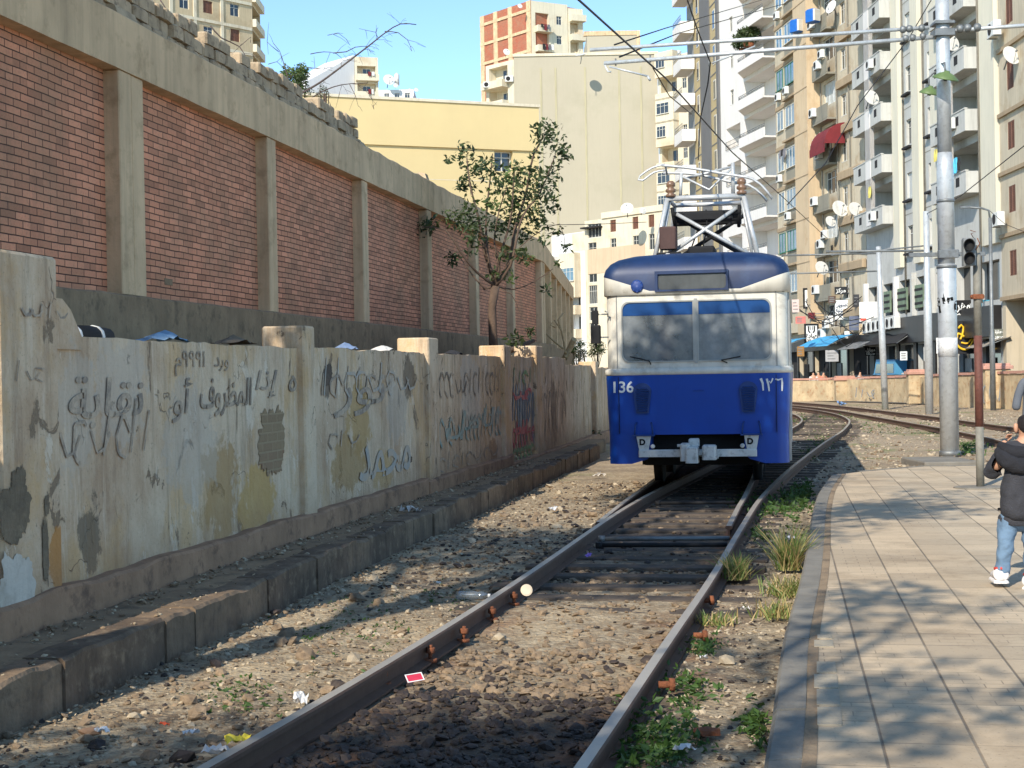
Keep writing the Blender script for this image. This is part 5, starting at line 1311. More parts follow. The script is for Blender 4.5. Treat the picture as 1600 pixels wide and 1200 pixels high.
# ---- grey clad tower
A, B = AT(1083, 152), AT(1133, 137)
g = Bld('apartment_tower', 'tall grey clad tower with tan strips of narrow windows, left of the white balconies', A, B, 16, 48, gtw)
g0 = 1.2
xs = [g.x(p) for p in (1092, 1103, 1118, 1128)]
g.box('cladding_strip', gtt, xs[0], xs[1], -.06, -.002, 0, 48.1); g.box('cladding_strip', gtd, xs[1] + .02, xs[2], -.16, -.002, 0, 48.1)
g.box('cladding_strip', gtt, xs[2] + .02, xs[3], -.06, -.002, 0, 48.1); g.box('cladding_strip', gtd, xs[3] + .02, g.W, -.16, -.002, 0, 48.1)
for k in range(2, 13):
    z = g0 + k * ST
    for (a, b_) in ((xs[0], xs[1]), (xs[2], xs[3])):
        g.box('window_surround', MT['wf'], (a + b_) / 2 - .1, (a + b_) / 2 + .9, -.1, -.061, z - .1, z + 1.75); g.box('window', MT['pane'], (a + b_) / 2, (a + b_) / 2 + .8, -.115, -.101, z, z + 1.65)
        g.box('sill_band', gtd, a + .02, b_ - .02, -.09, -.061, z + 2.3, z + 2.42)
    zt = g.f(1083, 54 + 55 * 0)[1]
zt = g.f(1083, 56)[1]
for k in range(-8, 3):
    z = zt + k * 3.6
    if z < 4: continue
    m = MB(); m.bbox(.2, 4.4, -1.55, -.17, z, z + .16, .03); m.box(.2, 4.4, -1.55, -1.45, z + .16, z + 1.2); m.box(.2, .3, -1.45, -.17, z + .16, z + 1.2); m.box(4.3, 4.4, -1.45, -.17, z + .16, z + 1.2); bl = m.build('balcony', wbw, g.root)
    railing(.25, 4.35, -1.5, -1.5, z + 1.2, .6, 'railing', MT['galvd'], bl)
g.finish()
# ---- white tower with angular balconies
A, B = AT(1133.6, 136.9), AT(1226, 122)
g = Bld('apartment_tower', 'white apartment tower with angular balconies and thin railings, right of the grey clad tower', A, B, 16, 44, wbw)
zr = g.f(1221, 150)[1]; xb0, xb1, xm = g.x(1168), g.x(1223), g.x(1194)
for k in range(-9, 4):
    z = zr + k * 3.3
    if z < 3.5 or z > 40: continue
    g.recess(xb0 + .15, xb1, z + .16, z + 2.95, 1.9)
    m = MB(); P = [(xb0, -.004), (xb0 + (xm - xb0) * .55, -1.35), (xb1, -1.35), (xb1, -.004)]
    m.prism(P, 'z', z, z + .15); m.prism([(xb0 + (xm - xb0) * .55, -1.35), (xb1, -1.35), (xb1, -1.25), (xb0 + (xm - xb0) * .55 + .07, -1.25)], 'z', z + .15, z + .85); m.prism([P[0], P[1], (P[1][0] + .1, P[1][1] + .06), (P[0][0] + .12, -.004)], 'z', z + .15, z + .5)
    bl = m.build('balcony', wbw, g.root); x1_ = xb0 + (xm - xb0) * .55; railing(xb0 + .05, x1_ + .03, -.05, -1.3, z + .5, .62, 'railing', MT['galvd'], bl)
    railing(x1_ + .05, xb1, -1.3, -1.3, z + .85, .3, 'railing', MT['galvd'], bl)
    if zr - .5 < z: g.win(g.x(1147), g.x(1152.5), z + 1.6, z + 2.9)
    else: 
        g.recess(g.x(1140), g.x(1162), z + .9, z + 2.9, 1.6, False); railing(g.x(1140), g.x(1162), -.08, -.08, z + .9, .75, 'railing', MT['galvd'], g.root)
    if k % 3 == 1: ac(g.w(g.x(1212), 0.9, z + 1.9), g.rz, 'white air conditioner inside the %s balcony up of the white tower' % ORD[(k + 9) % 14])
g.finish()
c = g.w(g.x(1196), -1.0, g.f(1196, 54)[1])
WT = g
for k, (dx, zz_) in enumerate(((0, .1), (1.2, .35), (2.4, .05))):
    p = g.w(g.x(1185) + dx, -1.1, g.f(1190, 68)[1] + zz_); o = empty('potted_plant', tuple(p), 0, ['left', 'middle', 'right'][k] + ' bushy green plant on a high balcony of the white tower', 'plant'); m = MB(); m.lathe([(.2, -.5), (.28, -.1), (.26, -.1)], 12); m.build('pot', MT['rust'], o)
    m = MB(); rg = random.Random(k)
    for _ in range(420):
        d = Vector((rg.gauss(0, 1), rg.gauss(0, 1), rg.gauss(0, 1))).normalized() * rg.random() ** .5; c = Vector((d.x * .95, d.y * .5, .5 + d.z * .85)); a = Vector((rg.gauss(0, 1), rg.gauss(0, 1), rg.gauss(0, 1))).normalized() * .22; b_ = a.cross(Vector((rg.gauss(0, 1), rg.gauss(0, 1), rg.gauss(0, 1)))).normalized() * .07; m.poly([c - a, c + b_, c + a, c - b_])
    m.build('foliage', MT['leaf'], o, fix=False)
# ---- tan tower
A, B = AT(1226.4, 121.6), AT(1357, 102)
g = Bld('apartment_tower', 'tan apartment block with orange pilaster, brown floor bands and many air conditioners', A, B, 16, 44, tanw)
TB = g
z1 = g.f(1254, 125)[1]; x = g.x
g.box('pilaster', tanp, x(1266), x(1287), -1.0, -.003, 4.6, 44.2)
g.box('oriel', tanw, x(1228), x(1265.5), -.55, -.003, 4.8, 44.05)
for k in range(-10, 4):
    z = z1 + k * 3.3; fl = k + 10
    if z < 5.0 or z > 42: continue
    # oriel windows sit on the projecting face
    for (a, b_, kind) in ((x(1231), x(1240.5), 0), (x(1244), x(1263.5), 1)):
        fr = MB(); o = None
        if kind: a_, b2 = win_mesh(b_ - a, 1.6, 3, 'wf' if k % 4 else 'shutg', 'paneb', False)
        else: a_, b2 = win_mesh(b_ - a, 1.6, 1, 'wf' if k % 4 else 'shutg', 'paneb', False)
        o = ob('window', a_, g.root, (a, -.615, z)); ob('pane', b2, o)
    g.box('infill_panel', greyp, x(1244), x(1263.5), -.60, -.551, z - 1.0, z - .13)
    m = MB(); m.bbox(x(1244.5), x(1264), -.95, -.552, z - 1.25, z - 1.08, .03); m.build('slab_ledge', tanb, g.root)
    m = MB(); m.prism([(x(1226.6), -.12), (x(1228), -.62), (x(1265.5), -.62), (x(1265.5), -.552), (x(1228), -.552), (x(1228), -.004), (x(1226.6), -.004)], 'z', z + 1.75, z + 2.05); m.build('floor_band', tanb, g.root)
    if k % 2 == 0: ac(g.w(x(1236), -.62, z - .85), g.rz, 'white air conditioner under a narrow window, %s floor of the tan block' % ORD[fl % 14])
    if k % 3 == 0: ac(g.w(x(1255), -.95, z - .95), g.rz, 'white air conditioner on the ledge of a wide window, %s floor of the tan block' % ORD[fl % 14])
    m = MB(); m.bbox(x(1266), x(1287), -1.03, -1.001, z - 1.35, z - 1.28, .008); m.build('joint_line', tanb, g.root)
    # second bay
    zz = g.f(1302, 160)[1] + k * 3.3 + 0
    g.win(x(1293), x(1311.5), zz, zz + 1.7, 'win' if k % 3 else 'shut', .25, **({'mul_': 2, 'mp': 'pane'} if k % 3 else {'mm': 'shutw', 'n': 3}))
    m = MB(); m.bbox(x(1290), x(1313.5), -.75, -.003, zz - 1.35, zz - 1.2, .03); m.box(x(1290), x(1313.5), -.75, -.66, zz - 1.2, zz - .15); m.box(x(1290), x(1290) + .08, -.66, -.003, zz - 1.2, zz - .15); m.build('balcony', greyp, g.root)
    ac(g.w(x(1294 + 9 * (k % 2)), -.76, zz - .75), g.rz, 'white air conditioner on a grey balcony box, %s floor of the tan block' % ORD[fl % 14], 1.1)
    if k % 2: ac(g.w(x(1309), -.76, zz - .1), g.rz, 'upper white air conditioner by a balcony window, %s floor of the tan block' % ORD[fl % 14], 1.0)
    z3 = g.f(1324, 104)[1] + k * 3.3
    if z3 > 5: g.win(x(1320), x(1328), z3, z3 + 1.6, 'shut', .12, mm='grey_s', n=1) if False else g.win(x(1320), x(1328), z3, z3 + 1.5)
    m = MB(); m.bbox(x(1318), x(1356.5), -.35, -.003, z3 - 1.35, z3 - .75, .08); m.build('floor_band', tanb, g.root)
m = MB(); m.bbox(x(1318), x(1356.8), -.25, -.003, 4.4, 4.9, .05); m.build('floor_band', tanb, g.root)
for i in range(5):                                       # ground floor shops
    a, b_ = g.W * i / 5 + .15, g.W * (i + 1) / 5 - .15; g.box('shop_pier', shopd, max(.02, a - .28), a - .002, -.12, -.003, 0, 3.28)
    g.holes.append((a, b_, -.1, 3.6, 1.6)); g.box('shop_window', MT['shopglass'] if i % 2 else MT['dark'], a + .01, b_ - .01, .3, .34, 0, 3.59); g.box('shop_door', MT['galvd'] if i % 3 == 0 else MT['black'], a + .4, a + 1.4, .24, .29, 0, 2.3); g.box('goods', [MT['grey'], MT['sleeper'], MT['kerb'], MT['rustpole'], MT['plinth']][i], b_ - 1.6, b_ - .5, -.3, .22, 0, random.uniform(.9, 1.8), .05)  # dark sheet near the opening stands in for the shaded shop interior
    g.box('shop_sign', shopd, a - .2, b_ + .2, -.35, -.003, 3.3, 4.3)
g.finish()
for px in (1291, 1316, 1335): m = MB(); m.tube(smooth([(x(px) + .1 * math.sin(k), -.12, 4.5 + k * 4) for k in range(9)], 1), .05, 5); m.build('drain_pipe', MT['kerb'], g.root)
# red awning, blue satellite dishes
m = MB(); aw = x(1302), x(1326), g.f(1312, 228)[1]; m.smooth = False
n = 8
for i in range(n):
    t0, t1 = R(90 * i / n), R(90 * (i + 1) / n)
    m.mat(simple('red_awning', (116, 34, 38), .8) if 'ra' not in MT else MT['ra']); MT['ra'] = m.mats[0]
    y0, zz0, y1, zz1 = -1.5 * math.sin(t0), 1.5 * math.cos(t0), -1.5 * math.sin(t1), 1.5 * math.cos(t1)
    m.poly([(aw[0], y0, zz0), (aw[1], y0, zz0), (aw[1], y1, zz1), (aw[0], y1, zz1)])
    m.poly([(aw[1], 0, 0), (aw[1], y0, zz0), (aw[1], y1, zz1)]); m.poly([(aw[0], 0, 0), (aw[0], y0, zz0), (aw[0], y1, zz1)])
m.box(aw[0], aw[1], -1.55, -1.5, -.6, 0)
aq = m.build('canopy', None, None); aq.name = 'awning'; aq.location = g.w(0, -.05, aw[2]); aq.rotation_euler = (0, 0, g.rz); tag(aq, 'dark red quarter round fabric awning over a balcony of the tan block', 'awning')
m = MB()
for i in range(6): t = R(15 + 15 * i); m.tube([(aw[0] - .02, 0, 0), (aw[0] - .02, -1.52 * math.sin(t), 1.52 * math.cos(t))], .04, 4)
m.build('rib', MT['wf'], aq)
blued = simple('blue_sheet', (22, 96, 176), .6, 0, .1, 5)
for px, py, lb in ((1280, 36, 'bright blue satellite box high on the orange pilaster, left of its twin'), (1306, 20, 'bright blue satellite box at the top edge, right of its twin')):
    o = empty('blue_box', tuple(g.w(x(px), -1.3, g.f(px, py)[1])), g.rz + .5, lb, 'box'); m = MB(); m.bbox(-.45, .45, -.5, .3, -.45, .5, .12); m.build('case', blued, o); m = MB(); m.bbox(.3, .5, -.45, .25, -.4, .45, .05); m.build('side_plate', MT['wf'], o)
dish(g.w(x(1326), -.6, g.f(1322, 328)[1]), 'white satellite dish on the tan block, left one of a pair above a balcony', 1.5); dish(g.w(x(1351), -.6, g.f(1349, 328)[1]), 'white satellite dish on the tan block, right one of a pair near the white block', 1.3)
dish(g.w(x(1318), -.9, g.f(1312, 348)[1]), 'small white satellite dish below the pair on the tan block', 1.0); dish(g.w(x(1302), -.9, g.f(1300, 420)[1]), 'white satellite dish low on the tan block above the square black sign', 1.3)
dish(g.w(x(1322), -.6, g.f(1322, 6)[1]), 'dark looking satellite dish at the top edge beside the blue box', 1.2, 70, 120)
blk_c = MT['dark']; gry_c = simple('grey_cloth', (110, 108, 112), .95); wht_c = simple('white_cloth', (220, 218, 214), .95); mar_c = simple('maroon_cloth', (110, 40, 44), .95); ylw_c = simple('yellow_cloth', (206, 190, 100), .95); cyan_c = simple('cyan_bucket', (90, 190, 226), .7); tq = simple('turquoise_cloth', (60, 150, 150), .95)
laundry(g.w(x(1240), -.9, g.f(1243, 232)[1]), g.rz, [gry_c, blk_c, gry_c], 'dark clothes hanging below a window of the tan block')
laundry(g.w(x(1300), -1.1, g.f(1300, 226)[1]), g.rz, [wht_c, gry_c, wht_c], 'clothes drying below the dark red awning')
# ---- white-grey block
A, B = AT(1357.6, 101.8), AT(1568, 76)
g = Bld('apartment_tower', 'white grey block with boxed balconies and cream piers, behind the thick silver pole', A, B, 16, 42, whw); WG = g; x = g.x
g.win_ = 0
zp = g.f(1358, 365)[1]
for a, b_ in ((1405, 1415), (1436, 1447), (1466, 1482), (1541, 1567.7)): g.box('pier', whc, x(a), x(b_), -.28, -.003, 8.2, 42.1)
for k in range(0, 10):
    z = zp + k * 3.3
    if z > 38: continue
    for (p0, p1, pm0, pm1) in ((1359, 1404.5, 1379, 1387), (1484, 1540.5, 1506, 1514)):
        x0, x1, m0, m1 = x(p0), x(p1), x(pm0), x(pm1)
        g.recess(x0 + .1, x1 - .1, z + .2, z + 2.85, 1.7, False)
        m = MB(); m.box(x0, x1, -.95, -.004, z, z + .18); m.box(x0, x1, -.95, -.83, z + .18, z + 1.15); m.box(x0, x0 + .1, -.83, -.004, z + .18, z + 1.15); m.box(x1 - .1, x1, -.83, -.004, z + .18, z + 1.15)
        m.box(x0 - .02, x1 + .02, -.99, -.80, z + 1.152, z + 1.22); bl = m.build('balcony', whw, g.root)
        for cx in ((x0 + m0) / 2, (m1 + x1) / 2): m = MB(); m.box(cx - .3, cx + .3, -.957, -.94, z + .45, z + .95); m.build('grille', MT['dark'], bl)
        m = MB(); m.box(m0, m1, -.98, -.70, z + .185 if k == 0 else z - 2.08, z + 1.15 + 2.1 if z < 36 else z + 1.5); m.build('column', wbw, g.root)
        if (k + int(p0)) % 2 == 0: a_, b2 = win_mesh(1.5, 2.1, 1, 'wf', 'pane', False); o = ob('balcony_door', a_, g.root, (x0 + 1.2, 1.62, z + .22)); ob('pane', b2, o)
        else: m = MB(); m.box(m1 + .3, x1 - .5, 1.6, 1.69, z + .22, z + 2.3); m.build('shutter', MT['shutw'], g.root)
        if (k * 3 + int(p0)) % 5 == 0: dish(g.w(m1 + .7, -1.1, z + 1.75), 'white satellite dish on a %s balcony of the white grey block, %s floor' % ('left' if p0 < 1400 else 'right', ORD[k + 2]), 1.3)
        if (k + int(p0)) % 3 == 0: ac(g.w(m1 + .9, -.99, z + .35), g.rz, 'air conditioner on a %s balcony front of the white grey block, %s floor' % ('left' if p0 < 1400 else 'right', ORD[k + 2]))
    for p0, p1 in ((1421, 1430), (1455, 1462)):
        zw = g.f(1425, 307)[1] + (k - 1) * 3.3
        g.win(x(p0), x(p1), zw, zw + 1.55, 'win' if (k + p0) % 3 else 'shut', .2, **({} if (k + p0) % 3 else {'mm': 'shutw', 'n': 1}))
        g.box('window_ledge', MT['dark'], x(p0) - .1, x(p1) + .1, -.3, -.003, zw - .28, zw - .16)
    for p0, p1 in ((1415.3, 1435.7), (1447.3, 1465.7)):
        for q in (0, 1.1, 2.2): m = MB(); m.box(x(p0), x(p1), -.012, -.003, z + .3 + q, z + .34 + q); m.build('groove', greyp, g.root) if q == 0 else None
for px in (1418, 1450, 1544): m = MB(); m.tube([(x(px), -.33 if px > 1500 else -.08, 5.2), (x(px), -.33 if px > 1500 else -.08, 41)], .06, 6); m.build('drain_pipe', MT['kerb'], g.root)
laundry(g.w(x(1494), -1.05, g.f(1494, 232)[1]), g.rz, [ylw_c, ylw_c, gry_c], 'yellow patterned cloth curtain on a right balcony of the white grey block')
laundry(g.w(x(1525), -1.05, g.f(1525, 246)[1]), g.rz, [cyan_c, blk_c], 'bright blue cloth hanging on a right balcony of the white grey block')
laundry(g.w(x(1385), -1.0, g.f(1386, 290)[1]), g.rz, [ylw_c], 'pale orange towel hanging on a left balcony of the white grey block')
# black shop front, two storeys
zt_ = g.f(1400, 430)[1]
g.box('shop_fascia', shopd, .1, g.W - .1, -.5, -.003, 3.4, 5.0)
for i in range(7):
    a, b_ = g.W * i / 7 + .3, g.W * (i + 1) / 7 - .3; g.box('shop_pier', shopd, max(.02, a - .58), a - .002, -.12, -.003, 0, 3.38)
    g.holes.append((a, b_, -.1, 3.3, 1.8)); g.box('shop_window', MT['shopglass'], a + .01, b_ - .01, .3, .34, 0, 3.29); g.box('shop_door', MT['galvd'] if i % 2 else MT['black'], a + .5, a + 1.6, .24, .29, 0, 2.3); g.box('shop_stall', [MT['grey'], MT['sleeper'], MT['white'], MT['dark'], MT['rustpole'], MT['black'], MT['grey']][i], b_ - 1.7, b_ - .4, -.4, .22, 0, random.uniform(.9, 2.0), .05)  # dark lower pane set forward in place of the shade inside
    g.holes.append((a, b_, 5.3, 7.4, .5)); g.box('shop_window', MT['shopglass'], a + .02, b_ - .02, .42, .46, 5.32, 7.38)
    g.box('shop_column', whw if i > 2 else wbw, g.W * i / 7 - .18 + (.2 if i == 0 else 0), g.W * i / 7 + .18 + (.2 if i == 0 else 0), -.3, -.003, 5.05, 7.7)
for px0, px1 in ((1384, 1394), (1402, 1420), (1429, 1446)):      # greenish lettered panels in the upper shop windows
    m = MB(); m.box(x(px0), x(px1), -.12, -.02, 5.5, 6.9); o = m.build('shop_panel', simple('green_grey_panel', (112, 128, 104), .7, 0, .3, 3) if 'gp' not in MT else MT['gp'], g.root); MT['gp'] = o.data.materials[0]
    for q in range(3): mm = MB(); mm.box(x(px0) + .1, x(px1) - .1, -.14, -.125, 5.7 + q * .42, 5.85 + q * .42); mm.build('stripe', MT['dark'], o)
for i in range(7): ac(g.w(x(1371 + i * 7.5), -.5, 4.25 + .02 * i), g.rz, 'air conditioner above the black shop front, %s from the left in its row' % ['first', 'second', 'third', 'fourth', 'fifth', 'sixth', 'seventh'][i], 1.25, 'row of air conditioners over the shop')
g.finish()
# ---- near tan block
A, B = AT(1568.4, 75.8), AT(1700, 64)
g = Bld('apartment_tower', 'pale tan block with brown shutters cut by the right edge of the photo', A, B, 14, 36, tanw); x = g.x
for y0, y1 in ((135, 89), (30, -16), (230, 186), (330, 288), (430, 390)):
    z = g.f(1585, y0)[1]; h = g.f(1585, y1)[1] - z
    g.win(x(1579.5), x(1590), z, z + h, 'shut', .1); g.win(x(1608), x(1625), z, z + h, 'shut', .1)
    g.box('floor_band', tanb, 0.05, g.W, -.15, -.003, z - 1.2, z - 1.0)
g.holes.append((x(1572), x(1612), -.1, g.f(1585, 468)[1], 2.5)); g.holes.append((x(1620), x(1660), -.1, g.f(1585, 468)[1], 2.5))
ac(g.w(x(1577), -.3, g.f(1575, 53)[1]), g.rz, 'white air conditioner near the top right corner on the near tan block', 1.3); ac(g.w(x(1578), -.3, g.f(1578, 352)[1]), g.rz, 'white air conditioner at mid height on the near tan block', 1.2)
dish(g.w(x(1597), -.4, g.f(1597, 84)[1]), 'white satellite dish at the upper right edge on the near tan block', 1.2)
g.finish()

# ================================================================ FAR BUILDINGS
beige = simple('beige_party_wall', (176, 166, 144), .95, 0, .07, .06, .2, 2, .07, (164, 156, 132), .5)
creamf = simple('pale_cream_facade', (216, 204, 178), .95, 0, .08, .12, .1, 2, .4, (180, 150, 112), .45)
whitef = simple('far_white_wall', (224, 222, 218), .95, 0, .05, .1, .1, 2, .2)
yellow = simple('yellow_render', (208, 186, 136), .92, 0, .07, .2, .15, 4, .03, (206, 184, 136), .4)
leftf = simple('left_tower_render', (196, 176, 142), .95, 0, .07, .12, .1, 2, .35, (160, 136, 102), .5)
pinkf = simple('pinkish_render', (200, 176, 146), .95, 0, .1, .2, .1, 2, .3)
# beige blank wall
A, B = AT(812, 190), AT(1036, 190); q = lambda px, py, Z: Q(px, py, Z).z
g = Bld('apartment_building', 'large blank beige party wall building with a stepped top behind the tree', A, B, 18, q(850, 88, 190), beige)
for px in (852, 875, 921, 974, 1008):
    s_ = g.x(px); m = MB(); m.box(s_ - .12, s_ + .12, -.05, -.003, 2, g.H - 1.5); m.build('render_joint', simple('joint_render', (180, 170, 138), .95, 0, .1, .2, .3, 3, .4) if 'jr' not in MT else MT['jr'], g.root); MT['jr'] = bpy.data.materials['joint_render']
zt_ = g.H
g.box('upper_wall', beige, g.x(925), g.x(1005), .1, 8, zt_ - .1, q(960, 55, 190)); g.box('upper_beam', MT['concrete'], g.x(920), g.x(1008), .0, .6, q(960, 55, 190) + .003, q(960, 48, 190)); g.box('upper_post', MT['concrete'], g.x(1003), g.x(1008), -.1, .55, zt_, q(960, 55, 190))
g.box('coping', creamf, -.1, g.W + .1, -.15, .5, g.H + .003, g.H + .35)
g.finish()
# its lit flank with balconies
A2, B2 = AT(768, 194), AT(811.7, 190)
g = Bld('apartment_building', 'narrow cream building with two balconies beside the red brick tower', A2, B2, 12, q(800, 98, 192), creamf)
for k, (y0, y1) in enumerate(((128, 104), (160, 140))):
    z = q(790, y0, 192); z2 = q(790, y1, 192); g.recess(g.x(771), g.x(800), z, z2, 1.3, True)
    m = MB(); m.box(g.x(767.5), g.x(801), -1.1, -.004, z - .9, z + .05); m.build('balcony', creamf, g.root)
for k in range(5):
    z = g.H - 4.1 - 3.1 * (k + 2); 
    if z > 3: g.win(g.x(775), g.x(782), z, z + 1.4)
ac(g.w(g.x(777), -1.0, q(777, 134, 191)), 0, 'air conditioner on the narrow cream building, left of its balcony', 1.3, 'outdoor air conditioner units'); ac(g.w(g.x(805), -.3, q(805, 130, 191)), 0, 'air conditioner on the narrow cream building, right of its balcony', 1.3)
g.finish(); dish(Q(791, 82, 191), 'satellite dish on the roof of the narrow cream building', 1.1)
# red brick tower
C_ = AT(840, 225); A = AT(760.5, 235); Bq = AT(897, 228)
g = Bld('apartment_tower', 'tall red brick and concrete frame tower against the sky', A, C_, 10, q(840, 0, 225), MT['redbrick'])
for px in (761.5, 783, 806, 838): s_ = min(max(g.x(px), .6), g.W - .5); m = MB(); m.box(s_ - .5, s_ + .5, -.12, -.003, 2, g.H); m.build('concrete_column', MT['concrete'], g.root)
for k in range(12):
    z = g.H - 1.2 - 3.1 * k; m = MB(); m.box(.1, g.W - .02, -.16, -.125, z - .45, z); m.build('concrete_beam', MT['concrete'], g.root)
g.finish()
g = Bld('apartment_tower', 'cream side of the red brick tower with balconies and laundry', (C_[0] + .05, C_[1]), Bq, 10, q(850, 3, 226), creamf)
for k in range(8):
    z = q(860, 42, 226) - 3.0 * k
    g.recess(g.x(845), g.x(866), z, z + 2.1, 1.2, True); g.win(g.x(878), g.x(886), z + .6, z + 1.9)
    m = MB(); m.box(g.x(843.5), g.x(867), -1.1, -.004, z - .95, z); m.build('balcony', creamf, g.root)
    if k < 3: laundry(g.w(g.x(847 + 2 * k), -1.3, z + .1), g.rz, [blk_c, mar_c, gry_c, wht_c][:3 + (k == 1)], ['dark clothes on the top balcony of the cream tower side', 'maroon and white clothes on the middle balcony of the cream tower side', 'clothes on the low balcony of the cream tower side'][k])
g.finish()
A = (Bq[0] + .1, Bq[1]); B = AT(921, 229)
g = Bld('apartment_building', 'lower cream corner block stepping down right of the red brick tower', A, B, 8, q(910, 22, 232), creamf)
for k in range(6):
    z = q(905, 33, 232) - 3.0 * k; g.recess(g.x(899), g.x(912), z, z + 1.9, 1.0, False); g.box('balcony', creamf, g.x(898), g.x(920.5), -1.0, -.004, z - 1.0, z - .02)
g.finish()
dish(Q(908, 88, 186), 'large white satellite dish on the roof edge of the beige party wall building', 1.7, 20, 150); dish(Q(812, 10, 224), 'satellite dish at the left top of the red brick tower', .9)
# right neighbour with bays
A, B = AT(1036.4, 190), AT(1086, 186)
g = Bld('apartment_building', 'pale cream building with stacked window bays right of the beige party wall', A, B, 14, q(1060, 92, 190), creamf)
for k in range(11):
    z = q(1048, 110, 190) - 2.95 * k
    if z < 4: continue
    if k % 3 != 1: g.box('bay', creamf, g.x(1038), g.x(1066), -1.0, -.004, z - 1.2, z + 2.0); a_, b2 = win_mesh(1.5 if k % 3 == 0 else 2.1, 1.4, 2); o = ob('window', a_, g.root, (g.x(1040), -1.07, z)); ob('pane', b2, o)
    else: g.recess(g.x(1039), g.x(1064), z - .3, z + 1.7, 1.2, True); g.box('balcony', creamf, g.x(1038), g.x(1066), -1.0, -.004, z - 1.2, z - .32)
    g.win(g.x(1072), g.x(1079), z, z + 1.3)
g.finish()
for i, (px, py, s_) in enumerate(((1044, 83, .9), (1052, 87, .7), (1060, 83, .9))): dish(Q(px, py, 188), ['left', 'middle', 'right'][i] + ' satellite dish of three on the cream roof by the grey tower', s_)
# low apartments behind the tram
A, B = AT(918, 176), AT(1042, 166)
g = Bld('apartment_building', 'pale weathered apartment house with small windows behind the tram', A, B, 8, q(980, 336, 170), creamf); x = g.x
for k, (py, h) in enumerate(((370, 1.6), (404, 2.0), (440, 1.4), (474, 2.2), (500, 1.6), (525, 1.6))):
    z = q(935, py, 174); g.win(x(921), x(942) if k in (0,) else x(934), z, z + h, mul_=3 if k in (0, 3) else 1)
    for a in (960, 995, 1020):
        g.win(x(a - 4), x(a + 5), z + .4, z + h + .2, 'shut' if k == 0 else 'win', .2)
g.box('render_patch', pinkf, x(920), x(1010), -.04, -.003, q(930, 425, 172), q(930, 386, 172)); g.box('roof_sheet', MT['dark'], x(917.5), x(944), -.9, .1, q(930, 356, 174), q(930, 353.5, 174))
g.box('coping', creamf, x(944), g.W, -.2, .4, g.H + .003, g.H + .7)
g.finish(); dish(Q(980, 327, 165), 'pale round satellite dish on the roof behind the pantograph', 1.7, 60, 170); dish(Q(1004, 330, 165), 'small satellite dish on the roof, right of the large one behind the pantograph', .9)
A, B = AT(866, 182), AT(917.6, 177)
g = Bld('apartment_building', 'white and yellow house with a window bay, left of the tram', A, B, 8, q(905, 363, 178), whitef); x = g.x
g.box('yellow_band', creamf, x(896.5), x(917), -.05, -.003, q(905, 392, 178), q(905, 364, 178))
for k, py in enumerate((440, 478, 515)):
    z = q(890, py, 179)
    if k == 0: g.box('bay', creamf, x(884), x(909), -1.0, -.004, z - 2.0, z + 3.4); a_, b2 = win_mesh(x(908) - x(886), 1.6, 3, mp='paneb'); o = ob('window', a_, g.root, (x(886), -1.07, z)); ob('pane', b2, o)
    else: g.recess(x(885), x(908), z, z + 1.9, 1.3, True); g.box('balcony', creamf, x(884), x(909), -1.0, -.004, z - 1.1, z)
g.box('low_wing', whitef, .0, x(884), -2.0, -.003, 0, q(870, 400, 179)); ac(g.w(x(879), -2.2, q(878, 450, 178)), g.rz, 'dark looking air conditioner at the end of the brick wall behind the tree', 1.2)
g.finish()
# left tower
Bc = AT(404, 177); hd = R(43.6); dx, dy = math.sin(hd), math.cos(hd)
L_ = 26.0; A = (Bc[0] - dx * L_, Bc[1] - dy * L_)
g = Bld('apartment_tower', 'beige tower with recessed panels above the brick wall at the upper left', A, Bc, 12, 52, leftf); x = g.x; LT = g
for c, px in enumerate((212, 251, 293, 330, 372)):
    for k in range(-4, 4):
        z = g.f(px + 2, {212: 28, 251: 32, 293: 55, 330: 62, 372: 66}[px])[1] + 3.0 * k
        sx = x(px - 3); sh = (c + k) % 2 == 0; xx0 = x(px - 15); xx1 = x(px + 20)
        g.win(sx, sx + 1.3, z, z + 1.45, 'shut' if sh else 'win', .2)
    for e in (-16.5, ): s_ = x(px + e); g.box('rib', creamf, s_ - .2, s_ + .2, -.12, -.003, 2, 52) if s_ > .3 else None
for k in range(16): z = g.f(372, 72)[1] - .9 + 3.0 * (k - 8); g.box('floor_band', creamf, .1, g.W - .05, -.15, -.123, z, z + .35) if 2 < z < 51 else None
g.finish()
Bc2 = AT(417.5, 183)
g = Bld('apartment_wing', 'narrow balcony flank of the beige tower at the upper left', (Bc[0] + .05, Bc[1] + .02), Bc2, 8, 51.8, leftf, 'building')
for k in range(-3, 4):
    z = Q(410, 32, 178).z + 3.0 * k; g.recess(.3, g.W - .15, z, z + 1.7, .9, False); g.box('balcony', creamf, .1, g.W + .35, -.5, -.004, z - .95, z - .02)
g.finish()
# far white house
A, B = AT(486, 238), AT(563, 245)
g = Bld('apartment_building', 'far white blank walled house on the skyline left of centre', A, B, 8, q(563, 86, 245), whitef)
g.finish(); 
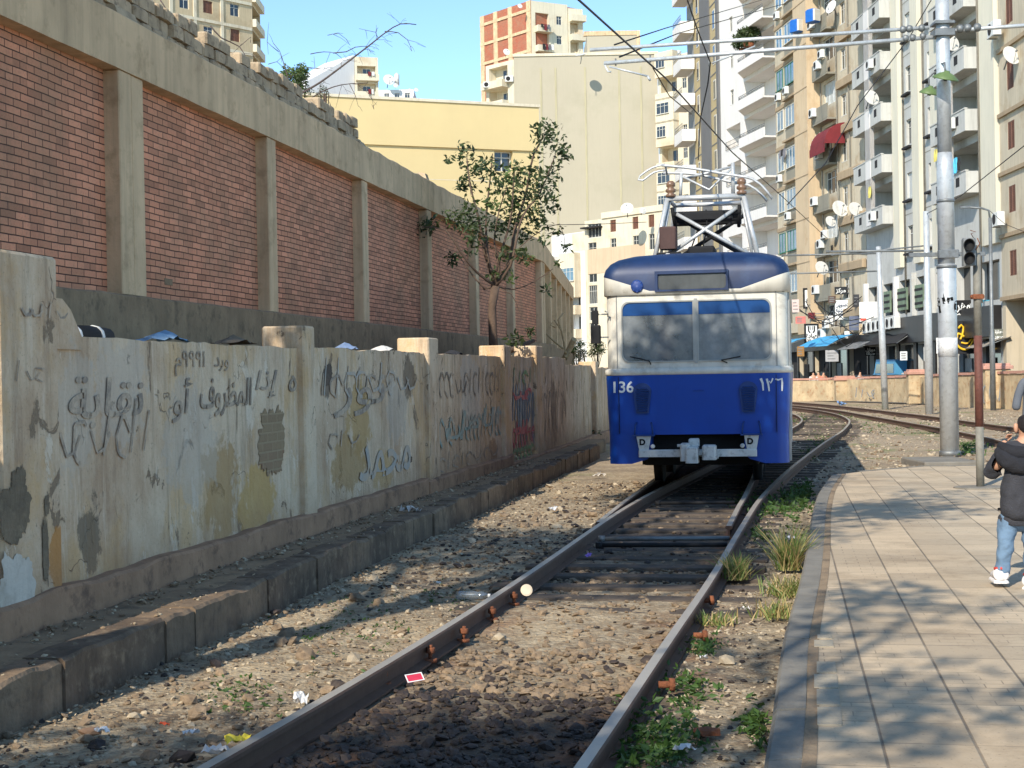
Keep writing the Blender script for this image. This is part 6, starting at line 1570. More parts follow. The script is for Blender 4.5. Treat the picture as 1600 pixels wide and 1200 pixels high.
# slope its roof line
wob = [c for c in g.root.children if c.name.startswith('wall')][0]
for v in wob.data.vertices:
    if v.co.z > g.H - .1: v.co.z -= max(0, 1 - v.co.x / g.W) ** 1.15 * (q(563, 86, 245) - q(490, 132, 240))
A, B = (B[0] + .05, B[1]), AT(600, 246)
g = Bld('apartment_building', 'far cream house front with stacked balconies on the skyline', A, B, 8, q(580, 88, 245), creamf)
for k in range(4):
    z = q(580, 116, 245) - 2.9 * k; g.recess(g.x(562.5) if False else .4, g.W - .4, z, z + 1.5, 1.2, True); g.box('balcony', creamf, .1, g.W, -1.0, -.004, z - 1.1, z - .02)
    if k == 1 or k == 0: laundry(g.w(2, -1.2, z + .3), g.rz, [mar_c, wht_c], ['red and white laundry on the upper balcony of the far cream house', 'laundry on the second balcony of the far cream house'][k])
g.finish()
A, B = AT(600.5, 202), AT(655, 202)
g = Bld('house', 'low far rooftop house crowded with satellite dishes behind the yellow building', A, B, 8, q(630, 140, 202), whitef)
for k in range(3): g.win(g.x(607 + k * 16), g.x(615 + k * 16), q(600, 154, 202), q(600, 146, 202))
g.finish()
for i, (px, py, s_) in enumerate(((607, 126, 1.9), (618, 134, .8), (640, 142, .7), (650, 141, .7))): dish(Q(px, py, 201), ['largest white dish', 'second dish from the left', 'third dish from the left', 'rightmost dish'][i] + ' on the low far rooftop house', s_)
m = MB(); a = Q(620, 124, 202); m.lathe([(.35, -.8), (.35, .6), (.05, .9)], 12, None, 0, 0); o = m.build('water_tank', MT['ac']); o.location = a; tag(o, 'small white water tank among dishes on the far rooftop', 'water tank')
# ---- yellow building
A = Q(440, 150, 60); B = Q(840.5, 168, 64)
g = Bld('yellow_building', 'plain yellow building with one small window behind the brick wall', (A.x, A.y), (B.x, B.y), 14, 14, yellow); x = g.x
z2 = g.f(840, 168)[1]; z1_ = g.f(465, 150)[1]; g.H = (z1_ + z2) / 2
zz = g.f(795, 268)[1]; g.win(x(777), x(806), zz, g.f(795, 236)[1], 'win', .35, mul_=1, mp='pane')
gl_ = g.f(650, 232)[1]; 
g.box('upper_overhang', yellow, -.2, g.W, -.10, -.003, g.f(650, 229)[1], g.H)
g.box('coping', creamf, -.2, g.W + .05, -.16, .3, g.H + .003, g.H + .12)
g.box('joint_line', creamf, .1, g.W - .1, -.008, -.003, g.f(650, 280)[1], g.f(650, 279)[1])
g.finish()
YB = g
# ================================================================ LOW STREET WALL, SHOP SIGNS, CARS
LWp = [G(1180, 627, 0), G(1300, 627, 0), G(1400, 629, 0), G(1500, 635, 0), G(1600, 640, 0), G(1720, 648, 0)]
LW0 = LWp
lowm = simple('stained_low_wall', (190, 168, 132), .95, 0, .22, 1.6, .6, 6, .28, (156, 112, 74), .75)
cope = simple('pink_coping', (190, 142, 122), .9, 0, .12, 2, .3, 10, .3)
lw = empty('low_wall', (0, 0, 0), 0, 'low ochre stained street wall with pink coping beyond the far tracks', 'wall')
P = smooth(LW0, 1.2)
def lw_strip(name, off0, off1, z0, z1, mt, amp=.03):
    m = MB(); nrm = []
    for i, p in enumerate(P):
        t = (P[min(i + 1, len(P) - 1)] - P[max(i - 1, 0)]).normalized(); n = Vector((-t.y, t.x, 0)); n = n if n.y > 0 else -n
        zt = (z1(i) if callable(z1) else z1) + amp * noise.noise(Vector((i * .9, 0, 4)))
        for o_, z in ((off0, z0), (off0, zt), (off1, zt), (off1, z0)): m.v.append((p.x + n.x * o_, p.y + n.y * o_, z))
    for i in range(len(P) - 1):
        for k in range(4): m.face((i * 4 + k, i * 4 + (k + 1) % 4, i * 4 + 4 + (k + 1) % 4, i * 4 + 4 + k))
    m.face((0, 1, 2, 3)); b = (len(P) - 1) * 4; m.face((b + 3, b + 2, b + 1, b)); return m.build(name, mt, lw)
hh_ = lambda i: 1.17 + .42 * (i / len(P)) ** 1.0
lw_strip('wall_body', 0, .25, -.2, hh_, lowm)
lw_strip('coping', -.06, .31, 1.05, lambda i: hh_(i) + .13, cope, .02)
bpy.data.objects.remove([c for c in lw.children if c.name.startswith('coping')][0])
m = MB()
for i in range(len(P) - 1):
    if i % 7 == 5: continue
    p, q2 = P[i], P[i + 1]; t = (q2 - p).normalized(); n = Vector((-t.y, t.x, 0)); n = n if n.y > 0 else -n; z = hh_(i) + .03
    b = len(m.v)
    for pp in (p, q2 - t * .03):
        for o_, zz in ((-.06, z), (-.06, z + .11), (.31, z + .11), (.31, z)): m.v.append((pp.x + n.x * o_, pp.y + n.y * o_, zz))
    for k in range(4): m.face((b + k, b + (k + 1) % 4, b + 4 + (k + 1) % 4, b + 4 + k))
    m.face((b, b + 1, b + 2, b + 3)); m.face((b + 7, b + 6, b + 5, b + 4))
m.build('coping', cope, lw)
for px, dz in ((1311, 1.45), (1432, 1.75), (1560, 1.95)):
    c = min(P, key=lambda p: abs((800 + p.x / p.y * F) - px)); m = MB(); m.bbox(c.x - .55, c.x + .55, c.y - .1, c.y + .4, 0, dz - .25, .02); m.mat(cope); m.mats = [lowm, cope]; m.cur = 1
    m.bbox(c.x - .65, c.x + .65, c.y - .18, c.y + .48, dz - .25, dz - .1, .03); m.bbox(c.x - .55, c.x + .55, c.y - .1, c.y + .4, dz - .1, dz, .03); m.build('pier', None, lw)
# graffiti scribbles on low wall
sc = MB()
def scribble(mb, x0, z0, w_, h, n, lw_, rng, slant=.3):
    x = x0
    for k in range(n):
        dx = w_ / n; typ = rng.random(); pts = []
        if typ < .35: pts = [(x, z0 + h * rng.uniform(.7, 1)), (x - slant * h * .3, z0 + h * .1)]
        elif typ < .75: pts = [(x + dx * .9 * math.cos(t) * .6, z0 + h * .35 + h * .33 * math.sin(t)) for t in [j * .7 + rng.random() for j in range(7)]]
        else: pts = [(x - dx * .3, z0 + h * .5), (x + dx * .1, z0 + h * .15), (x + dx * .6, z0 + h * .2), (x + dx, z0 + h * .45)]
        stroke(mb, pts, [lw_ * rng.uniform(.5, 1.2) for _ in pts], off=-rng.uniform(.001, .003)); x += dx
rng = random.Random(3)
for px, w_, h in ((1370, 1.6, .7), (1556, 1.1, 1.2)):
    c = min(P, key=lambda p: abs((800 + p.x / p.y * F) - px)); s_ = MB(); scribble(s_, 0, .2, w_, h, 5, .06, rng); o = s_.build('graffiti', MT['grey'], lw, fix=False); o.location = (c.x - w_ / 2, c.y - .05, 0); o.rotation_euler = (0, 0, -.35)
# ---- street asphalt between the wall and the shops
m = MB(); pts = [(16.5, 90, .02), (22.4, 64.5, .02), (23.5, 55, .02), (34, 55, .02), (30, 105, .02), (22, 150, .02), (5, 150, .02), (6, 100, .02)]
m.poly(pts); tag(m.build('road', simple('asphalt', (88, 84, 78), .9, 0, .15, .5, .3, 20)), kind='structure')
# ---- cars behind the wall
def car(loc, rz, rgb, label, k=0):
    o = empty('parked_car', loc, rz, label, 'car', 'cars in the street behind the low wall'); pm = simple('car_paint', rgb, .3, .2, .05, 2, 0)
    m = MB(); m.smooth = True
    prof = [(-2.1, .35), (-2.15, .62), (-2.05, .85), (-1.2, .95), (-.55, 1.40), (.75, 1.43), (1.45, 1.0), (2.05, .92), (2.15, .6), (2.1, .35)]
    n = len(prof); W_ = [(-.84, 1), (-.86, 1), (.86, 1), (.84, 1)]
    for yy, f_ in ((-.80, .93), (-.86, .99), (-.80, 1.0), (.80, 1.0), (.86, .99), (.80, .93)):
        for a, z in prof: m.v.append((a * (1 if abs(yy) < .85 else 1), yy * (.82 if z > 1.1 else 1), .35 + (z - .35) * f_))
    for i in range(5):
        for j in range(n): q3 = (j + 1) % n; m.face((i * n + j, i * n + q3, (i + 1) * n + q3, (i + 1) * n + j))
    m.face(range(n)); m.face([5 * n + n - 1 - j for j in range(n)]); m.build('body', pm, o)
    for sg in (-1, 1): m = MB(); m.prism([(-1.02, .98), (-.5, 1.33), (.68, 1.35), (1.2, 1.0)], 'y', sg * .80 - .02, sg * .80 + .02); m.build('side_window', MT['pane'], o)
    m = MB(); m.poly([(-1.14, -.66, 1.0), (-1.14, .66, 1.0), (-.60, .60, 1.39), (-.60, -.60, 1.39)]); m.build('rear_window', MT['pane'], o)
    m = MB(); m.poly([(1.44, .66, 1.04), (1.44, -.66, 1.04), (.82, -.60, 1.41), (.82, .60, 1.41)]); m.build('windscreen', MT['pane'], o)
    for sx in (-1.35, 1.35):
        for sg in (-1, 1): M = Matrix.Translation((sx, sg * .78, .32)) @ Matrix.Rotation(R(90), 4, 'X'); m = MB(); m.lathe([(.31, -.1), (.32, 0), (.31, .1), (.18, .11)], 16, M); m.build('wheel', MT['black'], o)
    return o
def street(px, Y): return ((px - 800) / F * Y, Y, .03)
car(street(1430, 83), R(100), (70, 76, 82), 'dark grey car roof showing above the low wall near the black shop front')
car(street(1360, 92), R(110), (50, 52, 56), 'black car low behind the wall beside the left slim silver pole')
car(street(1395, 86), R(100), (60, 62, 66), 'dark car behind the wall between the two slim silver poles')
car(street(1478, 80), R(100), (150, 150, 150), 'pale car hidden mostly by the thick silver pole behind the low wall')
car(street(1590, 69), R(97), (30, 32, 38), 'black car behind the low wall at the right edge')
tr = empty('van', street(1401, 96), R(95), 'light blue van parked before the black shop front', 'van'); vb = simple('light_blue_paint', (84, 152, 190), .5, .1, .08, 2, 0)
m = MB(); m.prism([(-2.3, .5), (-2.3, 2.35), (1.3, 2.4), (1.8, 1.5), (2.3, 1.35), (2.35, .5)], 'y', -.9, .9); m.build('body', vb, tr); m = MB(); m.prism([(-2.0, 1.5), (-2.0, 2.1), (1.2, 2.1), (1.55, 1.5)], 'y', -.92, .92); m.build('window', MT['pane'], tr)
for sx in (-1.4, 1.5):
    for sg in (-1, 1): M = Matrix.Translation((sx, sg * .82, .36)) @ Matrix.Rotation(R(90), 4, 'X'); m = MB(); m.lathe([(.34, -.1), (.35, 0), (.34, .1)], 16, M); m.build('wheel', MT['black'], tr)
# ---- shop signs: boards hang in front of the facades, facing the camera side
def sign(px, py, Y, w_, h, bg_, lines, fg, label, frame=None, rz=-.12, cat='sign', logo=None):
    c = Q(px, py, Y); o = empty('shop_sign', tuple(c), rz, label, cat); m = MB(); m.bbox(-w_ / 2, w_ / 2, 0, .12, -h / 2, h / 2, .01); m.build('board', bg_, o)
    if frame: 
        me = curve_panel([[(-w_ / 2 - .06, -h / 2 - .06), (w_ / 2 + .06, -h / 2 - .06), (w_ / 2 + .06, h / 2 + .06), (-w_ / 2 - .06, h / 2 + .06)], [(-w_ / 2 + .07, -h / 2 + .07), (w_ / 2 - .07, -h / 2 + .07), (w_ / 2 - .07, h / 2 - .07), (-w_ / 2 + .07, h / 2 - .07)]], .1); me.materials.append(frame); ob('frame', me, o, (0, -.04, 0))
    for t, s_, z in lines:
        me = text_mesh(shape(t), s_, 0, .012); me.materials.append(fg)
        wd = max((v.co.x for v in me.vertices), default=1) * 2
        if wd > w_ * .88:
            for v in me.vertices: v.co.x *= w_ * .88 / wd
        ob('lettering', me, o, (0, -.015, z))
    if logo: lm = MB(); [stroke(lm, p_, w2, off=-.02) for p_, w2 in logo]; lm.build('emblem', fg, o, fix=False)
    m = MB(); m.tube([(w_ / 2, .06, h * .3), (w_ / 2 + 1.0, .3, h * .3)], .03, 5); m.tube([(w_ / 2, .06, -h * .3), (w_ / 2 + 1.0, .3, -h * .3)], .03, 5); m.build('bracket', MT['galvd'], o)
    return o
wb_, bk_ = MT['wpaint'], MT['black']
tooth = [([(-.33, .75), (-.30, .3), (-.15, .12)], .10), ([(.33, .75), (.30, .3), (.15, .12)], .10), ([(-.15, .75), (-.12, .4)], .05), ([(.15, .75), (.12, .4)], .05)]
sign(1268, 466, 112, 1.15, 1.45, wb_, [('عيادة', .42, -.18), ('الاسنان', .32, -.5)], bk_, 'white sign in a thick black frame, upper of two alike beside the tram', bk_, logo=[([(a * .7, b_ * .8 - .05) for a, b_ in p_], w2) for p_, w2 in tooth])
sign(1268, 521, 110, .95, 1.35, wb_, [('عيادة', .4, -.18), ('الاسنان', .3, -.48)], bk_, 'white sign in a thick black frame, lower of two alike above the blue awning', bk_, logo=[([(a * .7, b_ * .8 - .05) for a, b_ in p_], w2) for p_, w2 in tooth])
sign(1317, 484, 106, 1.1, 1.4, wb_, [('تصوير', .34, .35), ('الصيدلية', .5, 0), ('عيون', .25, -.3)], simple('dark_blue_letters', (40, 60, 90), .7), 'white sign with dark blue Arabic writing beside the tan block', None)
sign(1314, 454, 106, .9, .55, simple('black_oval', (24, 26, 28), .5), [('مركز', .4, 0)], wb_, 'small black sign with white Arabic writing above the white one')
sign(1268, 493, 111, .5, .45, mar_c, [], wb_, 'small maroon board between the two black framed signs')
sign(1358, 487, 101, 1.3, 1.35, wb_, [], wb_, 'blank white board with a red corner, right of the blue lettered sign'); o = MB(); o.box(-.6, -.2, -.01, 0, -.6, -.45); o_ = o.build('red_corner', simple('red_paint', (220, 80, 60), .7), bpy.data.objects[[k for k in bpy.data.objects.keys() if k.startswith('shop_sign')][-1]])
sign(1357, 514, 101, 1.25, .75, simple('tan_board', (206, 184, 150), .8), [('دار التصوير', .34, .12)], bk_, 'tan board with black Arabic script under the blank white board')
sign(1360, 549, 100, .7, .6, bk_, [('موبايل', .3, .1), ('صيانة', .25, -.15)], wb_, 'small black sign with white writing just left of the left slim pole')
sign(1505, 481, 81, 2.3, .85, bk_, [('مجوهرات', .75, .12), ('الذهب', .35, -.28)], wb_, 'wide black sign with flowing white Arabic script right of the thick pole', None, -.1)
sign(1540, 481, 79, .5, .85, simple('teal_board', (60, 140, 160), .6), [('بنك', .3, 0)], wb_, 'narrow teal sign right of the black Arabic sign')
sign(1561, 523, 76, .5, .6, simple('grey_board', (110, 112, 100), .8), [('عطارة', .22, .15), ('سوبر', .22, -.1)], wb_, 'small grey board with white lines at the foot of the near tan block')
sign(1324, 523, 105, .4, .5, wb_, [], wb_, 'small pale board beside the blue lettered sign')
# yellow script logo
yl = simple('yellow_sign_letters', (238, 190, 40), .5, 0, .05, 3, 0); c = Q(1511, 527, 80.5); o = empty('shop_logo', tuple(c), -.1, 'bright yellow looping script logo on the black shop front', 'logo'); m = MB()
for pts, w_ in (([(-.42, .45), (-.3, .62), (-.18, .5), (-.25, .1), (-.35, -.1)], .12), ([(-.55, -.1), (-.45, .2), (-.15, .05), (.1, .1), (.25, .55), (.32, .6)], .13), ([(-.5, .1), (-.52, -.35), (-.2, -.6), (.1, -.5), (.4, 0), (.5, .3), (.3, .3), (.15, .1)], .13), ([(-.3, -.25), (0, -.3), (.25, -.05)], .10)):
    pts = [(a * 1.05, b_ * 1.1) for a, b_ in pts]; m.tube([(a, -.02 * (k % 2), b_) for k, (a, b_) in enumerate(smooth([(p[0], 0, p[1]) for p in pts], .1) and [(q4.x, q4.z) for q4 in smooth([(p[0], 0, p[1]) for p in pts], .1)])], w_ / 2, 6)
m.build('script', yl, o); m = MB(); m.bbox(-.9, 1.3, .08, .14, -.9, .9, .01); m.build('backing', shopd, o)
# blue awnings, canopies
def awn(px0, px1, py, Y, drop, out, m_, label, rz=-1.2):
    a, b_ = Q(px0, py, Y + 3), Q(px1, py, Y - 3); m = MB(); d = (b_ - a); d.z = 0; L = d.length; d.normalize(); n = Vector((d.y, -d.x, 0)); n = n if n.x < 0 else -n
    o = empty('awning', (a.x, a.y, a.z), 0, label, 'awning')
    P_ = []; K = 12
    for i in range(K + 1):
        t = i / K; c = d * L * t; sag = .08 * math.sin(t * 9)
        for w_, z in ((0, .0), (.5, -drop * .4 + sag), (1, -drop)): m.v.append(tuple(c + n * out * w_ + Vector((0, 0, z))))
    for i in range(K):
        for k in range(2): m.face((i * 3 + k, i * 3 + 3 + k, i * 3 + 4 + k, i * 3 + k + 1))
    m.build('canvas', m_, o, fix=False); m = MB()
    for t in (0, .5, 1): c = d * L * t; m.tube([c, c + n * out + Vector((0, 0, -drop - .02))], .025, 5)
    m.build('frame', MT['galvd'], o); return o
bluea = simple('sky_blue_tarpaulin', (70, 160, 206), .7, 0, .08, 1, .05, 5)
awn(1225, 1262, 531, 112, .5, 1.6, bluea, 'sky blue tarpaulin awning right beside the tram'); awn(1284, 1334, 526, 106, .8, 2.0, bluea, 'larger sky blue tarpaulin awning, right of the one beside the tram')
awn(1345, 1378, 533, 100, .6, 1.8, MT['grey'], 'grey canvas awning left of the left slim pole'); awn(1388, 1440, 515, 94, 1.0, 1.6, MT['dark'], 'dark tattered awning along the black shop front'); awn(1545, 1580, 530, 78, .5, 1.4, simple('beige_canvas', (150, 140, 124), .9), 'beige tattered awning at the foot of the near tan block')
# tangle of cables, posters and small boards around the shops
rng9 = random.Random(9)
for k in range(9):
    px = rng9.uniform(1240, 1360); py = rng9.uniform(455, 520); a = Q(px, py, 104); b_ = Q(px + rng9.uniform(40, 110), py + rng9.uniform(-25, 25), 98); mid = (a + b_) / 2 - Vector((0, 0, rng9.uniform(.5, 1.6)))
    wire('street_cable', smooth([a, mid, b_], 1), .03, ['sagging street cable above the blue awnings', 'street cable between the framed sign and the white sign', 'low street cable near the awnings', 'street cable crossing the tan block shops', 'looped cable beside the slim silver pole', 'drooping cable left of the black shop front', 'thin cable above the shop fronts', 'cable hanging before the lower framed sign', 'upper slack cable over the shops'][k], 'cable')
for k, (px, py, w_, h, c) in enumerate(((1243, 478, .5, .9, (214, 190, 180)), (1251, 500, .7, .5, (208, 120, 110)), (1296, 500, .5, .6, (224, 222, 214)), (1300, 468, .5, .5, (90, 70, 60)), (1338, 470, .4, .9, (60, 60, 62)), (1337, 505, .9, 1.0, (96, 104, 124)), (1300, 556, .9, .8, (170, 168, 166)), (1251, 549, .5, .7, (150, 110, 60)), (1470, 540, .5, .9, (226, 224, 220)), (1545, 505, .8, .5, (200, 196, 188)), (1449, 553, .4, .8, (214, 214, 208)), (1412, 556, .4, .5, (230, 230, 226)))):
    c0 = Q(px, py, 103 if px < 1380 else 84); o = empty('notice_board', tuple(c0), -.2, ['faded pink poster board beside the tram', 'red and cream poster above the lower framed sign', 'small white board between the signs', 'small brown board above the white board', 'narrow dark board right of the lettered sign', 'large grey blue banner under the lettered sign', 'hanging grey cloth board under the blue awning', 'small brown board under the first awning', 'white poster behind the thick pole', 'pale board above the grey one at the right', 'tall white notice beside the second slim pole', 'small white notice on the dark shop front'][k], 'board'); m = MB(); m.bbox(-w_ / 2, w_ / 2, 0, .06, -h / 2, h / 2, .01); m.build('panel', simple('board_paint_%d' % k, c, .8, 0, .15, 3, 0, 20, .3), o); m = MB()
    for q in range(3): m.box(-w_ * .35, w_ * rng9.uniform(.1, .38), -.012, -.003, h * (.25 - q * .25) - .03, h * (.25 - q * .25) + .03)
    m.build('print', MT['grey'], o)
# people heads / goods above the wall, small
dkc = [(60, 50, 60), (40, 44, 60), (170, 160, 150), (120, 60, 60)]
for i, (px, Y, lb) in enumerate(((1271, 90, 'passer in white top seen above the low wall beside the tram'), (1279, 91, 'passer in pinkish top seen above the low wall, second from the tram'), (1287, 91, 'passer in pink top seen above the low wall, third from the tram'), (1344, 88, 'passer in light top leaning behind the low wall left of the slim pole'), (1567, 70, 'passer in dark top behind the low wall near the right pier'))):
    p = street(px, Y); o = empty('person', p, .3 * i, lb, 'person')
    V_ = [(0, 0, .9), (0, 0, 1.15), (0, 0, 1.38), (0, 0, 1.5), (0, -.02, 1.62), (-.1, 0, .5), (-.1, .05, .05), (.1, 0, .5), (.1, -.05, .05), (-.2, 0, 1.35), (-.25, -.05, 1.05), (.2, 0, 1.35), (.25, -.1, 1.1)]
    E_ = [(0, 1), (1, 2), (2, 3), (3, 4), (0, 5), (5, 6), (0, 7), (7, 8), (2, 9), (9, 10), (2, 11), (11, 12)]
    skin('body', V_, E_, [.13, .13, .13, .05, .10, .08, .05, .08, .05, .055, .04, .055, .04], skinm, o, sub=1)
    tp = simple('top_cloth', [(220, 216, 210), (214, 150, 130), (222, 130, 110), (200, 196, 190), (40, 44, 60)][i], .9)
    skin('top', V_[:3] + V_[9:13], [(0, 1), (1, 2), (2, 3), (3, 4), (2, 5), (5, 6)], [.155, .15, .15, .07, .055, .07, .055], tp, o, sub=1)
    skin('hair', [(0, .01, 1.66), (0, .02, 1.72)], [(0, 1)], [.10, .08], hairm, o, sub=1)

# ================================================================ VEGETATION
def leaves(mb, c, rad, n, size, rng, flat=1.0, droop=0.0, long=2.2):
    for _ in range(n):
        d = Vector((rng.gauss(0, 1), rng.gauss(0, 1), rng.gauss(0, 1) * flat)).normalized() * rng.random() ** .45
        p = c + Vector((d.x * rad, d.y * rad, d.z * rad))
        a = Vector((rng.gauss(0, 1), rng.gauss(0, 1), rng.gauss(0, .7) - droop)).normalized(); b_ = a.cross(Vector((rng.gauss(0, 1), rng.gauss(0, 1), rng.gauss(0, 1)))).normalized()
        s_ = size * rng.uniform(.6, 1.3); k = len(mb.v); h = a.cross(b_) * s_ * .12
        mb.v += [tuple(p), tuple(p + a * s_ * long * .45 + b_ * s_ * .5 + h), tuple(p + a * s_ * long), tuple(p + a * s_ * long * .45 - b_ * s_ * .5 + h)]
        mb.face((k, k + 1, k + 2, k + 3))
def branch_rec(mb, p, d, L, r, depth, rng, tips, spread=.6, up=.2, taper=.6, nseg=4):
    pts = [p]; dd = d.normalized()
    for i in range(nseg):
        dd = (dd + Vector((rng.gauss(0, .14), rng.gauss(0, .14), rng.gauss(0, .1) + up * .12))).normalized(); pts.append(pts[-1] + dd * L / nseg)
    rs = [r * (1 - (1 - taper) * i / nseg) for i in range(nseg + 1)]
    mb.tube(pts, rs, 7 if depth > 1 else 5)
    if depth == 0: tips.append(pts[-1]); tips.append(pts[-2]); return
    tips.append(pts[-1])
    for k in range(rng.choice((2, 3)) if depth > 1 else rng.choice((2, 3, 3))):
        q = pts[rng.choice((2, 3, 4))]; nd = (dd + Vector((rng.gauss(0, spread), rng.gauss(0, spread), rng.gauss(0, spread * .7) + up))).normalized()
        branch_rec(mb, q, nd, L * rng.uniform(.6, .85), r * taper * .85, depth - 1, rng, tips, spread, up, taper)
# --- the small tree growing on the bank between the walls
s0, _ = WS(773, 540, 5.35); tb = U * s0 - V * 5.35 + Vector((0, 0, 1.95))
tree = empty('tree', tuple(tb), 0, 'small broadleaf tree with several thin stems growing between the graffiti wall and brick wall', 'tree')
Zt = tb.y
def TQ(px, py, dz=0.0): return Q(px, py, Zt + dz) - tb
rng = random.Random(11); m = MB()
m.tube(smooth([(0, 0, -.1), TQ(770, 505), TQ(771, 470), TQ(774, 445)], .3), [.085] + [.075] * 20, 10) if False else m.tube([(0, 0, -.2), TQ(770, 520), TQ(769, 480), TQ(774, 447)], [.10, .085, .08, .085], 10)
F0 = TQ(774, 447)
stems = [([TQ(762, 400), TQ(745, 340), TQ(738, 290), TQ(728, 245)], .035), ([TQ(765, 400), TQ(758, 340), TQ(762, 280), TQ(770, 240)], .03), ([TQ(790, 410, .3), TQ(806, 360, .3), TQ(822, 300, .4), TQ(835, 240, .4), TQ(858, 200, .4)], .045),
         ([TQ(795, 415, -.3), TQ(820, 340, -.3), TQ(848, 300, -.2), TQ(872, 240, -.2)], .03), ([TQ(784, 400), TQ(790, 340), TQ(800, 290), TQ(805, 262)], .03), ([TQ(745, 425, -.4), TQ(720, 395, -.6), TQ(695, 360, -.7), TQ(655, 355, -.8)], .03),
         ([TQ(755, 452, .2), TQ(736, 430, .2), TQ(715, 400, .2)], .02), ([TQ(800, 452, .3), TQ(835, 440, .4), TQ(862, 420, .5)], .018), ([TQ(795, 460), TQ(812, 490), TQ(828, 520)], .012), ([TQ(780, 420), TQ(775, 380), TQ(778, 330), TQ(790, 290)], .025), ([TQ(800, 400, .2), TQ(830, 370, .2), TQ(870, 350, .3), TQ(885, 390, .3)], .014)]
for pts, r in stems: pp = [F0] + [p + Vector((rng.gauss(0, .03), rng.gauss(0, .06), 0)) for p in pts]; pp = smooth(pp, .2); m.tube(pp, [r * (1 - .75 * i / len(pp)) for i in range(len(pp))], 7)
m.build('trunk', MT['bark'], tree)
m = MB(); m.mats = [MT['leaf'], MT['leafl']]
cl = [(860, 215, 30, 95), (845, 205, 20, 40), (880, 240, 16, 45), (838, 240, 14, 20), (725, 240, 20, 60), (738, 262, 18, 40), (752, 262, 20, 45), (768, 260, 20, 50), (700, 250, 8, 12), (722, 285, 14, 30), (775, 285, 20, 55), (735, 320, 18, 35), (765, 315, 18, 40), (800, 280, 24, 80), (820, 290, 26, 90),
      (845, 285, 24, 85), (865, 270, 16, 45), (795, 310, 26, 90), (825, 325, 28, 110), (855, 310, 22, 60), (790, 345, 24, 75), (815, 360, 26, 80), (845, 345, 20, 55), (868, 325, 12, 20), (775, 355, 16, 35), (720, 345, 20, 60), (735, 350, 20, 60), (745, 362, 18, 45), (703, 338, 14, 30), (660, 355, 22, 80), (648, 362, 14, 45), (672, 350, 12, 30),
      (708, 402, 12, 35), (740, 375, 14, 30), (785, 395, 14, 30), (812, 395, 14, 30), (820, 405, 12, 25), (795, 432, 10, 16), (775, 428, 12, 20), (870, 360, 12, 18), (882, 385, 9, 12), (872, 410, 8, 10), (855, 455, 8, 10), (730, 290, 14, 24), (755, 340, 12, 18), (808, 262, 16, 35), (835, 262, 16, 30), (805, 530, 12, 45), (828, 520, 8, 20), (850, 372, 14, 18), (760, 380, 10, 12), (738, 395, 8, 10)]
for i, (px, py, rr, n) in enumerate(cl):
    m.cur = 1 if rng.random() < .18 else 0; dz = rng.uniform(-.7, .7)
    leaves(m, TQ(px, py, dz), rr / 84 * 1.0, int(n * 1.35), .052, rng, 1.0, .1, 2.4)
m.build('crown', None, tree, fix=False)
# --- a dense dark green shrub: round crown peeping over the brick wall
def bush(px, py, Y, rpx, label, leafm_='leafl', dens=900, z0=None, name='tree', cat='tree', oval=1.0):
    c = Q(px, py, Y); r = rpx * Y / F; o = empty(name, (c.x, c.y, z0 if z0 is not None else 0), 0, label, cat); rng = random.Random(int(px)); m = MB()
    h = c.z - (z0 or 0); m.tube([(0, 0, 0), (0, 0, h * .6), (.1 * r, 0, h)], [.07 * r + .03, .06 * r + .02, .02], 7)
    for k in range(6): t = k * 1.05; m.tube([(0, 0, h * .6), (r * .6 * math.cos(t), r * .6 * math.sin(t), h + r * .4 * math.sin(k * 2))], [.03 * r + .01, .01], 5)
    m.build('trunk', MT['bark'], o); m = MB(); m.mats = [MT[leafm_], MT['leaf']]
    for k in range(26):
        m.cur = 0 if rng.random() < .7 else 1
        d = Vector((rng.gauss(0, 1), rng.gauss(0, 1), rng.gauss(0, 1) * oval)).normalized() * rng.uniform(.35, .85); leaves(m, Vector((0, 0, h)) + Vector((d.x * r, d.y * r, d.z * r * oval)), r * .36, dens // 26, r * .075, rng)
    m.build('crown', None, o, fix=False); return o
bush(460, 128, 30, 30, 'round light green tree showing above the brick wall beneath bare branches', dens=2600)
bush(505, 146, 31, 14, 'little green tuft above the brick wall, right of the round tree', 'leaf', 500)
bush(903, 548, 62, 17, 'green leafy shrub behind the wall end, left one of two beside the tram', dens=1300, z0=.2, name='shrub', cat='shrub'); bush(932, 546, 66, 17, 'green leafy shrub right behind the tram mirror', dens=1300, z0=.2, name='shrub', cat='shrub')
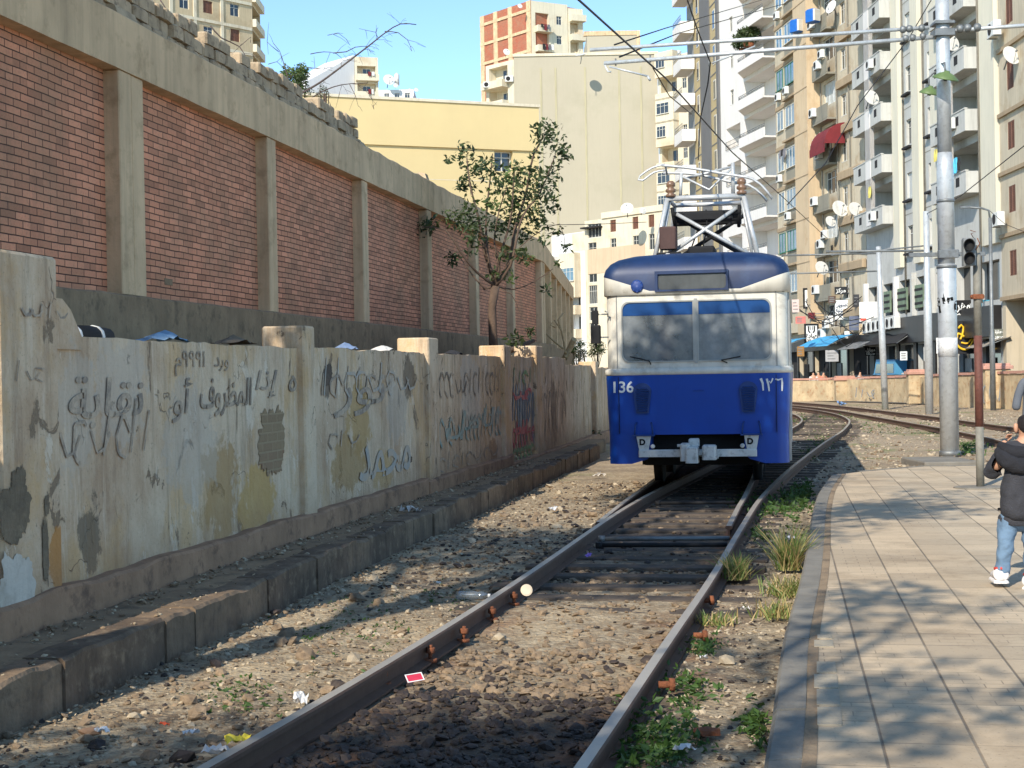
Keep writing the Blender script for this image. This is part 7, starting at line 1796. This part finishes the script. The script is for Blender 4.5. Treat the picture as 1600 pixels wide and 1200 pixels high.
# --- bare twiggy branches over the wall (a leafless tree behind it)
bt = empty('bare_tree', (0, 0, 0), 0, 'leafless tree behind the brick wall stretching one long thin branch over the yellow building', 'tree'); base = U * 24 - V * 9.5; bt.location = (base.x, base.y, 0)
Yb = 24.5
def BQ(px, py, dz=0.0): return Q(px, py, Yb + dz) - base
m = MB(); rng = random.Random(4)
fork = BQ(430, 190); m.tube([(0, 0, 0), BQ(380, 420) * .5 + Vector((0, 0, 0)), fork], [.12, .10, .06], 8) if False else m.tube([(0, 0, 0), (fork.x * .5, fork.y * .5, fork.z * .6), tuple(fork)], [.13, .1, .06], 8)
main = [(430, 190), (462, 154), (500, 128), (545, 96), (580, 70), (602, 50), (625, 38), (650, 38)]
brs = [(main, .024), ([(602, 50), (622, 50), (636, 62), (643, 80)], .009), ([(470, 166), (500, 145), (535, 133), (575, 130)], .014), ([(430, 190), (455, 150), (447, 110), (436, 80), (428, 68)], .014), ([(520, 82), (540, 80), (555, 73), (572, 72)], .01), ([(485, 85), (505, 80), (525, 84), (537, 95)], .008), ([(480, 105), (505, 108), (520, 104)], .007), ([(436, 80), (425, 72), (417, 66)], .007), ([(420, 100), (432, 96), (447, 110)], .007), ([(512, 55), (530, 53), (540, 60), (548, 70)], .006), ([(590, 60), (586, 50), (572, 48), (560, 45)], .006),
       ([(330, 40), (345, 60), (375, 72), (385, 95), (396, 118)], .014), ([(375, 72), (392, 58)], .006), ([(250, 0), (262, 18), (280, 48)], .012), ([(205, -5), (225, 10), (250, 12)], .01), ([(545, 130), (556, 150), (560, 165)], .006), ([(500, 145), (515, 160), (520, 172)], .005), ([(560, 133), (580, 150), (585, 170)], .005), ([(470, 166), (480, 190), (500, 180)], .006)]
for pts, r in brs:
    pp = [BQ(a + rng.uniform(-1, 1), b_ + rng.uniform(-1, 1), rng.uniform(-.15, .15)) for a, b_ in pts]; pp = smooth(pp, .12); m.tube(pp, [r * (1 - .7 * i / len(pp)) for i in range(len(pp))], 5)
    for k in range(len(pp) * 2 // 3):
        p = pp[rng.randrange(len(pp) // 3, len(pp))]; d = Vector((rng.gauss(.2, .6), rng.gauss(0, .4), rng.gauss(-.1, .7))).normalized(); L = rng.uniform(.08, .35); q = p + d * L; m.tube([p, p + d * L * .5 + Vector((0, 0, .02)), q], [.004, .003, .002], 4)
        if rng.random() < .5: e = q + Vector((rng.gauss(0, .06), 0, rng.gauss(-.05, .05))); m.tube([p + d * L * .5, e], [.003, .002], 4)
m.build('trunk', MT['twig'], bt)
# pale dry branches near the wall end
dr = empty('dry_shrub', tuple(Q(890, 590, 44)), 0, 'pale dry leafless stems leaning on the wall end left of the tram', 'shrub'); bb = dr.location.copy(); m = MB()
for pts, r in (([(882, 560), (890, 545), (897, 530)], .09), ([(884, 552), (878, 520), (872, 500), (880, 490)], .03), ([(880, 545), (862, 530), (852, 520)], .03), ([(876, 515), (866, 500), (860, 508), (868, 512)], .02), ([(890, 590), (895, 565), (900, 548)], .03), ([(900, 590), (906, 565), (904, 550)], .03), ([(905, 590), (914, 570), (912, 552)], .03), ([(898, 588), (900, 575), (908, 560)], .025)): m.tube([Q(a, b_, 44 + .3 * (k % 2)) - bb for k, (a, b_) in enumerate(pts)], r, 6)
m.build('stems', MT['drytwig'], dr)
# leafy weed shrub at the foot of the far lower wall
c = G(900, 690, .1); o = empty('shrub', (c.x, c.y, 0), 0, 'dark straggly leafy shrub at the foot of the lower wall just left of the tram', 'shrub'); rng = random.Random(8); m = MB(); tips = []
for k in range(9): branch_rec(m, Vector((rng.uniform(-.2, .2), rng.uniform(-.2, .2), 0)), Vector((rng.gauss(0, .5), rng.gauss(0, .3), 1)), rng.uniform(.4, .8), .012, 1, rng, tips, .5, .1)
m.build('stems', MT['twig'], o); m = MB()
for t in tips: leaves(m, t, .12, 16, .03, rng, 1, 0, 2.6)
m.build('foliage', MT['leaf'], o, fix=False)
# broken branches and foliage lying on the wall top near the tree
s_, z_ = WS(812, 552, 5.0); c = U * s_ - V * 5.0; o = empty('fallen_branch', (c.x, c.y, 2.05), -TH, 'thick dark broken branches piled on the wall behind the fourth post', 'branch'); m = MB(); m.tube([(-.4, -1.0, .05), (-.1, 0, .25), (.1, 1.0, .42)], [.07, .06, .04], 8); m.tube([(.1, -1.3, 0), (.0, .2, .12), (.05, 1.2, .16)], [.06, .05, .03], 8); m.tube([(-.1, 0, .25), (-.3, .4, .45), (-.35, .7, .5)], [.03, .02, .01], 6); m.build('limb', MT['bark'], o)
# big shade trees behind and left of the camera (they throw the dappled shade on track, tram and platform)
def shade_tree(tx, ty, crowns, label, seed):
    """crowns: (x, y, z, rx, ry, clumps, leaves per clump)"""
    o = empty('tree', (tx, ty, 0), 0, label, 'tree'); rng = random.Random(seed); m = MB(); H = crowns[0][2] - 1.5; m.tube([(0, 0, 0), (.1, .1, H * .5), (0, 0, H)], [.28, .2, .13], 10)
    lv = MB()
    for (x, y, z, rx, ry, n, nl) in crowns:
        c0 = Vector((x - tx, y - ty, z)); m.tube([(0, 0, H - 1), tuple(c0 * .5 + Vector((0, 0, H * .5))), tuple(c0)], [.11, .07, .03], 6)
        for k in range(n):
            d = Vector((rng.gauss(0, 1), rng.gauss(0, 1), rng.gauss(0, 1))).normalized() * rng.random() ** .4; c = c0 + Vector((d.x * rx, d.y * ry, d.z * 1.0))
            if k % 3 == 0: m.tube([tuple(c0), tuple((c + c0) / 2 + Vector((0, 0, .15))), tuple(c)], [.035, .02, .008], 5)
            leaves(lv, c, rng.uniform(.45, .8), nl, .085, rng, .7)
    m.build('trunk', MT['bark'], o); lv.build('crown', MT['leaf'], o, fix=False); return o
# ================================================================ GRAFFITI, LITTER, GRASS
def faded(name, rgb, amt=.55):
    g = NG(name); m_ = g.ramp(g.noise(5, 8, .75), .42, .58, 0.15, min(1, amt + .25)); st = g.ramp(g.noise(1, 6, .7, v=g.mapv((9, 9, .8))), .45, .65, 0, amt)
    return g.out(g.mix(g.math('MAXIMUM', m_, st), lin(rgb), lin((196, 176, 150))), .95)
gk = faded('faded_grey_paint', (124, 114, 104), .7); gk2 = faded('faded_black_paint', (104, 94, 84), .6); gt_ = faded('faded_turquoise_paint', (112, 156, 152), .6); gr_ = faded('pink_red_paint', (186, 52, 70), .3); gb_ = faded('teal_blue_paint', (60, 112, 138), .3); gg_ = faded('green_paint', (96, 146, 84), .3); gp_ = faded('pale_grey_paint', (166, 168, 162), .6)
GR = -DW + .009
def gtext(t, px0, px1, py0, py1, m_, off=0.0, shear=.15, bold=.012, dp=.0004):
    sA, zA = WS(px0, py1, DW); sB, _ = WS(px1, py0, DW); _, z0 = WS((px0 + px1) / 2, py1, DW); _, z1 = WS((px0 + px1) / 2, py0, DW)
    me = text_mesh(shape(t), 1.0, shear, bold, dp); xs_ = [v.co.x for v in me.vertices]; zs_ = [v.co.z for v in me.vertices]
    if not xs_: return
    a, b_, c, d = min(xs_), max(xs_), min(zs_), max(zs_)
    for v in me.vertices: X = (v.co.x - a) / (b_ - a); Z = (v.co.z - c) / (d - c); v.co = (X * (sB - sA), v.co.y, Z * (z1 - z0))
    me.materials.append(m_); ob('graffiti', me, gw, (GR + off, sA, z0), R(90))
def gscrib(px0, px1, py0, py1, n, lw_, m_, seed, off=0.0, slant=.8):
    sA, _ = WS(px0, py1, DW); sB, _ = WS(px1, py0, DW); _, z0 = WS((px0 + px1) / 2, py1, DW); _, z1 = WS((px0 + px1) / 2, py0, DW)
    m = MB(); scribble(m, 0, 0, sB - sA, z1 - z0, n, lw_, random.Random(seed), slant); o = m.build('graffiti', m_, gw, fix=False); o.location = (GR + off, sA, z0); o.rotation_euler = (0, 0, R(90))
gtext('نقابة', 106, 222, 588, 668, gk, .001); gtext('أو', 268, 300, 590, 660, gk, .002); gtext('المظروف', 312, 392, 590, 650, gk2, .001); gtext('إذا', 398, 432, 578, 622, gk, .002, .3)
gtext('ﻩ', 450, 462, 586, 612, gk2, .001); gtext('١٩٩٩م', 272, 318, 548, 588, gk2, .002, .1, .004); gtext('ورد', 334, 356, 558, 580, gk2, .001, .1, .002)
gscrib(100, 250, 620, 720, 7, .03, gk, 6, .001); gscrib(505, 610, 570, 620, 6, .04, gk, 7); gscrib(510, 650, 560, 620, 9, .04, gp_, 8, .001); gscrib(520, 560, 660, 700, 3, .03, gk, 9, .001)
gtext('نور', 520, 600, 585, 650, gk, .002); gtext('محمد', 560, 640, 690, 745, gp_, .002)
gscrib(690, 785, 565, 620, 14, .045, gk2, 10); gscrib(690, 785, 630, 690, 16, .06, gt_, 11, .001); gscrib(690, 785, 695, 725, 10, .035, gk, 12); gtext('الامل', 695, 780, 640, 680, gt_, .002)
gscrib(803, 836, 572, 600, 4, .07, gg_, 13, .001); gscrib(803, 838, 595, 660, 10, .10, gb_, 14); gscrib(804, 834, 600, 625, 3, .08, gr_, 15, .002); gscrib(803, 836, 655, 695, 8, .10, gr_, 16, .002); gscrib(804, 836, 690, 715, 6, .09, gg_, 17); gtext('سلام', 804, 836, 655, 690, gr_, .004); gscrib(804, 840, 575, 700, 12, .05, gb_, 18, .001)
gscrib(852, 882, 580, 680, 9, .06, gk2, 19)
gscrib(20, 88, 470, 500, 5, .02, gk, 20, .07); gscrib(12, 60, 560, 600, 3, .012, gk2, 21, .07)
# exposed brickwork, white and dark patches on the plaster
expb = brickmat('exposed_grey_brick', (150, 130, 98), (136, 116, 88), (160, 140, 108), .26, .085, .010, axis='x')
def blob(px, py, w_, h, m_, seed, off=0.0, name='plaster_patch', D=DW):
    s_, z_ = WS(px, py, D); rg = random.Random(seed); n = 90; P_ = []
    for k in range(n):
        t = 2 * math.pi * k / n; r = 1 + .34 * noise.noise(Vector((math.cos(t) * 1.6, math.sin(t) * 1.6, seed))) + .22 * noise.noise(Vector((math.cos(t) * 5, math.sin(t) * 5, seed))) + .10 * noise.noise(Vector((math.cos(t) * 14, math.sin(t) * 14, seed))) + .05 * rg.uniform(-1, 1)
        P_.append((w_ / 2 * r * math.copysign(abs(math.cos(t)) ** .8, math.cos(t)), h / 2 * r * math.copysign(abs(math.sin(t)) ** .8, math.sin(t))))
    me = curve_panel([P_], .001); me.materials.append(m_); ob(name, me, gw, (-D + .007 + off, s_, z_), R(90))
mort = simple('bare_mortar', (116, 102, 82), .95, 0, .3, 5, .9, 25, 0, (146, 130, 104), .5)
mort2 = simple('dark_mortar', (92, 80, 68), .95, 0, .3, 5, .9, 25, 0, (120, 104, 84), .5)
whp = simple('old_whitewash', (204, 196, 180), .95, 0, .08, 2, .4, 20, .4, (150, 136, 116), .5)
och = simple('ochre_stain', (182, 148, 92), .95, 0, .15, 2, .5, 20, .5, (150, 134, 112), .6)
blob(425, 690, .7, .6, expb, 1)
for a in ((512, 585, .3, .2, mort2, 6), (640, 718, .22, .08, mort2, 8), (480, 862, .3, .08, mort2, 17), (230, 902, .4, .05, mort2, 22)): blob(*a[:5], a[5], .001)
for a in ((28, 770, .20, .30, mort, 31), (20, 800, .34, .34, mort, 32), (70, 860, .07, .42, mort, 34), (72, 790, .07, .12, mort, 36), (24, 930, .40, .5, whp, 33)): blob(*a[:5], a[5], .001 * (a[5] % 3), D=DF)
blob(468, 640, .0, .0, mort, 40) if False else None
# ---- litter
def litter(px, py, w_, h, rgb, label, cat='litter', z=.02, seed=0, tilt=.25, flat=False):
    p = G(px, py, z); rg = random.Random(seed + int(px)); m = MB(); n = 5; amp = 0 if flat else min(w_, h) * .28
    for i in range(n + 1):
        for j in range(n + 1): m.v.append(((i / n - .5) * w_, (j / n - .5) * h, rg.uniform(-amp, amp)))
    for i in range(n):
        for j in range(n): b = i * (n + 1) + j; m.face((b, b + n + 1, b + n + 2, b + 1))
    mm = simple('litter_' + label.split()[0], rgb, .6, 0, .1, 20, 0); o = m.build('litter', mm, fix=False); o.location = (p.x, p.y, z + .015 + amp * .6); o.rotation_euler = (R(25) if flat else rg.uniform(-tilt, tilt), rg.uniform(-tilt, tilt), rg.uniform(0, 3) if not flat else .3)
    return tag(o, label, cat)
o = litter(648, 1063, .10, .075, (196, 52, 76), 'small red card with a white border lying by the left rail', 'card', .05, 0, .1, True)
m = MB(); me = curve_panel([[(-.05, -.0375), (.05, -.0375), (.05, .0375), (-.05, .0375)], [(-.043, -.03), (.043, -.03), (.043, .03), (-.043, .03)]], .001)
for v in me.vertices: v.co = (v.co.x, v.co.z, .002 + v.co.y)
me.materials.append(MT['wpaint']); ob('border', me, o)
litter(470, 1098, .11, .08, (214, 212, 206), 'crumpled white paper outside the left rail near the bottom'); litter(372, 1163, .12, .09, (214, 196, 60), 'yellow crisp packet against the left rail at the bottom', 'packet'); litter(338, 1180, .13, .08, (200, 198, 194), 'white plastic scrap beside the yellow packet')
litter(160, 1147, .06, .06, (220, 218, 214), 'white scrap beside the mauve stone'); litter(298, 1150, .08, .05, (216, 214, 212), 'white paper scrap left of the yellow packet'); litter(257, 1137, .05, .03, (200, 80, 40), 'tiny orange scrap in the rubble at the lower left'); litter(1070, 1175, .10, .06, (218, 216, 212), 'white paper between the weeds right of the right rail')
litter(1100, 1032, .09, .05, (222, 220, 214), 'white tissue by the green weeds next to the right rail'); litter(920, 870, .12, .05, (150, 110, 190), 'purple wrapper lying between the rails', 'wrapper'); litter(869, 712, .26, .16, (50, 120, 200), 'bright blue plastic scrap by the kerb beyond the fourth post', 'plastic scrap'); litter(683, 914, .06, .05, (226, 222, 212), 'tiny white card on the sunlit verge')
litter(680, 822, .12, .1, (190, 180, 150), 'cream paper on the shaded verge', ); litter(642, 800, .2, .16, (200, 196, 190), 'white bag lying on the pavement against the plinth', 'bag', .27); litter(865, 797, .14, .08, (206, 204, 200), 'white paper outside the left rail opposite the kerb bend'); litter(935, 745, .3, .12, (196, 186, 170), 'pale torn sheet left of the tram skirt'); litter(1165, 955, .08, .06, (222, 218, 210), 'white wrapper on the sunny verge by the kerb')
litter(1233, 845, .09, .09, (216, 216, 220), 'pale plastic bag caught in the tall grass tuft', 'bag', .25)
litter(320, 868, .1, .05, (214, 210, 202), 'white scrap on top of the narrow pavement', z=.28); litter(1315, 633, .5, .4, (120, 150, 190), 'pale blue scrap beside the far rails')
m = MB(); p = G(823, 926, .13); m.tube([(0, 0, 0), (0, .022, 0)], .045, 16); m.tube([(0, -.004, 0), (0, 0, 0)], .036, 16); o = m.build('lid', simple('cream_plastic', (226, 206, 176), .5, 0, .05, 3, 0)); o.location = (p.x, p.y, .15); o.rotation_euler = (R(-12), 0, R(10)); tag(o, 'round cream plastic lid leaning upright on the inside of the left rail', 'lid')
p = G(738, 936, .02); o = empty('bottle', (p.x, p.y, .05), 0, 'crushed clear plastic bottle outside the left rail on the sunny verge', 'bottle'); clr = glass('clear_plastic', (220, 228, 230), .2, .1, .3); m = MB(); M = Matrix.Rotation(R(90), 4, 'Y') @ Matrix.Rotation(R(15), 4, 'X'); m.lathe([(.03, -.13), (.034, -.1), (.03, -.05), (.034, 0), (.028, .05), (.033, .08), (.013, .13)], 12, M); m.build('body', clr, o); m = MB(); m.lathe([(.015, .13), (.015, .15)], 10, M); m.build('cap', MT['wpaint'], o)
# on top of the graffiti wall
def on_wall(px, py, D=DW + .12):
    s_, z_ = WS(px, py, D); v = U * s_ - V * D; v.z = z_; return v
c = on_wall(138, 520, DW + .25); o = empty('bag', (c.x, c.y, 2.06), -TH, 'rolled black and white bag lying on the wall beside the near pillar', 'bag'); m = MB(); m.lathe([(.02, -.30), (.07, -.28), (.08, 0), (.075, .22), (.03, .27)], 12, Matrix.Translation((0, 0, .05)) @ Matrix.Rotation(R(90), 4, 'X')); m.build('roll', MT['black'], o); m = MB(); m.lathe([(.083, -.1), (.085, -.06)], 12, Matrix.Translation((0, 0, .05)) @ Matrix.Rotation(R(90), 4, 'X')); m.lathe([(.07, .20), (.075, .25), (.03, .29)], 12, Matrix.Translation((0, 0, .05)) @ Matrix.Rotation(R(90), 4, 'X')); m.build('stripe', MT['wpaint'], o)
for px, py, w_, rgb, lb in ((255, 531, .5, (120, 150, 176), 'pale blue knotted cloth strip on top of the wall'), (705, 549, .55, (46, 46, 48), 'black cloth on the wall top right of the third post'), (598, 547, .45, (206, 202, 194), 'white plastic heap on the wall top left of the third post'), (540, 543, .25, (110, 130, 160), 'bluish rag on the wall top right of the second post'), (365, 528, .5, (120, 104, 84), 'brown earthy rag on the wall top left of the second post')):
    c = on_wall(px, py); rg = random.Random(int(px)); m = MB(); n = 10
    for i in range(n + 1):
        for j in range(5): m.v.append(((j - 2) * .06 + rg.uniform(-.02, .02), (i / n - .5) * w_, max(0, (.09 - abs(j - 2) * .03) * (1 - abs(i / n - .5) * 1.6)) + rg.uniform(0, .03)))
    for i in range(n):
        for j in range(4): b = i * 5 + j; m.face((b, b + 1, b + 6, b + 5))
    o = m.build('rag', simple('rag_' + lb.split()[0] + str(px), rgb, .9, 0, .2, 12, 0), fix=False); o.location = (c.x, c.y, 2.075); o.rotation_euler = (0, 0, -TH); tag(o, lb, 'rag')
# ---- grass tufts and weeds
def tuft(px, py, h, n, spread, label, dry=.25, z=0.0, lean=.35):
    p = G(px, py, z); o = empty('grass_tuft', (p.x, p.y, z), 0, label, 'grass tuft'); rg = random.Random(int(px * 3)); m = MB(); m.mats = [MT['grass'], MT['straw']]
    for k in range(n):
        m.cur = 1 if rg.random() < dry else 0
        b0 = Vector((rg.gauss(0, spread), rg.gauss(0, spread), 0)); L = h * rg.uniform(.35, 1.05); d = Vector((rg.gauss(0, lean), rg.gauss(0, lean), 1)).normalized(); s_ = Vector((rg.gauss(0, 1), rg.gauss(0, 1), 0)).normalized() * .0055
        k0 = len(m.v); bend = Vector((d.x, d.y, -.3)) * L * .4
        for t, w_ in ((0, 1), (.4, .9), (.75, .6), (1, .05)): c = b0 + d * L * t + bend * t * t; m.v += [tuple(c - s_ * w_), tuple(c + s_ * w_)]
        for i in range(3): m.face((k0 + 2 * i, k0 + 2 * i + 1, k0 + 2 * i + 3, k0 + 2 * i + 2))
    m.build('blades', None, o, fix=False); return o
tuft(1234, 890, .50, 330, .05, 'tall yellow green grass tuft leaning on the platform kerb', .35); tuft(1236, 930, .22, 260, .09, 'low bushy grass at the foot of the tall tuft by the kerb', .45); tuft(1152, 905, .30, 220, .045, 'medium grass tuft beside the right rail', .4)
tuft(1118, 975, .12, 120, .07, 'small grass clump by the right rail below the round nut', .3); tuft(1215, 965, .18, 160, .08, 'small dry grass clump at the kerb base', .5)
m = MB(); rg = random.Random(12)
def weed_area(px, py, rx, ry, n, size=.022, h=.05):
    for _ in range(n):
        a = rg.gauss(px, rx); b_ = rg.gauss(py, ry)
        if b_ < 610: continue
        p = G(a, b_, 0); l, r = between(p.y) if p.y < 40 else (0, 0)
        if p.y < 24 and l < p.x < r and not (px < 1150 and py < 800) and abs(p.x - r) < .12: continue
        leaves(m, Vector((p.x, p.y, hgt(p.x, p.y) + h * rg.random())), .035, 5, size * rg.uniform(.6, 1.3), rg, .5)
weed_area(1030, 1160, 34, 26, 165); weed_area(1075, 1080, 22, 16, 60); weed_area(1180, 1130, 12, 20, 55); weed_area(1100, 1015, 14, 8, 45, .02); weed_area(1215, 790, 26, 11, 210, .03, .08); weed_area(1250, 775, 9, 10, 110, .03, .1); weed_area(1185, 835, 8, 8, 45, .025); weed_area(1160, 785, 10, 6, 45, .025)
weed_area(560, 980, 60, 30, 80, .014, .02); weed_area(380, 1085, 40, 16, 55, .016, .02); weed_area(700, 935, 40, 14, 45, .014, .02); weed_area(980, 1180, 10, 14, 30)
weed_area(1285, 690, 12, 6, 100, .022, .05); weed_area(1300, 650, 18, 4, 150, .03, .04); weed_area(1420, 668, 60, 6, 210, .024, .04); weed_area(1250, 655, 8, 6, 60, .03, .05); weed_area(1512, 703, 12, 5, 130, .03, .12); weed_area(1265, 712, 8, 6, 60, .025, .05)
o = m.build('low_weeds', MT['weed'], fix=False); tag(o, 'low green weeds scattered along the verges and far tracks', 'weeds', None, 'stuff')
# dry litter flakes on the verges
m = MB(); rg = random.Random(31)
for _ in range(2600):
    y = 5 + 22 * rg.random() ** 1.4; l, r = between(y); e = -4.6 / math.cos(TH) + y * math.tan(TH)
    x = e + (l - e) * rg.random() if rg.random() < .7 else r + rg.random() * 1.1
    D_ = -(x * math.cos(TH) - y * math.sin(TH)); z = .275 if 3.95 < D_ < 4.5 else (hgt(x, y) + .02 if D_ < 3.85 else None)
    if z is None: continue
    s_ = rg.uniform(.006, .02); a = rg.random() * 6.28; b = len(m.v); t = rg.uniform(-.006, .006)
    m.v += [(x + s_ * math.cos(a), y + s_ * math.sin(a), z + t), (x - s_ * math.sin(a) * .5, y + s_ * math.cos(a) * .5, z), (x - s_ * math.cos(a), y - s_ * math.sin(a), z - t + .004), (x + s_ * math.sin(a) * .5, y - s_ * math.cos(a) * .5, z + .003)]; m.face((b, b + 1, b + 2, b + 3))
tag(m.build('leaf_litter', simple('dry_leaf_litter', (176, 156, 124), .9, 0, .45, 9, 0), fix=False), 'small dry leaves and scraps strewn along the verge and kerb', 'leaf litter', None, 'stuff')
# ---- the trees that shade the foreground stand left of and behind the camera, just out of the photo;
# their crowns are placed by following the sun back from the shaded ground (X, Y, height above ground of the shaded thing)
def crown(gx, gy, H, rx, ry, n, z=0.0, nl=110):
    k = (H - z) / -SDIR.z; return (gx - SDIR.x * k, gy - SDIR.y * k, H, rx, ry, n, nl)
shade_tree(-5.2, 3.2, [crown(1.0, 14.6, 8.5, 2.1, 2.7, 50), crown(-1.5, 15.8, 8.3, 1.3, 2.2, 24), crown(2.15, 19.3, 9.0, 1.4, 1.5, 46, 1.5, 150), crown(4.5, 17.4, 8.2, 1.2, .45, 6), crown(4.3, 16.2, 8.2, 1.0, .3, 3)], 'leafy street tree left of the track, out of the photo, shading the rails and tram', 1)
shade_tree(-5.0, -4.5, [crown(-1.0, 5.7, 7.2, 2.1, 1.5, 50), crown(1.7, 7.2, 7.0, .5, .35, 3), crown(2.3, 8.9, 7.2, .8, .15, 2), crown(-2.5, 6.3, 7.2, 1.0, .5, 10), crown(2.6, 10.4, 7.6, .9, .12, 1)], 'leafy tree behind the camera shading the near ballast and kerb', 2)
# unseen apartment row added behind the camera, so the windscreens mirror less bright sky
g = Bld('apartment_building', 'unseen apartment row added behind the camera for the tram windscreen to mirror', (45, -70), (-60, -70), 12, 13, tanw)
for k in range(3):
    for i in range(12): g.win(4 + i * 8.4, 5.8 + i * 8.4, 2 + k * 3.4, 3.6 + k * 3.4)
g.finish()
